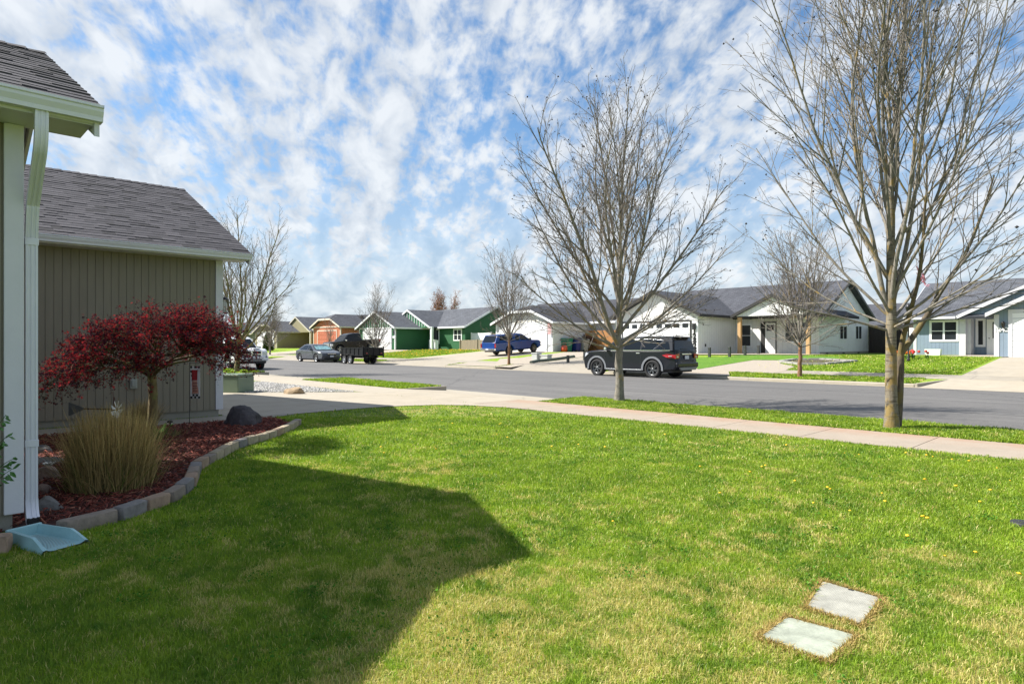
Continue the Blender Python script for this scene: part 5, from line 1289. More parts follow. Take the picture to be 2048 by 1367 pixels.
def car(name, label, cat, loc, rot, sp, paint_m, group=None):
    root = thing(name, label, cat, loc, rot, group); W = sp['W']; xf, xr, Ra, zs, Rw = sp['xf'], sp['xr'], sp['Ra'], sp['sill'], sp['R']; x0, x1 = sp['x0'], sp['x1']
    bot = [(x0+.10, zs+.05)] + arch(xr, Rw, Ra, zs) + arch(xf, Rw, Ra, zs) + [(x1-.12, zs+.02)]
    P = dense(bot + sp['upper'], .25)
    b = MB(); yw = loft(b, P, W, x0, x1, sp.get('round', .055), sp.get('taper', .10)); sharp(b.build('body', paint_m, root), 32)
    ch = MB(); ch.box(x0+.25, x1-.25, -W*.86, W*.86, zs-.06, zs+.03); ch.box(x0+.3, x1-.3, -W*.60, W*.60, zs-.02, zs+.42); ch.build('underbody', PLASTIC, root)
    # cabin
    G = sp['cabin']; zb = sp['belt']; wb, wt_ = sp['wb'], sp['wt']; zt = max(p[1] for p in G)
    def yc(z): f_ = max(0, min(1, (z-zb)/(zt-zb))); return wb+(wt_-wb)*f_
    c = MB(); Q = dense(G, .3); L2 = (max(p.x for p in Q)-min(p.x for p in Q))
    lay = [(-1, .03), (-.94, 0), (-.4, -.012), (0, -.018), (.4, -.012), (.94, 0), (1, .03)]; n = len(Q); V = []
    for f_, d in lay:
        for q in (inset(Q, d) if d > 0 else Q):
            z = q.y + (-d if (d < 0 and q.y > zb+.2) else 0); V.append((q.x, f_*yc(q.y), z))
    c.add(V, [(i*n+k, i*n+(k+1)%n, (i+1)*n+(k+1)%n, (i+1)*n+k) for i in range(len(lay)-1) for k in range(n)]+[tuple(range(n)), tuple(reversed(range((len(lay)-1)*n, len(lay)*n)))])
    sharp(c.build('cabin', sp.get('cabin_m', paint_m), root), 32)
    for wn_, poly in enumerate(sp['windows']):
        for s in (-1, 1):
            m_ = MB(); m_.prism([(x, s*(yc(z)+.002), z) for x, z in poly], (0, s*.006, 0)); m_.build('side_window', CARGLASS, root)
    for nm, (pa, pb, fa, fb) in sp['screens'].items():      # windscreen / rear window between two outline points
        pa, pb = Vector(pa), Vector(pb); d = (pb-pa).normalized(); nr = Vector((-d.y, d.x)) if (pa.x > 0) == (Vector((-d.y, d.x)).x > 0) else Vector((d.y, -d.x))
        A = pa.lerp(pb, fa)+nr*.004; B = pa.lerp(pb, fb)+nr*.004; m_ = MB(); ya, yb = yc(A.y)*.90, yc(B.y)*.88
        m_.prism([(A.x, -ya, A.y), (A.x, ya, A.y), (B.x, yb, B.y), (B.x, -yb, B.y)], (nr.x*.008, 0, nr.y*.008)); m_.build(nm, sp.get('screen_m', CARGLASS), root)
    for x in (xf, xr):
        for s in (-1, 1): wheel(root, x, s*(W-.115-sp.get('tuck', .0)), Rw, sp.get('ww', .235), s, sp.get('rim', ALLOY), sp.get('spokes', 5), sp.get('twin', False))
    def panel(nm, m, x, y, z, dx, dy, dz, b_=.01, parent=None): q = MB(); q.bbox(x-dx/2, x+dx/2, y-dy/2, y+dy/2, z-dz/2, z+dz/2, b_); return q.build(nm, m, parent or root)
    for s in (-1, 1):                                        # mirrors
        mx = sp['mirror']; q = MB(); q.bbox(mx[0]-.07, mx[0]+.07, s*(W-.02), s*(W+.19), mx[1]-.07, mx[1]+.08, .03); q.beam((mx[0], s*(wb-.03), mx[1]-.03), (mx[0], s*(W+.04), mx[1]-.02), .05, .04); q.build('mirror', sp.get('mirror_m', paint_m), root)
    for x, z in sp.get('handles', ()):
        for s in (-1, 1): panel('door_handle', sp.get('handle_m', paint_m), x, s*(W+.005), z, .20, .03, .035, .008)
    sm = MB()
    for x, za, zz in sp.get('seams', ()):
        for s in (-1, 1): sm.box(x-.004, x+.004, s*(W-.002), s*(W+.0015), za, zz)
    if sm.v: sm.build('door_seams', PLASTIC, root)
    return root, panel, yc
RED_L = mat('tail_lamp_red', (.36, .008, .010), .15, var=.1, coat=1); CLEAR_L = mat('lamp_clear', (.55, .57, .60), .12, .3, var=.1, coat=1); AMB = mat('lamp_amber', (.6, .18, .02), .2, coat=1)
PLATE = mat('number_plate', (.55, .57, .62), .5, var=.05)
def ring(mb, x, z, r0, r1, y0, y1, a0, a1, n=16):
    V = []; 
    for a in np.linspace(a0, a1, n): V += [(x+r0*math.cos(a), y0, z+r0*math.sin(a)), (x+r1*math.cos(a), y0, z+r1*math.sin(a)), (x+r1*math.cos(a), y1, z+r1*math.sin(a)), (x+r0*math.cos(a), y1, z+r0*math.sin(a))]
    mb.add(V, [(4*i+k, 4*i+(k+1)%4, 4*i+4+(k+1)%4, 4*i+4+k) for i in range(n-1) for k in range(4)] + [(0,1,2,3), (4*n-1,4*n-2,4*n-3,4*n-4)])
# --- dark SUV
SUVP = paint('paint_slate', (.010, .012, .017), .22); FLARE = mat('flare_grey', (.20, .21, .225), .4, .2, var=.05)
xf, xr = 1.62, -1.46
suv_loc = (-15.84-1.46, 24.86, H(16, 24.86)-.0)
S_, pn, yc = car('sport_utility_vehicle', 'dark slate sport utility vehicle parked at the far kerb behind the street tree', 'car', suv_loc, (0, 0, math.pi), dict(
    W=.985, x0=-2.60, x1=2.55, xf=xf, xr=xr, Ra=.49, sill=.33, R=.405, ww=.27, rim=DARKALLOY, spokes=6, twin=True, round=.06, taper=.13,
    upper=[(2.50, .55), (2.55, .72), (2.54, .98), (2.44, 1.10), (2.2, 1.16), (1.45, 1.24), (0, 1.245), (-2.40, 1.245), (-2.53, 1.18), (-2.56, .90), (-2.60, .78), (-2.60, .50)],
    belt=1.20, cabin=[(1.40, 1.20), (.72, 1.70), (.45, 1.79), (0, 1.84), (-1.0, 1.86), (-2.0, 1.83), (-2.32, 1.80), (-2.38, 1.70), (-2.50, 1.20)], wb=.955, wt=.72,
    windows=[[(1.12, 1.25), (.66, 1.62), (.50, 1.68), (.16, 1.71), (.16, 1.25)], [(.08, 1.25), (.08, 1.71), (-.78, 1.73), (-.78, 1.25)], [(-.86, 1.25), (-.86, 1.73), (-1.72, 1.70), (-1.86, 1.62), (-1.46, 1.27), (-1.40, 1.25)], [(-1.58, 1.27), (-1.97, 1.60), (-2.16, 1.62), (-2.24, 1.50), (-2.32, 1.27)]],
    screens={'windscreen': ((1.40, 1.20), (.72, 1.70), .12, .94), 'rear_window': ((-2.50, 1.20), (-2.38, 1.70), .12, .90)}, mirror=(1.0, 1.28), mirror_m=CHROME, handle_m=CHROME,
    handles=[(.28, 1.10), (-.72, 1.10)], seams=[(1.15, .45, 1.2), (.12, .38, 1.22), (-.84, .60, 1.22)]), SUVP)
m_ = MB()
for s in (-1, 1):
    for x in (xf, xr): m_.mark(); ring(m_, x, .405, .475, .565, s*.95, s*1.005, -.12, math.pi+.12)
m_.build_split('wheel_arch_trim', FLARE, S_)
m_ = MB()
for s in (-1, 1): m_.bbox(xr+.55, xf-.55, s*.93, s*1.02, .33, .385, .015)
m_.build('running_board', FLARE, S_)
m_ = MB()
for s in (-1, 1):
    m_.beam((1.15, s*.965, 1.232), (-2.35, s*.965, 1.232), .012, .022); m_.tube([(-1.50, s*(yc(1.27)+.012), 1.27), (-1.72, s*(yc(1.46)+.012), 1.46), (-1.94, s*(yc(1.66)+.012), 1.66)], .006, 6); m_.tube([(-.2, s*(yc(1.745)+.012), 1.745), (-1.94, s*(yc(1.70)+.012), 1.70)], .007, 6)
m_.build('chrome_trim', CHROME, S_)
for s in (-1, 1):
    m_ = MB(); m_.tube([(.35, s*.66, 1.84), (.2, s*.66, 1.90), (-1.8, s*.66, 1.91), (-2.0, s*.66, 1.85)], .018, 6); m_.build('roof_rail', ALLOY, S_)
    m_ = MB(); m_.prism([(-2.60, s*.94, 1.06), (-2.60, s*.62, 1.10), (-2.60, s*.62, .90), (-2.60, s*.90, .88)], (.03, 0, 0)); m_.prism([(-2.62, s*.91, 1.04), (-2.20, s*.992, 1.10), (-1.98, s*.994, 1.03), (-2.2, s*.994, .93), (-2.60, s*.915, .88)], (0, s*.012, 0)); o = m_.build('tail_light', RED_L, S_)
    q = MB(); q.box(-2.612, -2.60, s*.70, s*.84, .93, .985); q.box(-2.46, -2.3, s*.99, s*1.012, .975, 1.0); q.build('lamp_strip', CLEAR_L, o)
    m_ = MB(); m_.prism([(2.50, s*.60, 1.06), (2.30, s*.92, 1.10), (2.1, s*.97, 1.07), (2.35, s*.93, .90), (2.53, s*.66, .90)], (.03, s*.02, 0)); m_.build('headlight', CLEAR_L, S_)
pn('tailgate_trim', CHROME, -2.585, 0, 1.075, .03, .78, .05); pn('number_plate', PLATE, -2.60, 0, .93, .02, .32, .15, .004); pn('rear_bumper', SUVP, -2.60, 0, .60, .16, 1.72, .22, .05)
m_ = MB(); m_.prism([(-2.69, -.72, .50), (-2.69, .72, .50), (-2.69, .60, .38), (-2.69, -.60, .38)], (.06, 0, 0)); m_.build('skid_plate', FLARE, S_)
pn('rear_wiper', PLASTIC, -2.50, .1, 1.29, .03, .5, .02, .004); pn('spoiler', SUVP, -2.42, 0, 1.815, .24, 1.28, .035, .01); pn('grille', CHROME, 2.545, 0, .90, .04, .7, .30)
# --- grey sedan
SED = paint('paint_grey', (.085, .092, .110), .25, .3)
s_f, s_r = 47.4, 50.15
D1, pn, yc = car('sedan', 'grey sedan parked ahead of the black trailer with a sunshade in the windscreen', 'car', (-(s_f+s_r)/2, 24.85, H(49, 24.85)), (0, 0, 0), dict(
    W=.92, x0=-2.42, x1=2.36, xf=1.40, xr=-1.40, Ra=.37, sill=.24, R=.325, ww=.215, rim=ALLOY, spokes=7, round=.07, taper=.18,
    upper=[(2.32, .42), (2.36, .58), (2.30, .74), (2.05, .84), (1.15, .98), (0, .98), (-1.6, 1.0), (-2.22, .98), (-2.38, .88), (-2.42, .62), (-2.38, .36)],
    belt=.94, cabin=[(1.22, .95), (.28, 1.40), (-.1, 1.455), (-.7, 1.46), (-1.15, 1.41), (-1.95, .98)], wb=.86, wt=.62,
    windows=[[(.84, .99), (.18, 1.33), (-.16, 1.37), (-.16, .99)], [(-.24, .99), (-.24, 1.37), (-.82, 1.37), (-1.0, 1.32), (-1.12, .99)], [(-1.18, 1.0), (-1.07, 1.28), (-1.52, 1.03)]],
    screens={'windscreen': ((1.22, .95), (.28, 1.40), .1, .95), 'rear_window': ((-1.95, .98), (-1.15, 1.41), .12, .92)}, mirror=(.72, 1.02),
    handles=[(-.05, .90), (-.95, .92)], seams=[(.92, .34, .95), (-.2, .3, .97), (-1.08, .55, .97)]), SED)
m_ = MB(); m_.prism([(1.085, -.66, 1.028), (1.085, .66, 1.028), (.50, .58, 1.308), (.50, -.58, 1.308)], (.004, 0, .006)); m_.build('sunshade', mat('sunshade_teal', (.22, .40, .42), .35, .3, var=.5, scale=6), D1)
for s in (-1, 1):
    m_ = MB(); m_.prism([(2.30, s*.46, .66), (2.12, s*.80, .70), (1.78, s*.885, .80), (1.95, s*.84, .66), (2.30, s*.5, .58)], (.02, s*.02, .01)); m_.build('headlight', CLEAR_L, D1)
pn('grille', PLASTIC, 2.34, 0, .63, .05, .75, .14); pn('lower_intake', PLASTIC, 2.33, 0, .38, .05, 1.1, .12); pn('number_plate', PLATE, 2.37, 0, .50, .02, .32, .13, .004); pn('grille_bar', CHROME, 2.365, 0, .70, .02, .7, .03, .004)
# --- pickups
def pickup(name, label, loc, rot, pm, dims, rim, full=True, canopy=False, group=None, extra=None):
    L_, Wd, Ht, wb_, Rw = dims; x1 = L_*.5; x0 = -L_*.5; xf = x1-L_*.165; xr = xf-wb_; k = Ht/1.93; bz = 1.20*k if full else 1.02; hz = 1.20*k if full else .98
    cabr = -.62 if full else -.38; cabf = xf-.42 if full else xf-.36; s_ = .42 if full else .36
    sp = dict(W=Wd, x0=x0, x1=x1, xf=xf, xr=xr, Ra=Rw+.085, sill=s_, R=Rw, ww=.265 if full else .2, rim=rim, spokes=5 if full else 6, round=.06, taper=.10,
        upper=[(x1-.03, s_+.15), (x1, s_+.30), (x1-.02, hz-.14), (x1-.12, hz-.05), (x1-.35, hz), (cabf+.05, hz+.05), (0, bz), (x0+.06, bz), (x0, bz-.06), (x0, s_+.14)],
        belt=bz-.05, cabin=[(cabf+.05, bz), (cabf-.62, Ht-.13), (cabf-.85, Ht-.05), (cabf-1.3, Ht), (cabr+.15, Ht-.02), (cabr, Ht-.10), (cabr-.10, bz-.03)], wb=Wd-.045, wt=Wd-.26,
        screens={'windscreen': ((cabf+.05, bz), (cabf-.62, Ht-.13), .10, .94), 'rear_window': ((cabr-.10, bz-.03), (cabr, Ht-.10), .2, .85)}, mirror=(cabf-.22, bz+.08), tuck=.02,
        mirror_m=CHROME if full else PLASTIC, handles=[(cabf-1.12, bz-.12)] + ([(cabr+.25, bz-.12)] if full else []), seams=[(cabf-.12, s_+.1, bz-.02), ((cabf+cabr)/2-.28 if full else cabr+.05, s_+.1, bz-.02), (cabr-.06, s_+.12, bz-.01)], handle_m=PLASTIC)
    ws = bz+.05; wt2 = Ht-.14; mid = (cabf+cabr)/2-.30
    sp['windows'] = [[(cabf-.22, ws), (cabf-.74, wt2-.02), (mid+.06, wt2), (mid+.06, ws)], [(mid-.04, ws), (mid-.04, wt2), (cabr+.12, wt2-.02), (cabr+.04, ws)]]
    root, pn, yc = car(name, label, 'pickup truck', loc, rot, sp, pm, group)
    return root, pn, yc, dict(x0=x0, x1=x1, xf=xf, xr=xr, bz=bz, hz=hz, W=Wd, cabf=cabf, cabr=cabr)
WP = paint('paint_white', (.72, .73, .75), .3); BP = paint('paint_black', (.010, .011, .014), .12); UP = paint('paint_blue', (.010, .050, .21), .25)
# white pickup seen from its front
s_ax = 36.6
Wt, pn, yc, q_ = pickup('pickup_truck', 'white full-size pickup facing the camera behind the street tree by the garage', (-(36.6+1.95)+.0, 14.22, H(38, 14.3)), (0, 0, 0), WP, (5.6, 1.0, 1.92, 3.56, .40), ALLOY)
X1 = q_['x1']; hz = q_['hz']
gr = pn('grille', CHROME, X1-.005, 0, hz-.30, .08, 1.18, .44, .03)
for a, b in ((-1, 1), (1, 1), (-1, 0), (1, 0)): pn('grille_opening', PLASTIC, X1+.035, a*.29, hz-.40+b*.20, .03, .46, .15, .03, gr)
pn('emblem', CHROME, X1+.045, 0, hz-.29, .03, .12, .14, .03, gr)
for s in (-1, 1):
    m_ = MB(); m_.bbox(X1-.20, X1+.0, s*.64, s*.93, hz-.42, hz-.16, .04); m_.build('headlight', CLEAR_L, Wt)
    pn('fog_light', CLEAR_L, X1+.04, s*.72, .60, .03, .18, .09, .02)
pn('front_bumper', WP, X1+.0, 0, .66, .16, 1.9, .28, .05); pn('lower_intake', PLASTIC, X1+.06, 0, .60, .05, 1.15, .09, .02); pn('air_dam', PLASTIC, X1-.05, 0, .44, .1, 1.7, .14, .03)
for s in (-1, 1): m_ = MB(); m_.bbox(q_['xf']+.5, X1-.1, s*.18, s*.55, hz+.00, hz+.04, .02); m_.build('bonnet_bulge', WP, Wt)
# black pickup side-on in the green house's driveway
slope = math.atan(.0685)
tm = 33.5; Bt, pn, yc, q_ = pickup('pickup_truck', 'black crew cab pickup standing in the driveway behind the trailer', (-58.3, tm, H(58.3, tm)+.014), (slope*0, 0, -math.pi/2), BP, (5.6, .99, 1.95, 3.56, .41), ALLOY)
Bt.rotation_euler = Euler((0, slope, -math.pi/2), 'XYZ'); Bt.rotation_mode = 'QUATERNION'; Bt.rotation_quaternion = Matrix.Rotation(-math.pi/2, 3, 'Z').to_quaternion() @ Euler((0, slope, 0)).to_quaternion()
pn('grille', CHROME, q_['x1']-.005, 0, q_['hz']-.3, .08, 1.15, .4, .03)
for s in (-1, 1): m_ = MB(); m_.bbox(q_['x1']-.22, q_['x1']+.0, s*.66, s*.95, q_['hz']-.42, q_['hz']-.18, .04); m_.build('headlight', CLEAR_L, Bt); pn('tail_light', RED_L, q_['x0']+.03, s*.93, .98, .12, .12, .36)
pn('front_bumper', CHROME, q_['x1']+.0, 0, .62, .16, 1.9, .26, .05); pn('rear_bumper', CHROME, q_['x0']-.04, 0, .60, .16, 1.8, .2, .04)
# blue compact pickup with canopy
t_r, t_f = 33.7, 36.35
Ub, pn, yc, q_ = pickup('pickup_truck', 'blue compact pickup with a canopy over its bed in the pale house driveway', (-(35.2+.86), (t_r+t_f)/2-.02-.15, H(36, 34.85)+.014), (0, 0, math.pi/2), UP, (5.0, .86, 1.62, 2.72, .335), DARKALLOY, full=False)
Ub.rotation_mode = 'QUATERNION'; Ub.rotation_quaternion = Matrix.Rotation(math.pi/2, 3, 'Z').to_quaternion() @ Euler((0, -slope, 0)).to_quaternion()
m_ = MB(); x0 = q_['x0']; cr = q_['cabr']; bz = q_['bz']; P = dense([(x0+.03, bz), (cr-.12, bz), (cr-.12, 1.60), (x0+.55, 1.60), (x0+.36, 1.57)], .3); 
loft(m_, P, .80, x0, cr, .04, .0, wz=lambda z: 1-.10*(z-bz)/.6); cp = sharp(m_.build('canopy', UP, Ub), 32)
for s in (-1, 1):
    m_ = MB(); yv = lambda z: .80*(1-.10*(z-bz)/.6)+.003; m_.prism([(x0+.45, s*yv(bz+.14), bz+.14), (cr-.28, s*yv(bz+.14), bz+.14), (cr-.28, s*yv(1.50), 1.50), (x0+.60, s*yv(1.50), 1.50)], (0, s*.008, 0)); m_.build('canopy_window', CARGLASS, cp)
a = Vector((x0+.05, bz+.06)); b = Vector((x0+.33, 1.53)); m_ = MB(); m_.prism([(a.x-.015, -.66, a.y), (a.x-.015, .66, a.y), (b.x-.015, .62, b.y), (b.x-.015, -.62, b.y)], (-.01, 0, .004)); m_.build('canopy_rear_window', CARGLASS, cp)
for s in (-1, 1): pn('tail_light', RED_L, x0+.0, s*.80, .80, .07, .11, .30); pn('headlight', CLEAR_L, q_['x1']-.03, s*.62, .76, .10, .36, .16)
pn('rear_bumper', CHROME, x0-.06, 0, .52, .16, 1.62, .16, .03); pn('number_plate', PLATE, x0-.145, 0, .54, .02, .3, .12, .003); pn('tailgate', UP, x0-.004, 0, .80, .02, 1.42, .42, .01); pn('grille', CHROME, q_['x1']+.0, 0, .74, .05, .8, .18); pn('front_bumper', CHROME, q_['x1']+.02, 0, .52, .12, 1.6, .16, .03)
# --- dump trailer
TB = mat('trailer_black', (.008, .008, .009), .45, 0, var=.3, spec=.25)
Tr = thing('dump_trailer', 'black tandem axle dump trailer parked at the far kerb behind the sedan', 'trailer', (-42.1, 24.75, H(42, 24.75)), (0, 0, math.pi))
m_ = MB(); hw = .80; xr_, xf_ = -2.0, 1.15
m_.box(xr_, xf_, -hw, hw, .66, .72); m_.box(xr_, xf_, -hw, -hw+.05, .72, 1.16); m_.box(xr_, xf_, hw-.05, hw, .72, 1.16); m_.box(xf_-.05, xf_, -hw+.05, hw-.05, .72, 1.16)
for s in (-1, 1):
    m_.box(xr_, xf_, s*(hw-.02), s*(hw+.04), 1.16, 1.22); m_.box(xr_, xf_, s*hw, s*(hw+.03), .60, .68)
    for k in range(6): x = xr_+.08+k*.60; m_.box(x, x+.06, s*hw, s*(hw+.035), .68, 1.16)
m_.build('bed', TB, Tr)
m_ = MB(); m_.bbox(xr_-.07, xr_-.01, -hw-.03, hw+.03, .66, 1.22, .01)
for y in (-.5, 0, .5): m_.box(xr_-.10, xr_-.07, y-.03, y+.03, .68, 1.2)
m_.build('tailgate', TB, Tr)
m_ = MB()
for s in (-1, 1): m_.box(-1.9, 1.7, s*.42-.04, s*.42+.04, .46, .60); m_.beam((1.6, s*.42, .53), (2.9, 0, .53), .08, .12)
for k in range(5): m_.box(-1.7+k*.8, -1.6+k*.8, -.42, .42, .50, .60)
m_.build('frame', TB, Tr)
for s in (-1, 1):
    m_ = MB()
    for x in (-.43, .43): ring(m_, x, .34, .38, .405, s*(hw+.02), s*(hw+.27), .25 if x > 0 else .9, math.pi-.25 if x < 0 else math.pi-.9)
    m_.box(-.20, .20, s*(hw+.02), s*(hw+.27), .66, .69); m_.build('mudguard', TB, Tr)
    for x in (-.43, .43): wheel(Tr, x, s*(hw+.13), .345, .2, s, ALLOY, 8, False)
m_ = MB(); m_.bbox(1.25, 1.75, -.3, .3, .60, .95, .02); m_.build('battery_box', TB, Tr)
m_ = MB(); m_.tube([(2.2, .22, .05), (2.2, .22, 1.15)], .045, 8); m_.tube([(2.2, .22, 1.1), (2.2, .40, 1.1)], .015, 6); m_.bbox(2.08, 2.32, .1, .34, 0, .03, .005); m_.build('jack', TB, Tr)
m_ = MB()
for s in (-1, 1): m_.bbox(xr_-.03, xr_+.03, s*(hw+.05)-.04, s*(hw+.05)+.04, .50, 1.30, .01)
m_.build('stake_post', TB, Tr)
for s in (-1, 1): m_ = MB(); m_.bbox(xr_-.12, xr_-.10, s*.6-.07, s*.6+.07, .78, .84, .005); m_.build('tail_light', RED_L, Tr)
# ---------------------------------------------------------------- trees
class Tree:
    def __init__(s, seed): s.rg = np.random.default_rng(seed); s.b = []; s.tips = []
    def grow(s, p, d, L_, r0, lvl, trop, wob, spec, r1=None):
        rg = s.rg; n = max(3, int(L_/spec['seg'][min(lvl, len(spec['seg'])-1)])); st_ = L_/n; pts = [p.copy()]; d = d/np.linalg.norm(d)
        for i in range(n):
            d = d + rg.normal(0, wob, 3) + np.array([0, 0, trop])*st_; d /= np.linalg.norm(d); p = p + d*st_; pts.append(p.copy())
        pts = np.array(pts); r1 = r1 if r1 is not None else max(spec['rmin'], r0*.22); rad = r0+(r1-r0)*np.linspace(0, 1, n+1)**.85
        s.b.append((pts, rad, lvl)); s.tips.append((pts[-1], lvl))
        return pts, rad
    def branch(s, p, d, L_, r0, lvl, spec):
        rg = s.rg; trop = spec['trop'][lvl]; pts, rad = s.grow(p, d, L_, r0, lvl, trop, spec['wob'][lvl], spec)
        if lvl >= spec['levels']: return
        N_ = max(2, int(L_*spec['dens'][lvl]*rg.uniform(.8, 1.2))); n = len(pts)-1; phase = rg.uniform(0, 6.28)
        for k in range(N_):
            f_ = spec['start'][lvl] + (1-spec['start'][lvl])*((k+rg.random()*.8)/N_); f_ = min(f_, .97); i = min(int(f_*n), n-1); u = f_*n-i
            q = pts[i]*(1-u)+pts[i+1]*u; t_ = pts[i+1]-pts[i]; t_ /= np.linalg.norm(t_); a = phase + k*2.4 + rg.normal(0, .3)
            ref = np.array([0, 0, 1.0]) if abs(t_[2]) < .9 else np.array([1.0, 0, 0]); e1 = np.cross(t_, ref); e1 /= np.linalg.norm(e1); e2 = np.cross(t_, e1)
            ang = R(rg.uniform(*spec['ang'][lvl])); nd = t_*math.cos(ang)+(e1*math.cos(a)+e2*math.sin(a))*math.sin(ang)
            l2 = L_*spec['ratio'][lvl]*(1.12-f_*.72)*rg.uniform(.7, 1.25); l2 = max(l2, spec['lmin'][lvl]); r2 = min(rad[i]*.62, spec['rmin']+l2*spec['rl'])
            s.branch(q, nd, l2, r2, lvl+1, spec)
    def mesh(s, name, m, parent, loc, sel, sides):
        V = []; F = []; o = 0
        for pts, rad, lvl in s.b:
            if lvl not in sel: continue
            k = sides[min(lvl, len(sides)-1)]; T = np.gradient(pts, axis=0); T /= np.linalg.norm(T, axis=1)[:, None]; mean = pts[-1]-pts[0]; mean = mean/np.linalg.norm(mean)
            ref = np.array([0, 0, 1.0]) if abs(mean[2]) < .85 else np.array([1.0, .2, 0]); A = np.cross(T, ref); A /= np.linalg.norm(A, axis=1)[:, None]; B = np.cross(T, A)
            an = np.arange(k)*2*np.pi/k; ring_ = pts[:, None, :] + rad[:, None, None]*(np.cos(an)[None, :, None]*A[:, None, :]+np.sin(an)[None, :, None]*B[:, None, :])
            n = len(pts); V.append(ring_.reshape(-1, 3)); i, j = np.meshgrid(np.arange(n-1), np.arange(k), indexing='ij')
            F.append(np.stack([i*k+j, i*k+(j+1)%k, (i+1)*k+(j+1)%k, (i+1)*k+j], -1).reshape(-1, 4)+o); o += n*k
        V = np.concatenate(V)-np.array(loc); F = np.concatenate(F); ob = npmesh(name, V, F, m, nv=4, smooth=True, parent=parent); return ob
def blobs(name, P, size, rg, m, parent, loc):
    n = len(P); B = np.array([(1,0,0),(-1,0,0),(0,1,0),(0,-1,0),(0,0,1),(0,0,-1)], float); S = rg.uniform(*size, (n, 1, 1))
    V = (B[None]*S*rg.uniform(.75, 1.2, (n, 6, 3)) + P[:, None, :] - np.array(loc)).reshape(-1, 3); F0 = np.array([(0,2,4),(2,1,4),(1,3,4),(3,0,4),(2,0,5),(1,2,5),(3,1,5),(0,3,5)])
    o = npmesh(name, V, (np.arange(n)[:, None, None]*6+F0[None]).reshape(-1, 3), m, parent=parent); o['kind'] = 'stuff'; return o
BK_GREY = bark('bark_grey', (.13, .115, .095), (.27, .245, .205), (.30, .20, .055), .56); BK_PALE = bark('bark_pale', (.125, .105, .075), (.25, .215, .155), (.25, .17, .045), .50, rings=True)
BK_TW = mat('twig_bark', (.165, .140, .122), .9, var=.25, scale=2); BK_TWP = mat('twig_bark_pale', (.205, .178, .158), .9, var=.25, scale=2); BK_BR = bark('bark_brown', (.14, .07, .035), (.27, .15, .075), (.22, .17, .10), .6); BK_OL = bark('bark_olive', (.11, .085, .04), (.23, .175, .08), (.16, .19, .05), .5)
FRUIT = mat('dark_fruit', (.025, .020, .020), .8, var=.3, scale=5)
def tree(name, label, base_, spec, seed, bark_m, twig_m, fruit=0, group=None, top_leaf=None):
    T = Tree(seed); rg = T.rg; b0 = np.array([base_[0], base_[1], base_[2]-.04]); fk = spec['fork']; r0 = spec['r0']; lean = np.array([*spec.get('lean', (0, 0)), 1.0])
    n = 10; pts = []; rad = []
    for i in range(n+1):
        f_ = i/n; pts.append(b0+lean/np.linalg.norm(lean)*fk*f_ + (rg.normal(0, .012, 3) if 0 < i < n else 0)); rad.append(r0*(1-spec.get('tt', .20)*f_)*(1+.30*math.exp(-f_*fk/.10)+.08*math.exp(-f_*fk/.35)))
    T.b.append((np.array(pts), np.array(rad), 0)); top = pts[-1]
    for (az, el, L_, rf, hf) in spec['limbs']:
        a = R(az)+YAW; d = np.array([math.cos(a)*math.cos(R(el)), math.sin(a)*math.cos(R(el)), math.sin(R(el))]); k = min(n, max(0, hf*n)); i = min(int(k), n-1)
        q = pts[i]*(1-(k-i))+pts[i+1]*(k-i) if hf <= 1 else top; T.branch(np.array(q), d, L_, r0*rf, 1, spec)
    root = thing(name, label, 'tree', tuple(base_), group=group)
    T.mesh('trunk', bark_m, root, base_, (0,), [14])
    T.mesh('limbs', BK_GREY if bark_m in (BK_BR, BK_PALE) else bark_m, root, base_, (1, 2) if spec['levels'] > 2 else (1,), [12, 8, 5]); T.mesh('twigs', twig_m, root, base_, (3, 4, 5) if spec['levels'] > 2 else (2, 3), [12, 8, 5, 3, 3])
    if fruit:
        c = [p for p, l in T.tips if l >= 3]; c = np.array(c); c = c[rg.permutation(len(c))[:fruit]]; c = c+rg.normal(0, .02, c.shape); blobs('fruit', c, (.013, .025), rg, FRUIT, root, base_)
    return root, T
def limbs_ring(rg, groups):
    out = []
    for n, (e0, e1), (l0, l1), (r0, r1), (h0, h1) in groups:
        ph = rg.uniform(0, 360)
        for k in range(n): out.append((ph+360*k/n+rg.normal(0, 12), rg.uniform(e0, e1), rg.uniform(l0, l1), rg.uniform(r0, r1), rg.uniform(h0, h1)))
    return out
SP = dict(seg=[.2, .28, .2, .13, .09], trop=[0, .10, .14, .12, .1], wob=[0, .05, .06, .08, .09], dens=[0, 3.6, 4.0, 3.0], start=[0, .18, .12, .1], ang=[0, (18, 38), (20, 42), (25, 48)], ratio=[0, .44, .44, .38], lmin=[0, .35, .2, .09], rl=.0075, rmin=.0036, levels=4)
rgl = np.random.default_rng(11)
g_st = 'bare street trees along the near kerb'
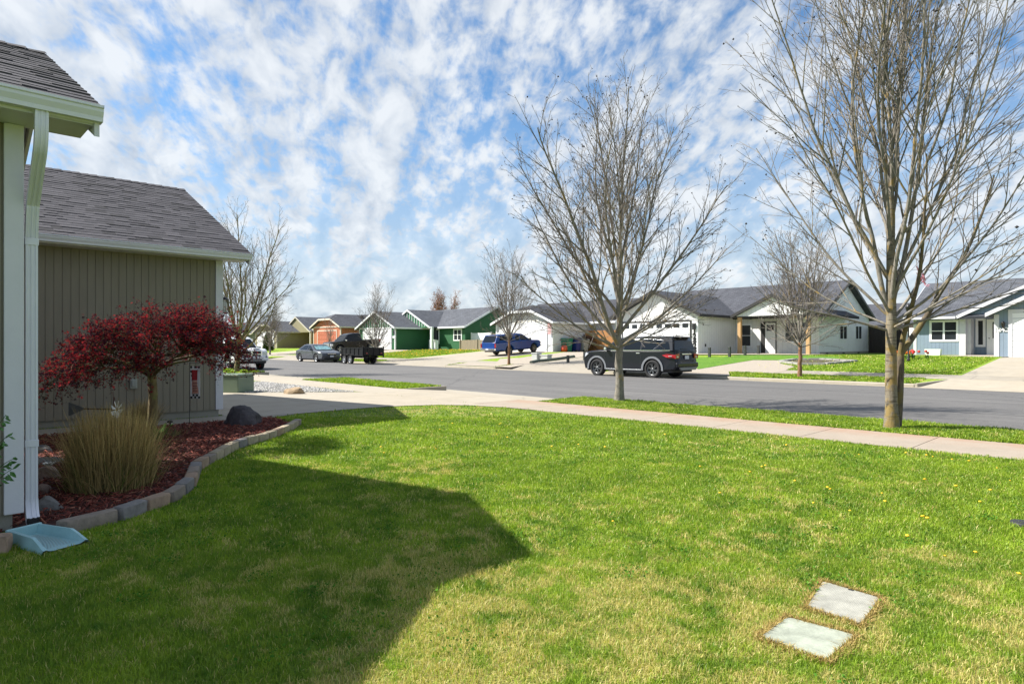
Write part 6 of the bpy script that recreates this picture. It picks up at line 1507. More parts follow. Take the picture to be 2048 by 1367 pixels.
p = onG(1238, 803); sp = dict(SP, fork=3.2, r0=.108, tt=.55, dens=[0, 4.0, 4.8, 3.4], limbs=[
    (95, 86, 4.25, .42, 1), (185, 80, 4.2, .36, 1), (5, 78, 4.1, .34, .97), (-80, 76, 4.2, .34, .93), (150, 70, 4.2, .34, .88), (30, 68, 4.1, .34, .84),
    (240, 64, 4.2, .34, .78), (100, 60, 4.0, .32, .74), (-15, 62, 4.5, .38, .68), (178, 60, 4.4, .38, .64), (310, 54, 4.0, .32, .60), (60, 50, 3.8, .30, .57),
    (200, 62, 5.4, .58, .42), (170, 40, 4.0, .42, .46), (352, 48, 4.4, .42, .50), (8, 32, 3.6, .36, .45), (130, 40, 3.9, .32, .48), (265, 42, 3.8, .30, .50), (40, 24, 3.3, .28, .42), (225, 20, 3.2, .28, .40),
    (186, 24, 3.2, .34, .40), (182, 6, 2.3, .22, .41), (356, 12, 2.5, .22, .42), (300, 18, 2.8, .22, .42), (100, 16, 2.6, .2, .43)])
tree('street_tree', 'bare grey street tree before the dark parked vehicle, middle of the near kerb', p, sp, 21, BK_GREY, BK_TW, fruit=700, group=g_st)
p = onG(1783, 857); sp = dict(SP, fork=3.9, r0=.094, tt=.42, dens=[0, 2.8, 3.5, 2.6], lean=(-.01, .02), limbs=[
    (90, 87, 6.2, 0.386, 1), (180, 82, 6.0, 0.336, 1), (0, 80, 5.8, 0.336, .97), (270, 78, 5.8, 0.319, .94), (140, 76, 5.6, 0.302, .88), (35, 74, 5.4, 0.302, .84), (222, 74, 5.6, 0.319, .78), (320, 68, 5.2, 0.302, .74),
    (170, 74, 6.6, 0.437, .46), (5, 72, 6.4, 0.420, .50), (250, 76, 6.4, 0.386, .52), (60, 66, 5.6, 0.353, .56), (184, 60, 5.6, 0.353, .62), (-10, 56, 5.2, 0.336, .62), (110, 58, 4.8, 0.286, .62), (290, 56, 4.8, 0.286, .56),
    (150, 50, 3.9, 0.286, .47), (20, 44, 4.1, 0.286, .46), (200, 50, 3.7, 0.269, .48), (335, 34, 4.2, 0.286, .45), (5, 26, 3.4, 0.252, .44), (181, 12, 2.2, 0.252, .42), (350, 16, 2.9, 0.218, .42), (60, 22, 3.0, 0.218, .44), (130, 22, 2.9, 0.218, .44), (285, 20, 2.8, 0.218, .43)])
RT2, T2 = tree('street_tree', 'tallest bare street tree with a pale peeling trunk, nearest the camera on the right', p, sp, 33, BK_PALE, BK_TWP, fruit=330, group=g_st)
# second stem leaning right from the same foot
T = Tree(77); b0 = np.array(p)+np.array([.13*RT[0]+.10*FW[0], .13*RT[1]+.10*FW[1], -.03]); d = np.array([.10*RT[0], .10*RT[1], 1.0]); pts, rad = T.grow(b0, d, 1.25, .085, 0, 0, .02, dict(SP), r1=.060)
d2 = np.array([.55*RT[0], .55*RT[1], .85]); T.branch(pts[-1], d2, 3.6, .055, 1, dict(SP, dens=[0, 3, 3, 3])); T.branch(pts[-1], np.array([.1*RT[0]-.2*FW[0], .1*RT[1]-.2*FW[1], 1.0]), 3.2, .045, 1, dict(SP, dens=[0, 3, 3, 3]))
T.mesh('second_stem', bark('bark_dark', (.055, .04, .028), (.15, .12, .08), (.16, .12, .04), .5), RT2, tuple(p), (0, 1, 2), [10, 8, 6]); T.mesh('twigs', BK_TW, RT2, tuple(p), (3, 4), [3, 3, 3, 3, 3])
SPY = dict(SP, seg=[.2, .3, .22, .18, .12], dens=[0, 4.4, 3.6, 2.2], trop=[0, .12, .16, .14, .1], rmin=.0052, rl=.0085)
def young(px, py, H_, fk, r0, seed, label, bm, tm, wide=1.0, fruit=0, group='young bare trees on the far side of the street', t=None, nm='street_tree', up=0):
    p = onG(px, py) if t is None else onT(px, 690, t)
    if t is not None: p.z = H(-p.x, t)
    rg = np.random.default_rng(seed); h = H_-fk
    L3 = limbs_ring(rg, [(4, (74+up*.2, 86), (h*.84, h*.98), (.42, .58), (.97, 1)), (5, (56+up*.4, 68+up*.2), (h*.68*wide**.5, h*.8*wide**.5), (.36, .46), (.93, 1)), (5, (36+up*.6, 50+up*.4), (h*.5*wide, h*.6*wide), (.28, .38), (.88, .97)), (4, (14+up, 28+up), (h*.36*wide, h*.46*wide), (.22, .3), (.82, .92))])
    return tree(nm, label, p, dict(SPY, fork=fk, r0=r0, limbs=L3, levels=3 if H_ < 5.0 else SPY['levels']), seed, bm, tm, fruit=fruit, group=group)
young(1600, 753, 6.7, 1.45, .085, 41, 'young bare tree with a reddish brown trunk on the grass strip before the white house', BK_BR, BK_TW, .95, 160)
young(1018, 729, 7.3, 1.75, .085, 42, 'young bare tree on the gravel strip beside the blue pickup', BK_BR, BK_TW, .85, 60)
young(540, 709, 5.9, 1.0, .10, 43, 'bare tree by the white garage door of the olive house', BK_GREY, BK_TW, 1.05)
young(752, 722, 5.9, .95, .07, 44, 'bare tree rising behind the tailgate of the black trailer', BK_GREY, BK_TW, .85)
young(659, 690, 3.9, 1.0, .035, 45, 'thin bare sapling in front of the orange garage door', BK_GREY, BK_TW, .45, t=33, nm='sapling', up=30)
p5 = onG(473, 744); L5 = [(10, 72, 6.0, .62, .98), (150, 70, 6.2, .60, 1), (80, 78, 6.4, .55, 1), (250, 66, 5.2, .5, .95), (-20, 58, 4.4, .46, .9), (-5, 42, 3.7, .46, .62), (200, 55, 4.2, .42, .9), (40, 60, 4.6, .42, .92), (300, 52, 4.0, .4, .88), (120, 50, 4.0, .38, .9), (180, 40, 3.2, .34, .85)]
tree('street_tree', 'bare tree with an olive brown leaning trunk in front of the white pickup', p5, dict(SP, seg=[.2, .3, .22, .16, .12], fork=1.35, r0=.125, lean=(.10*RT[0], .10*RT[1]), dens=[0, 3.8, 4.4, 3.2], limbs=L5, rmin=.0042), 46, BK_OL, BK_TW, group='bare street trees along the near kerb')
young(447, 690, 7.5, 1.2, .12, 47, 'bare tree beyond the grey house at the far left of the street', BK_GREY, BK_TW, 1.0, t=28) if False else None
# tree with red brown buds behind the green house
p = onT(885, 690, 60); p.z = .9; rg = np.random.default_rng(5)
rr_, T = tree('budding_tree', 'round tree with reddish brown spring buds rising behind the green house', p, dict(SP, seg=[.4, .6, .4, .3, .3], fork=1.6, r0=.16, dens=[0, 3.2, 3.4, 2.0], rmin=.012, rl=.010, limbs=limbs_ring(rg, [(6, (60, 82), (6.0, 6.8), (.4, .5), (.9, 1)), (7, (35, 55), (4.2, 5.0), (.3, .4), (.85, 1))])), 51, BK_BR, BK_BR)
P = np.array([q for q, l in T.tips if l >= 3]); P = np.repeat(P, 2, 0)+rg.normal(0, .12, (len(P)*2, 3)); blobs('buds', P, (.025, .06), rg, mat('bud_red', (.30, .105, .055), .8, var=.4, scale=2), rr_, tuple(p))

def leafy(name, C_, N_, size, m, parent, loc, rg, aspect=.5, droop=0, lobes=False):
    """leaf shaped faces at given points"""
    n = len(C_); d = rg.normal(0, 1, (n, 3)); d[:, 2] = d[:, 2]*.5-droop; d /= np.linalg.norm(d, axis=1)[:, None]; e = np.cross(d, rg.normal(0, 1, (n, 3))); e /= np.linalg.norm(e, axis=1)[:, None]
    S = rg.uniform(*size, n)[:, None]; c = C_-np.array(loc)
    if lobes:                                       # three narrow pointed lobes from one point
        V = []; nrm = np.cross(d, e)
        for a, l in ((-.75, .8), (0, 1.0), (.75, .8)):
            dd = d*math.cos(a)+e*math.sin(a); ee = -d*math.sin(a)+e*math.cos(a); V += [c, c+dd*S*l*.5+ee*S*l*.16, c+dd*S*l-nrm*S*.12, c+dd*S*l*.5-ee*S*l*.16]
        V = np.stack(V, 1).reshape(-1, 3); F = (np.arange(n)[:, None, None]*12+np.array([(0,1,2,3),(4,5,6,7),(8,9,10,11)])[None]).reshape(-1, 4); rn = np.repeat(rg.random(n), 12)
    else:
        V = np.stack([c, c+d*S*.5+e*S*aspect*.5, c+d*S, c+d*S*.5-e*S*aspect*.5], 1).reshape(-1, 3); F = (np.arange(n)[:, None]*4+np.arange(4)[None]); rn = np.repeat(rg.random(n), 4)
    return npmesh(name, V, F, m, rn, parent=parent, nv=4)
# conifer shrub by the olive house
p = onT(536, 690, 33); p.z = H(-p.x, 33); rg = np.random.default_rng(8); root = thing('conifer_shrub', 'pointed dark green conifer shrub beside the white garage door of the olive house', 'shrub', tuple(p))
u = rg.random(5200)**.75; a = rg.uniform(0, 6.283, 5200); z = .1+2.25*(1-u)*1.0; rad = .74*np.sqrt(np.clip(u, 0, 1))*(.8+.2*np.sin(a*5+z*4))*rg.uniform(.75, 1.05, 5200)
C0 = np.stack([p.x+rad*np.cos(a), p.y+rad*np.sin(a), p.z+z], 1); leafy('foliage', C0, None, (.10, .2), rnd_mat('conifer_green', (.025, .055, .012), (.085, .12, .02), transl=.2), root, tuple(p), rg, .5)
m_ = MB(); m_.tube([(0,0,0), (0,0,1.9)], [.06, .02], 7); m_.build('trunk', BK_BR, root)

# ---- japanese maple in the bed
def maple():
    base_ = np.array([-9.72, 2.46, .16]); rg = np.random.default_rng(19); T = Tree(19); n = 9; pts = []
    ctr = np.array([-9.62, 2.40, 0])
    for i in range(n+1):
        f_ = i/n; pts.append(base_+np.array([.04*math.sin(f_*3.4), .05*math.sin(f_*2.4), 1.02*f_]))
    pts = np.array(pts); T.b.append((pts, np.array([.062*(1-.12*i/n)*(1+.3*math.exp(-i*.9)) for i in range(n+1)]), 0)); top = pts[-1]
    rt3 = np.array([RT[0], RT[1], 0]); fw3 = np.array([FW[0], FW[1], 0])
    # umbrella crown: sites on a lopsided dome, longer and lower to the left
    def dome(u, v):     # u: azimuth, v: 0 top .. 1 rim
        L_ = 1.46 if math.cos(u) < 0 else 1.32; D_ = 1.15; r = v**.62; x = r*L_*math.cos(u); y = r*D_*math.sin(u); zt = 1.80 + (.12 if x > 0 else 0)*min(1, abs(x)*2) - (.30*max(0, -x)) ; z = zt - (.68 if x > 0 else .60)*(v**2.0); return x, y, z
    ends = []
    for k in range(250):
        u = rg.uniform(0, 6.283); v = rg.uniform(.0, 1)**.8; x, y, z = dome(u, v); z += rg.normal(0, .035) - rg.uniform(0, .26)*(rg.random() < .5); ends.append((top+rt3*x+fw3*y)*np.array([1,1,0])+np.array([0,0,base_[2]-.01+z-.02]))
    scaffolds = []
    for k in range(13):
        a = k*2*math.pi/13+rg.normal(0, .15); L_ = rg.uniform(.5, .75); d = rt3*math.cos(a)+fw3*math.sin(a)+np.array([0, 0, rg.uniform(.35, .8)]); q, r_ = T.grow(top-np.array([0,0,rg.uniform(0, .12)]), d, L_, .026, 1, -.5, .08, dict(SP), r1=.012); scaffolds.append(q)
    allq = np.concatenate(scaffolds); leaf = []
    for e in ends:
        dd = np.linalg.norm((allq-e)*np.array([1,1,1.4]), axis=1); q = allq[np.argmin(dd+rg.uniform(0, .12, len(dd)))]; L_ = np.linalg.norm(e-q)
        m_ = max(5, int(L_/.09)); tt = np.linspace(0, 1, m_+1)[:, None]; mid = (q+e)/2+np.array([0, 0, .20*L_])+rg.normal(0, .05, 3); path = (1-tt)**2*q+2*tt*(1-tt)*mid+tt**2*e; path[1:-1] += rg.normal(0, .014, (m_-1, 3))
        T.b.append((path, np.linspace(.0085, .0028, m_+1), 2))
        for j in range(2, m_+1):
            for _ in range(2):
                d = path[j]-path[j-1]; d = d/np.linalg.norm(d)+rg.normal(0, .75, 3)*np.array([1, 1, .45])+np.array([0, 0, -.12]); tw, _r = T.grow(path[j], d, rg.uniform(.10, .24), .0028, 3, -.9, .14, dict(SP), r1=.0012)
                for w_ in tw[1:]:
                    leaf += [w_+rg.normal(0, .022, 3) for _ in range(4)]
    leaf = np.array(leaf); root = thing('japanese_maple', 'weeping Japanese maple with dark red leaves beside the garage wall', 'tree', tuple(base_))
    T.mesh('trunk', BK_OL, root, base_, (0,), [12]); T.mesh('branches', bark('bark_maple', (.05, .035, .022), (.13, .10, .05), (.13, .13, .04), .5), root, base_, (1, 2, 3), [12, 8, 5, 3])
    hgt = leaf[:, 2]; leafy('foliage', leaf, None, (.017, .040), rnd_mat('maple_leaf', (.040, .009, .018), (.42, .034, .036), transl=.28, third=(.040, .016, .028), tf=.46), root, tuple(base_), rg, .4, .25, lobes=True)
    rg2 = np.random.default_rng(3); idx = rg2.permutation(len(leaf))[:0]
maple()

# ---- dry ornamental grass clump
def tussock(name, label, c, n, h, spread, m, seed, lean=.28, wd=.0035, part=None, loc_z=.16, flop=.3, wild=.35):
    rg = np.random.default_rng(seed); k = 6; a = rg.uniform(0, 6.283, n); r0 = spread*.42*np.sqrt(rg.random(n)); bx = r0*np.cos(a); by = r0*np.sin(a)
    hh = h*rg.uniform(.55, 1.05, n)*(1-.25*(r0/(spread*.42))**2); az = np.where(rg.random(n) < wild, rg.uniform(0, 6.283, n), a+rg.normal(0, .7, n)); out = (r0/(spread*.42))*lean*rg.uniform(.4, 1.5, n)+rg.normal(0, .10, n); curl = rg.uniform(0, flop, n)
    V = np.zeros((n, k, 2, 3)); tt = np.linspace(0, 1, k)
    sd = rg.uniform(0, 6.283, n); sx_, sy_ = np.cos(sd), np.sin(sd)
    for i, t_ in enumerate(tt):
        off = out*t_*h+curl*t_**3*h*.6; x = bx+off*np.cos(az); y = by+off*np.sin(az); z = hh*(t_-.18*curl*t_**3); w_ = wd*(1-t_*.8)
        V[:, i, 0] = np.stack([x-sx_*w_, y-sy_*w_, z], 1); V[:, i, 1] = np.stack([x+sx_*w_, y+sy_*w_, z], 1)
    V = V.reshape(-1, 3); F = (np.arange(n)[:, None, None]*(2*k)+np.array([(2*i, 2*i+1, 2*i+3, 2*i+2) for i in range(k-1)])[None]).reshape(-1, 4)
    o = npmesh(name, V, F, m, np.repeat(rg.random(n), 2*k), nv=4); o.location = (c[0], c[1], loc_z)
    if part is None: tag(o, label, 'ornamental grass')
    else: o.parent = part; o.location = (0, 0, 0)
    return o
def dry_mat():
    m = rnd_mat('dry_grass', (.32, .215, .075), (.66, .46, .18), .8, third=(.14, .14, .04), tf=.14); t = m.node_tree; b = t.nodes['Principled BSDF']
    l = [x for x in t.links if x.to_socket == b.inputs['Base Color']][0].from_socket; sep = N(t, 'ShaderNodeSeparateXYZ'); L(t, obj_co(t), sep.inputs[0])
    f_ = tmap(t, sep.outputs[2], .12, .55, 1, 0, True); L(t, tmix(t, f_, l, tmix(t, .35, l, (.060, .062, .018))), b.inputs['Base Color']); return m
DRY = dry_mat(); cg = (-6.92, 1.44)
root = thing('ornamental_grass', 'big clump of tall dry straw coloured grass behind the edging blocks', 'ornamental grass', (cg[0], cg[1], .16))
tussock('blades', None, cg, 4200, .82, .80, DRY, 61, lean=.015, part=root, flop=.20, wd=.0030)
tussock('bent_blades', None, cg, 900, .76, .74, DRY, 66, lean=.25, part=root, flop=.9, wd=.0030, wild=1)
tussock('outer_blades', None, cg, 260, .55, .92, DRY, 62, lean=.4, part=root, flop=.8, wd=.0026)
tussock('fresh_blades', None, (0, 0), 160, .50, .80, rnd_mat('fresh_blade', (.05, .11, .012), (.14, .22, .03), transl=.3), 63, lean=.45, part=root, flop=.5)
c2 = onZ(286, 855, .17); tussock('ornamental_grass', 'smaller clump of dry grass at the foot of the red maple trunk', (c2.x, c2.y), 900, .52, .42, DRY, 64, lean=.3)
# leafy perennial right of the clump
c = onZ(318, 887, .17); root = thing('leafy_perennial', 'green broad leaved perennial to the right of the dry grass clump', 'plant', tuple(c)); rg = np.random.default_rng(12); m_ = MB()
for k in range(15):
    a = rg.uniform(-1.6, 1.9)+YAW; L_ = rg.uniform(.2, .36); w_ = .028; P = [Vector((math.cos(a)*L_*.55*f_**1.3, math.sin(a)*L_*.55*f_**1.3, L_*(f_-.22*f_**3))) for f_ in (0, .3, .6, .85, 1)]; sd = Vector((-math.sin(a), math.cos(a), 0))
    V = []; 
    for p_, ww in zip(P, (.3, .9, 1, .6, .05)): V += [p_-sd*w_*ww, p_+sd*w_*ww]
    m_.add(V, [(2*i, 2*i+1, 2*i+3, 2*i+2) for i in range(4)], smooth=True)
m_.build('leaves', rnd_mat('perennial_leaf', (.09, .17, .05), (.16, .26, .09), transl=.25), root)
c = onZ(352, 872, .17); o = tussock('ground_plant', 'low pale sprouting plant in the mulch right of the broad leaved one', (c.x, c.y), 60, .17, .3, rnd_mat('sprout', (.16, .12, .05), (.12, .2, .05)), 71, lean=.8); o['category'] = 'plant'
# climbing shrub branches at the left edge
def side_shrub():
    b = onZ(-60, 1120, .15); D0 = 4.15; root = thing('leafy_shrub', 'leafy green shrub shoots poking in at the left edge before the house wall', 'shrub', tuple(b)); rg = random.Random(4); st_m = MB(); lf = MB()
    def atD(px, py, D): a_, b_, v = ray(px, py); return Vector((a_*D, b_*D, CH+v*D))
    for (ex, ey, mx, my) in ((12, 830, -30, 900), (14, 872, -30, 930), (26, 918, -25, 960), (24, 938, -30, 990)):
        e = atD(ex, ey, D0); m0 = atD(mx, my, D0+.05); P = [b.lerp(m0, f_) for f_ in (0, .5)]+[m0.lerp(e, f_)+Vector((0,0,.02*math.sin(f_*3))) for f_ in (0, .25, .5, .75, 1)]
        st_m.tube([p_-b for p_ in P], [.006, .005, .004, .004, .003, .002, .002], 5)
        for i in range(9):
            f_ = .35+.65*i/8; q = m0.lerp(e, f_); dr = Vector((RT[0], RT[1], 0))*rg.uniform(.2, 1)+Vector((0, 0, rg.uniform(-.9, .5)))+Vector((-FW[0], -FW[1], 0))*rg.uniform(-.5, .6); dr.normalize(); L_ = rg.uniform(.04, .07); sd = dr.cross(Vector((rg.gauss(0,1), rg.gauss(0,1), rg.gauss(0,1)))).normalized(); nn = dr.cross(sd)*.006
            lf.add([tuple(v-b) for v in (q, q+dr*L_*.35+sd*L_*.24, q+dr*L_*.7+sd*L_*.17+nn, q+dr*L_, q+dr*L_*.7-sd*L_*.17+nn, q+dr*L_*.35-sd*L_*.24, q+dr*L_*.5-nn*1.5)], [(0,1,6), (1,2,6), (2,3,6), (3,4,6), (4,5,6), (5,0,6)])
    st_m.build('stem', FL, root); lf.build('leaves', mat('shrub_leaf', (.060, .16, .03), .45, var=.3, scale=14), root)
side_shrub()
# pink ribbon scrap caught in the tall tree
a_, b_, v = ray(1845, 552); D = 10.2; c = Vector((a_*D, b_*D, CH+v*D)); rg = random.Random(3); m_ = MB()
for k in range(7):
    p0 = Vector((rg.uniform(-.10, .0), rg.uniform(-.05, .05), rg.uniform(.0, .15))); P = [p0+Vector((RT[0]*.11*i/4+rg.gauss(0, .012), RT[1]*.11*i/4+rg.gauss(0, .012), -.19*i/4+rg.gauss(0, .014))) for i in range(5)]
    V = []; 
    for q in P: V += [q, q+Vector((.010, .012, .004))]
    m_.add(V, [(2*i, 2*i+1, 2*i+3, 2*i+2) for i in range(4)])
o = m_.build('pink_ribbon', mat('ribbon_pink', (.66, .26, .32), .6, var=.2), None, origin=(0,0,0)); o.location = c; tag(o, 'tattered pink ribbon scrap caught in the tall right tree', 'ribbon')
# ---------------------------------------------------------------- grass
BLD = blade_mat()
def grass(name, label, poly_list, excl, zfun, n, seed, hgt, wid, bands=None, tri=False, kind='stuff', edge_boost=None):
    pass
def blades(P, Z, h, w, r, lean=.62):
    """three-step blades: n x 5 verts"""
    n = len(P); az = r.uniform(0, 6.283, n); ln = np.abs(r.normal(0, lean, n))+.08; fc = r.uniform(0, 6.283, n); sx_, sy_ = np.cos(fc)*w/2, np.sin(fc)*w/2
    dx, dy = np.cos(az)*ln*h, np.sin(az)*ln*h; x, y = -P[:, 0], P[:, 1]; V = np.zeros((n, 5, 3), np.float32)
    V[:, 0] = np.stack([x-sx_, y-sy_, Z], 1); V[:, 1] = np.stack([x+sx_, y+sy_, Z], 1)
    V[:, 2] = np.stack([x-sx_*.8+dx*.35, y-sy_*.8+dy*.35, Z+h*.58], 1); V[:, 3] = np.stack([x+sx_*.8+dx*.35, y+sy_*.8+dy*.35, Z+h*.58], 1)
    V[:, 4] = np.stack([x+dx, y+dy, Z+h*(1-.25*ln)], 1); return V
def to_mesh(name, V, r, label, loc=None):
    n = len(V); b = (np.arange(n)*5)[:, None]; me = bpy.data.meshes.new(name); V = V.reshape(-1, 3)
    T3 = np.concatenate([b+np.array([[0,1,3]]), b+np.array([[0,3,2]]), b+np.array([[2,3,4]])], 0)
    o = npmesh(name, V, T3, BLD, np.repeat(r.random(n), 5)); tag(o, label, 'grass', kind='stuff'); return o
from mathutils import noise as MN
def clump(P, sc_, seed):
    """cheap vectorised value noise"""
    g = np.random.default_rng(seed).random((64, 64)); x, y = P[:, 0]*sc_, P[:, 1]*sc_; xi, yi = np.floor(x).astype(int), np.floor(y).astype(int); fx, fy = x-xi, y-yi; fx = fx*fx*(3-2*fx); fy = fy*fy*(3-2*fy)
    q = lambda a, b: g[a % 64, b % 64]; return (q(xi, yi)*(1-fx)+q(xi+1, yi)*fx)*(1-fy)+(q(xi, yi+1)*(1-fx)+q(xi+1, yi+1)*fx)*fy
def wedge(n, D0, D1, r, spread=.93):
    """points inside the camera's wedge on the ground, as (s, t)"""
    u = r.random(n); D = np.sqrt(D0*D0+u*(D1*D1-D0*D0)); X = r.uniform(-spread, spread, n)*D; return np.stack([-(FW[0]*D+RT[0]*X), FW[1]*D+RT[1]*X], 1), D
def shrink(poly, d):
    c = np.mean(np.array(poly), 0); return [tuple(c+(np.array(p)-c)*(1-d)) for p in poly]
MUL2 = [(s_-.06, t_+.05) for s_, t_ in EDGE] + MULCH[len(EDGE):]
HOUSE_EX = [[(5.84, -9), (5.84, .70), (20, .70), (20, -9)]]
lawn_excl = [MUL2, DRIVE2, WALK, COV1, COV2, SPLASH_P] + HOUSE_EX
def near_lawn_grass():
    r = np.random.default_rng(1); A = []
    for D0, D1, n, h, w, sp in ((1.5, 4.2, 290000, .030, .0030, 1.15), (4.2, 7.5, 250000, .033, .0050, .95), (7.5, 12, 150000, .035, .0090, .9), (12, 22, 70000, .036, .018, 1.0), (.8, 9, 150000, .038, .012, 2.4)):
        P, D = wedge(n, D0, D1, r, sp)
        if sp > 2: X = (-P[:, 0]*RT[0]+P[:, 1]*RT[1])/np.maximum(D, .01); P = P[np.abs(X) > .84]
        ok = (P[:, 1] < 9.56+r.uniform(-.03, .05, len(P))) & (P[:, 1] > -14)
        for e in lawn_excl: ok &= ~inpoly(P[:, 0], P[:, 1], e)
        P = P[ok]; n2 = len(P); c = clump(P, 7, 3)*.6+clump(P, 2.2, 4)*.5+clump(P, 21, 5)*.3
        hh = h*(.55+.75*c)*r.uniform(.65, 1.2, n2); ww = w*r.uniform(.7, 1.25, n2); Z = np.full(n2, .148); A.append(blades(P, Z, hh, ww, r))
    V = np.concatenate(A); to_mesh('lawn_grass', V, r, 'short green lawn grass with straw patches across the foreground')
near_lawn_grass()
def clover():
    r = np.random.default_rng(44); C0, D = wedge(150, 2.2, 9, r, .85); ok = C0[:, 1] < 9.2
    for e in lawn_excl: ok &= ~inpoly(C0[:, 0], C0[:, 1], e)
    C0 = C0[ok]; P = np.concatenate([c+r.normal(0, r.uniform(.04, .14), (70, 2)) for c in C0]); ok = np.ones(len(P), bool)
    for e in lawn_excl: ok &= ~inpoly(P[:, 0], P[:, 1], e)
    P = P[ok]; n = len(P); pts = np.stack([-P[:, 0], P[:, 1], .150+r.uniform(.015, .035, n)], 1); r2 = np.random.default_rng(9)
    o = leafy('clover', pts, None, (.010, .021), rnd_mat('clover_green', (.055, .16, .02), (.12, .26, .035), transl=.25), None, (0, 0, 0), r2, .75); tag(o, 'darker clover and weed patches scattered through the lawn', 'weeds', kind='stuff')
clover()
def strip_grass(name, label, poly, n, seed, h, w, off=0.0, excl=()):
    r = np.random.default_rng(seed); P = scatter(poly, n, r); ok = np.ones(n, bool)
    for e in excl: ok &= ~inpoly(P[:, 0], P[:, 1], e)
    P = P[ok]; n = len(P); Z = np.array([H(a, b) for a, b in P])+off; c = clump(P, 5, seed)*.7+clump(P, 1.4, seed+1)*.5
    return to_mesh(name, blades(P, Z, h*(.5+.8*c)*r.uniform(.6, 1.25, n), w*r.uniform(.7, 1.3, n), r), r, label)
strip_grass('kerb_grass', 'green grass of the near kerb strip under the two street trees', [(-4, 11.02), (-4, 12.78), (10.55, 12.78), (10.5, 11.02)], 90000, 5, .06, .0125)
strip_grass('kerb_grass', 'green grass of the small kerb strip between the two near driveways', [(16.4, 11.05), (16.5, 12.74), (22.8, 12.74), (23, 11.05)], 16000, 6, .07, .026)
strip_grass('kerb_grass', 'green grass of the kerb strip at the foot of the leaning tree', [(30.3, 11.05), (30.3, 12.74), (41, 12.74), (41, 11.05)], 12000, 7, .08, .035)
strip_grass('yard_grass', 'sunlit grass of the front yard before the white and blue houses', [(5.65, 29.2), (5.65, 38.5), (14.3, 40), (14.8, 29.2)], 26000, 8, .06, .035, excl=(GY, TURF_P))
for a, b in STRIPS_F:
    if b < -20 or a > 60: continue
    a2, b2 = max(a, -8), min(b, 60)
    if b2-a2 > 1: strip_grass('kerb_grass', f'grass strip along the far kerb, {["right of the blue house driveway", "in front of the white house", "by the young tree next to the blue pickup", "before the green house", "before the terracotta house", "farther left"][STRIPS_F.index((a, b)) % 6]}', [(a2, 26.06), (a2, 27.64), (b2, 27.64), (b2, 26.06)], int(1300*(b2-a2)), 20+int(a2), .06, .04, excl=([(13.3, 26), (20.05, 26), (20.05, 27.7), (14.2, 27.7)], [(28.5, 26), (33, 26), (33, 27.7), (28.5, 27.7)]))
strip_grass('yard_grass', 'rough grass full of dandelions before the green house', [(42.4, 29.3), (42.4, 40), (49.2, 40.5), (52, 36.8), (52, 29.3)], 22000, 9, .09, .05)
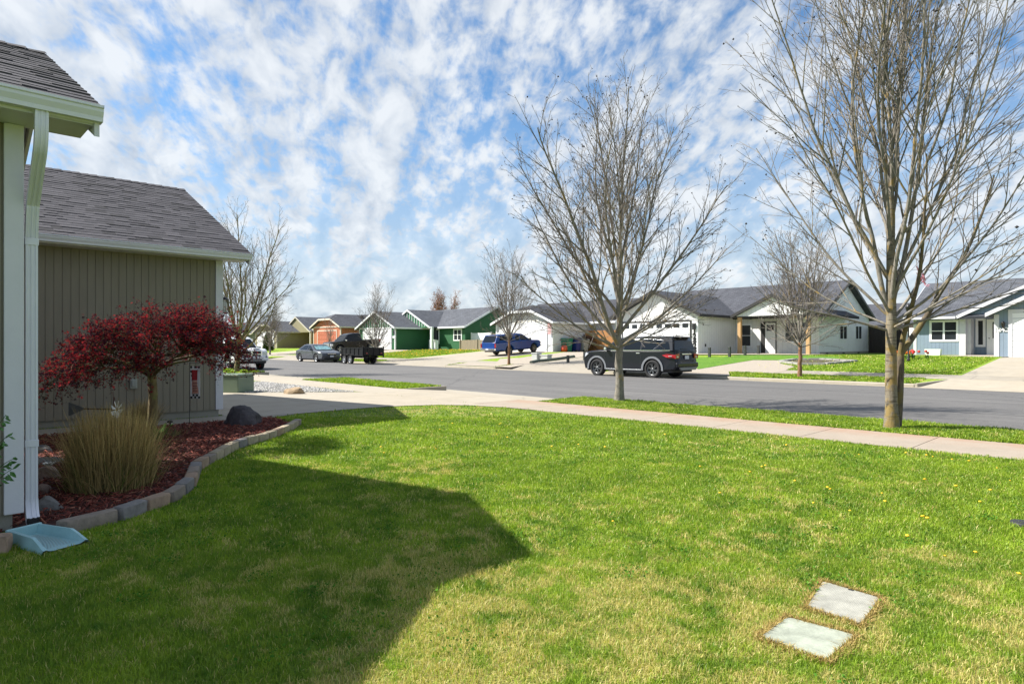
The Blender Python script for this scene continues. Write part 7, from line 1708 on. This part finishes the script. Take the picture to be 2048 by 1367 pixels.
# dandelions
YEL = mat('dandelion_yellow', (.78, .50, .02), .7, var=.15, scale=30)
def dandelions():
    r = np.random.default_rng(14); mb = MB(); mb.lathe([(0, .0), (.017, .004), (.019, .010), (.010, .016), (0, .018)], 9); me = None; k = 0
    px = [(768,905),(762,893),(869,893),(872,897),(1002,806+40),(994,868),(1015,874),(880,858),(884,840),(905,846),(999,848),(1531,930),(1524,932),(1655,974),(1661,977),(1846,1032),(1855,1035),(1912,971),(1981,979),(1951,1103),(2038,1146),(1500,943),(1590,960),(1627,1004),(1700,1020),(1764,985),(1770,1001),(1853,909),(1866,912),(1904,918),(1938,921),(1690,905),(1718,908),(1400,932),(1440,985),(1226,1041),(1330,868),(1104,892),(1157,888),(1210,893),(1850,958),(1960,1002),(1815,1070),(1890,1110),(1573,889),(1812,904),(1994,935),(2020,960)]
    for x, y in px:
        p = onZ(x, y, .19)
        if k == 0: o = mb.build('dandelion', YEL, None, origin=(0,0,0)); me = o.data
        else: o = bpy.data.objects.new('dandelion', me); COL.objects.link(o)
        o.location = (p.x, p.y, .185); o.rotation_euler = (r.normal(0, .25), r.normal(0, .25), r.uniform(0, 6)); q = r.uniform(.5, .95); o.scale = (q, q, q)
        tag(o, 'small yellow dandelion flower dotting the front lawn', 'dandelion', 'dandelions dotting the front lawn'); k += 1
dandelions()
P = scatter([(42.6, 30.2), (42.6, 39.8), (49.2, 40), (52, 36.6), (52, 30.2)], 420, np.random.default_rng(3)); Pz = np.array([H(a, b)+.10 for a, b in P])
o = blobs('dandelion_patch', np.stack([-P[:, 0], P[:, 1], Pz], 1), (.02, .05), np.random.default_rng(4), YEL, None, (0, 0, 0)); tag(o, 'mass of yellow dandelions in the rough lawn before the green house', 'dandelions', kind='stuff')
P = scatter([(5.8, 29.4), (5.8, 36), (14.0, 37.5), (14.4, 29.4)], 130, np.random.default_rng(5)); Pz = np.array([H(a, b)+.07 for a, b in P])
o = blobs('dandelion_patch', np.stack([-P[:, 0], P[:, 1], Pz], 1), (.012, .028), np.random.default_rng(6), mat('daisy_pale', (.72, .66, .25), .7), None, (0, 0, 0)); tag(o, 'pale yellow flowers speckling the lawn between the white and blue houses', 'dandelions', kind='stuff')
# dead brown edge round the covers
r = np.random.default_rng(31); A = []
for Cq in (COV1, COV2):
    c = np.mean(Cq, 0); 
    for i in range(4):
        a, b = np.array(Cq[i]), np.array(Cq[(i+1) % 4]); n = 520; u = r.random((n, 1)); P = a+(b-a)*u; out = (P-c)/np.linalg.norm(P-c, axis=1)[:, None]; P = P+out*np.abs(r.normal(.004, .018, (n, 1))); 
        ok = ~inpoly(P[:, 0], P[:, 1], COV1) & ~inpoly(P[:, 0], P[:, 1], COV2); P = P[ok]; A.append(blades(P, np.full(len(P), .148), .034*r.uniform(.6, 1.3, len(P)), .004*np.ones(len(P)), r, .7))
V = np.concatenate(A); n = len(V); b = (np.arange(n)*5)[:, None]
o = npmesh('dead_grass', V.reshape(-1, 3), np.concatenate([b+np.array([[0,1,3]]), b+np.array([[0,3,2]]), b+np.array([[2,3,4]])], 0), rnd_mat('dead_grass', (.30, .21, .07), (.60, .46, .18), transl=.25), np.repeat(r.random(n), 5)); tag(o, 'scorched brown grass fringe around the two utility covers', 'grass', kind='stuff')
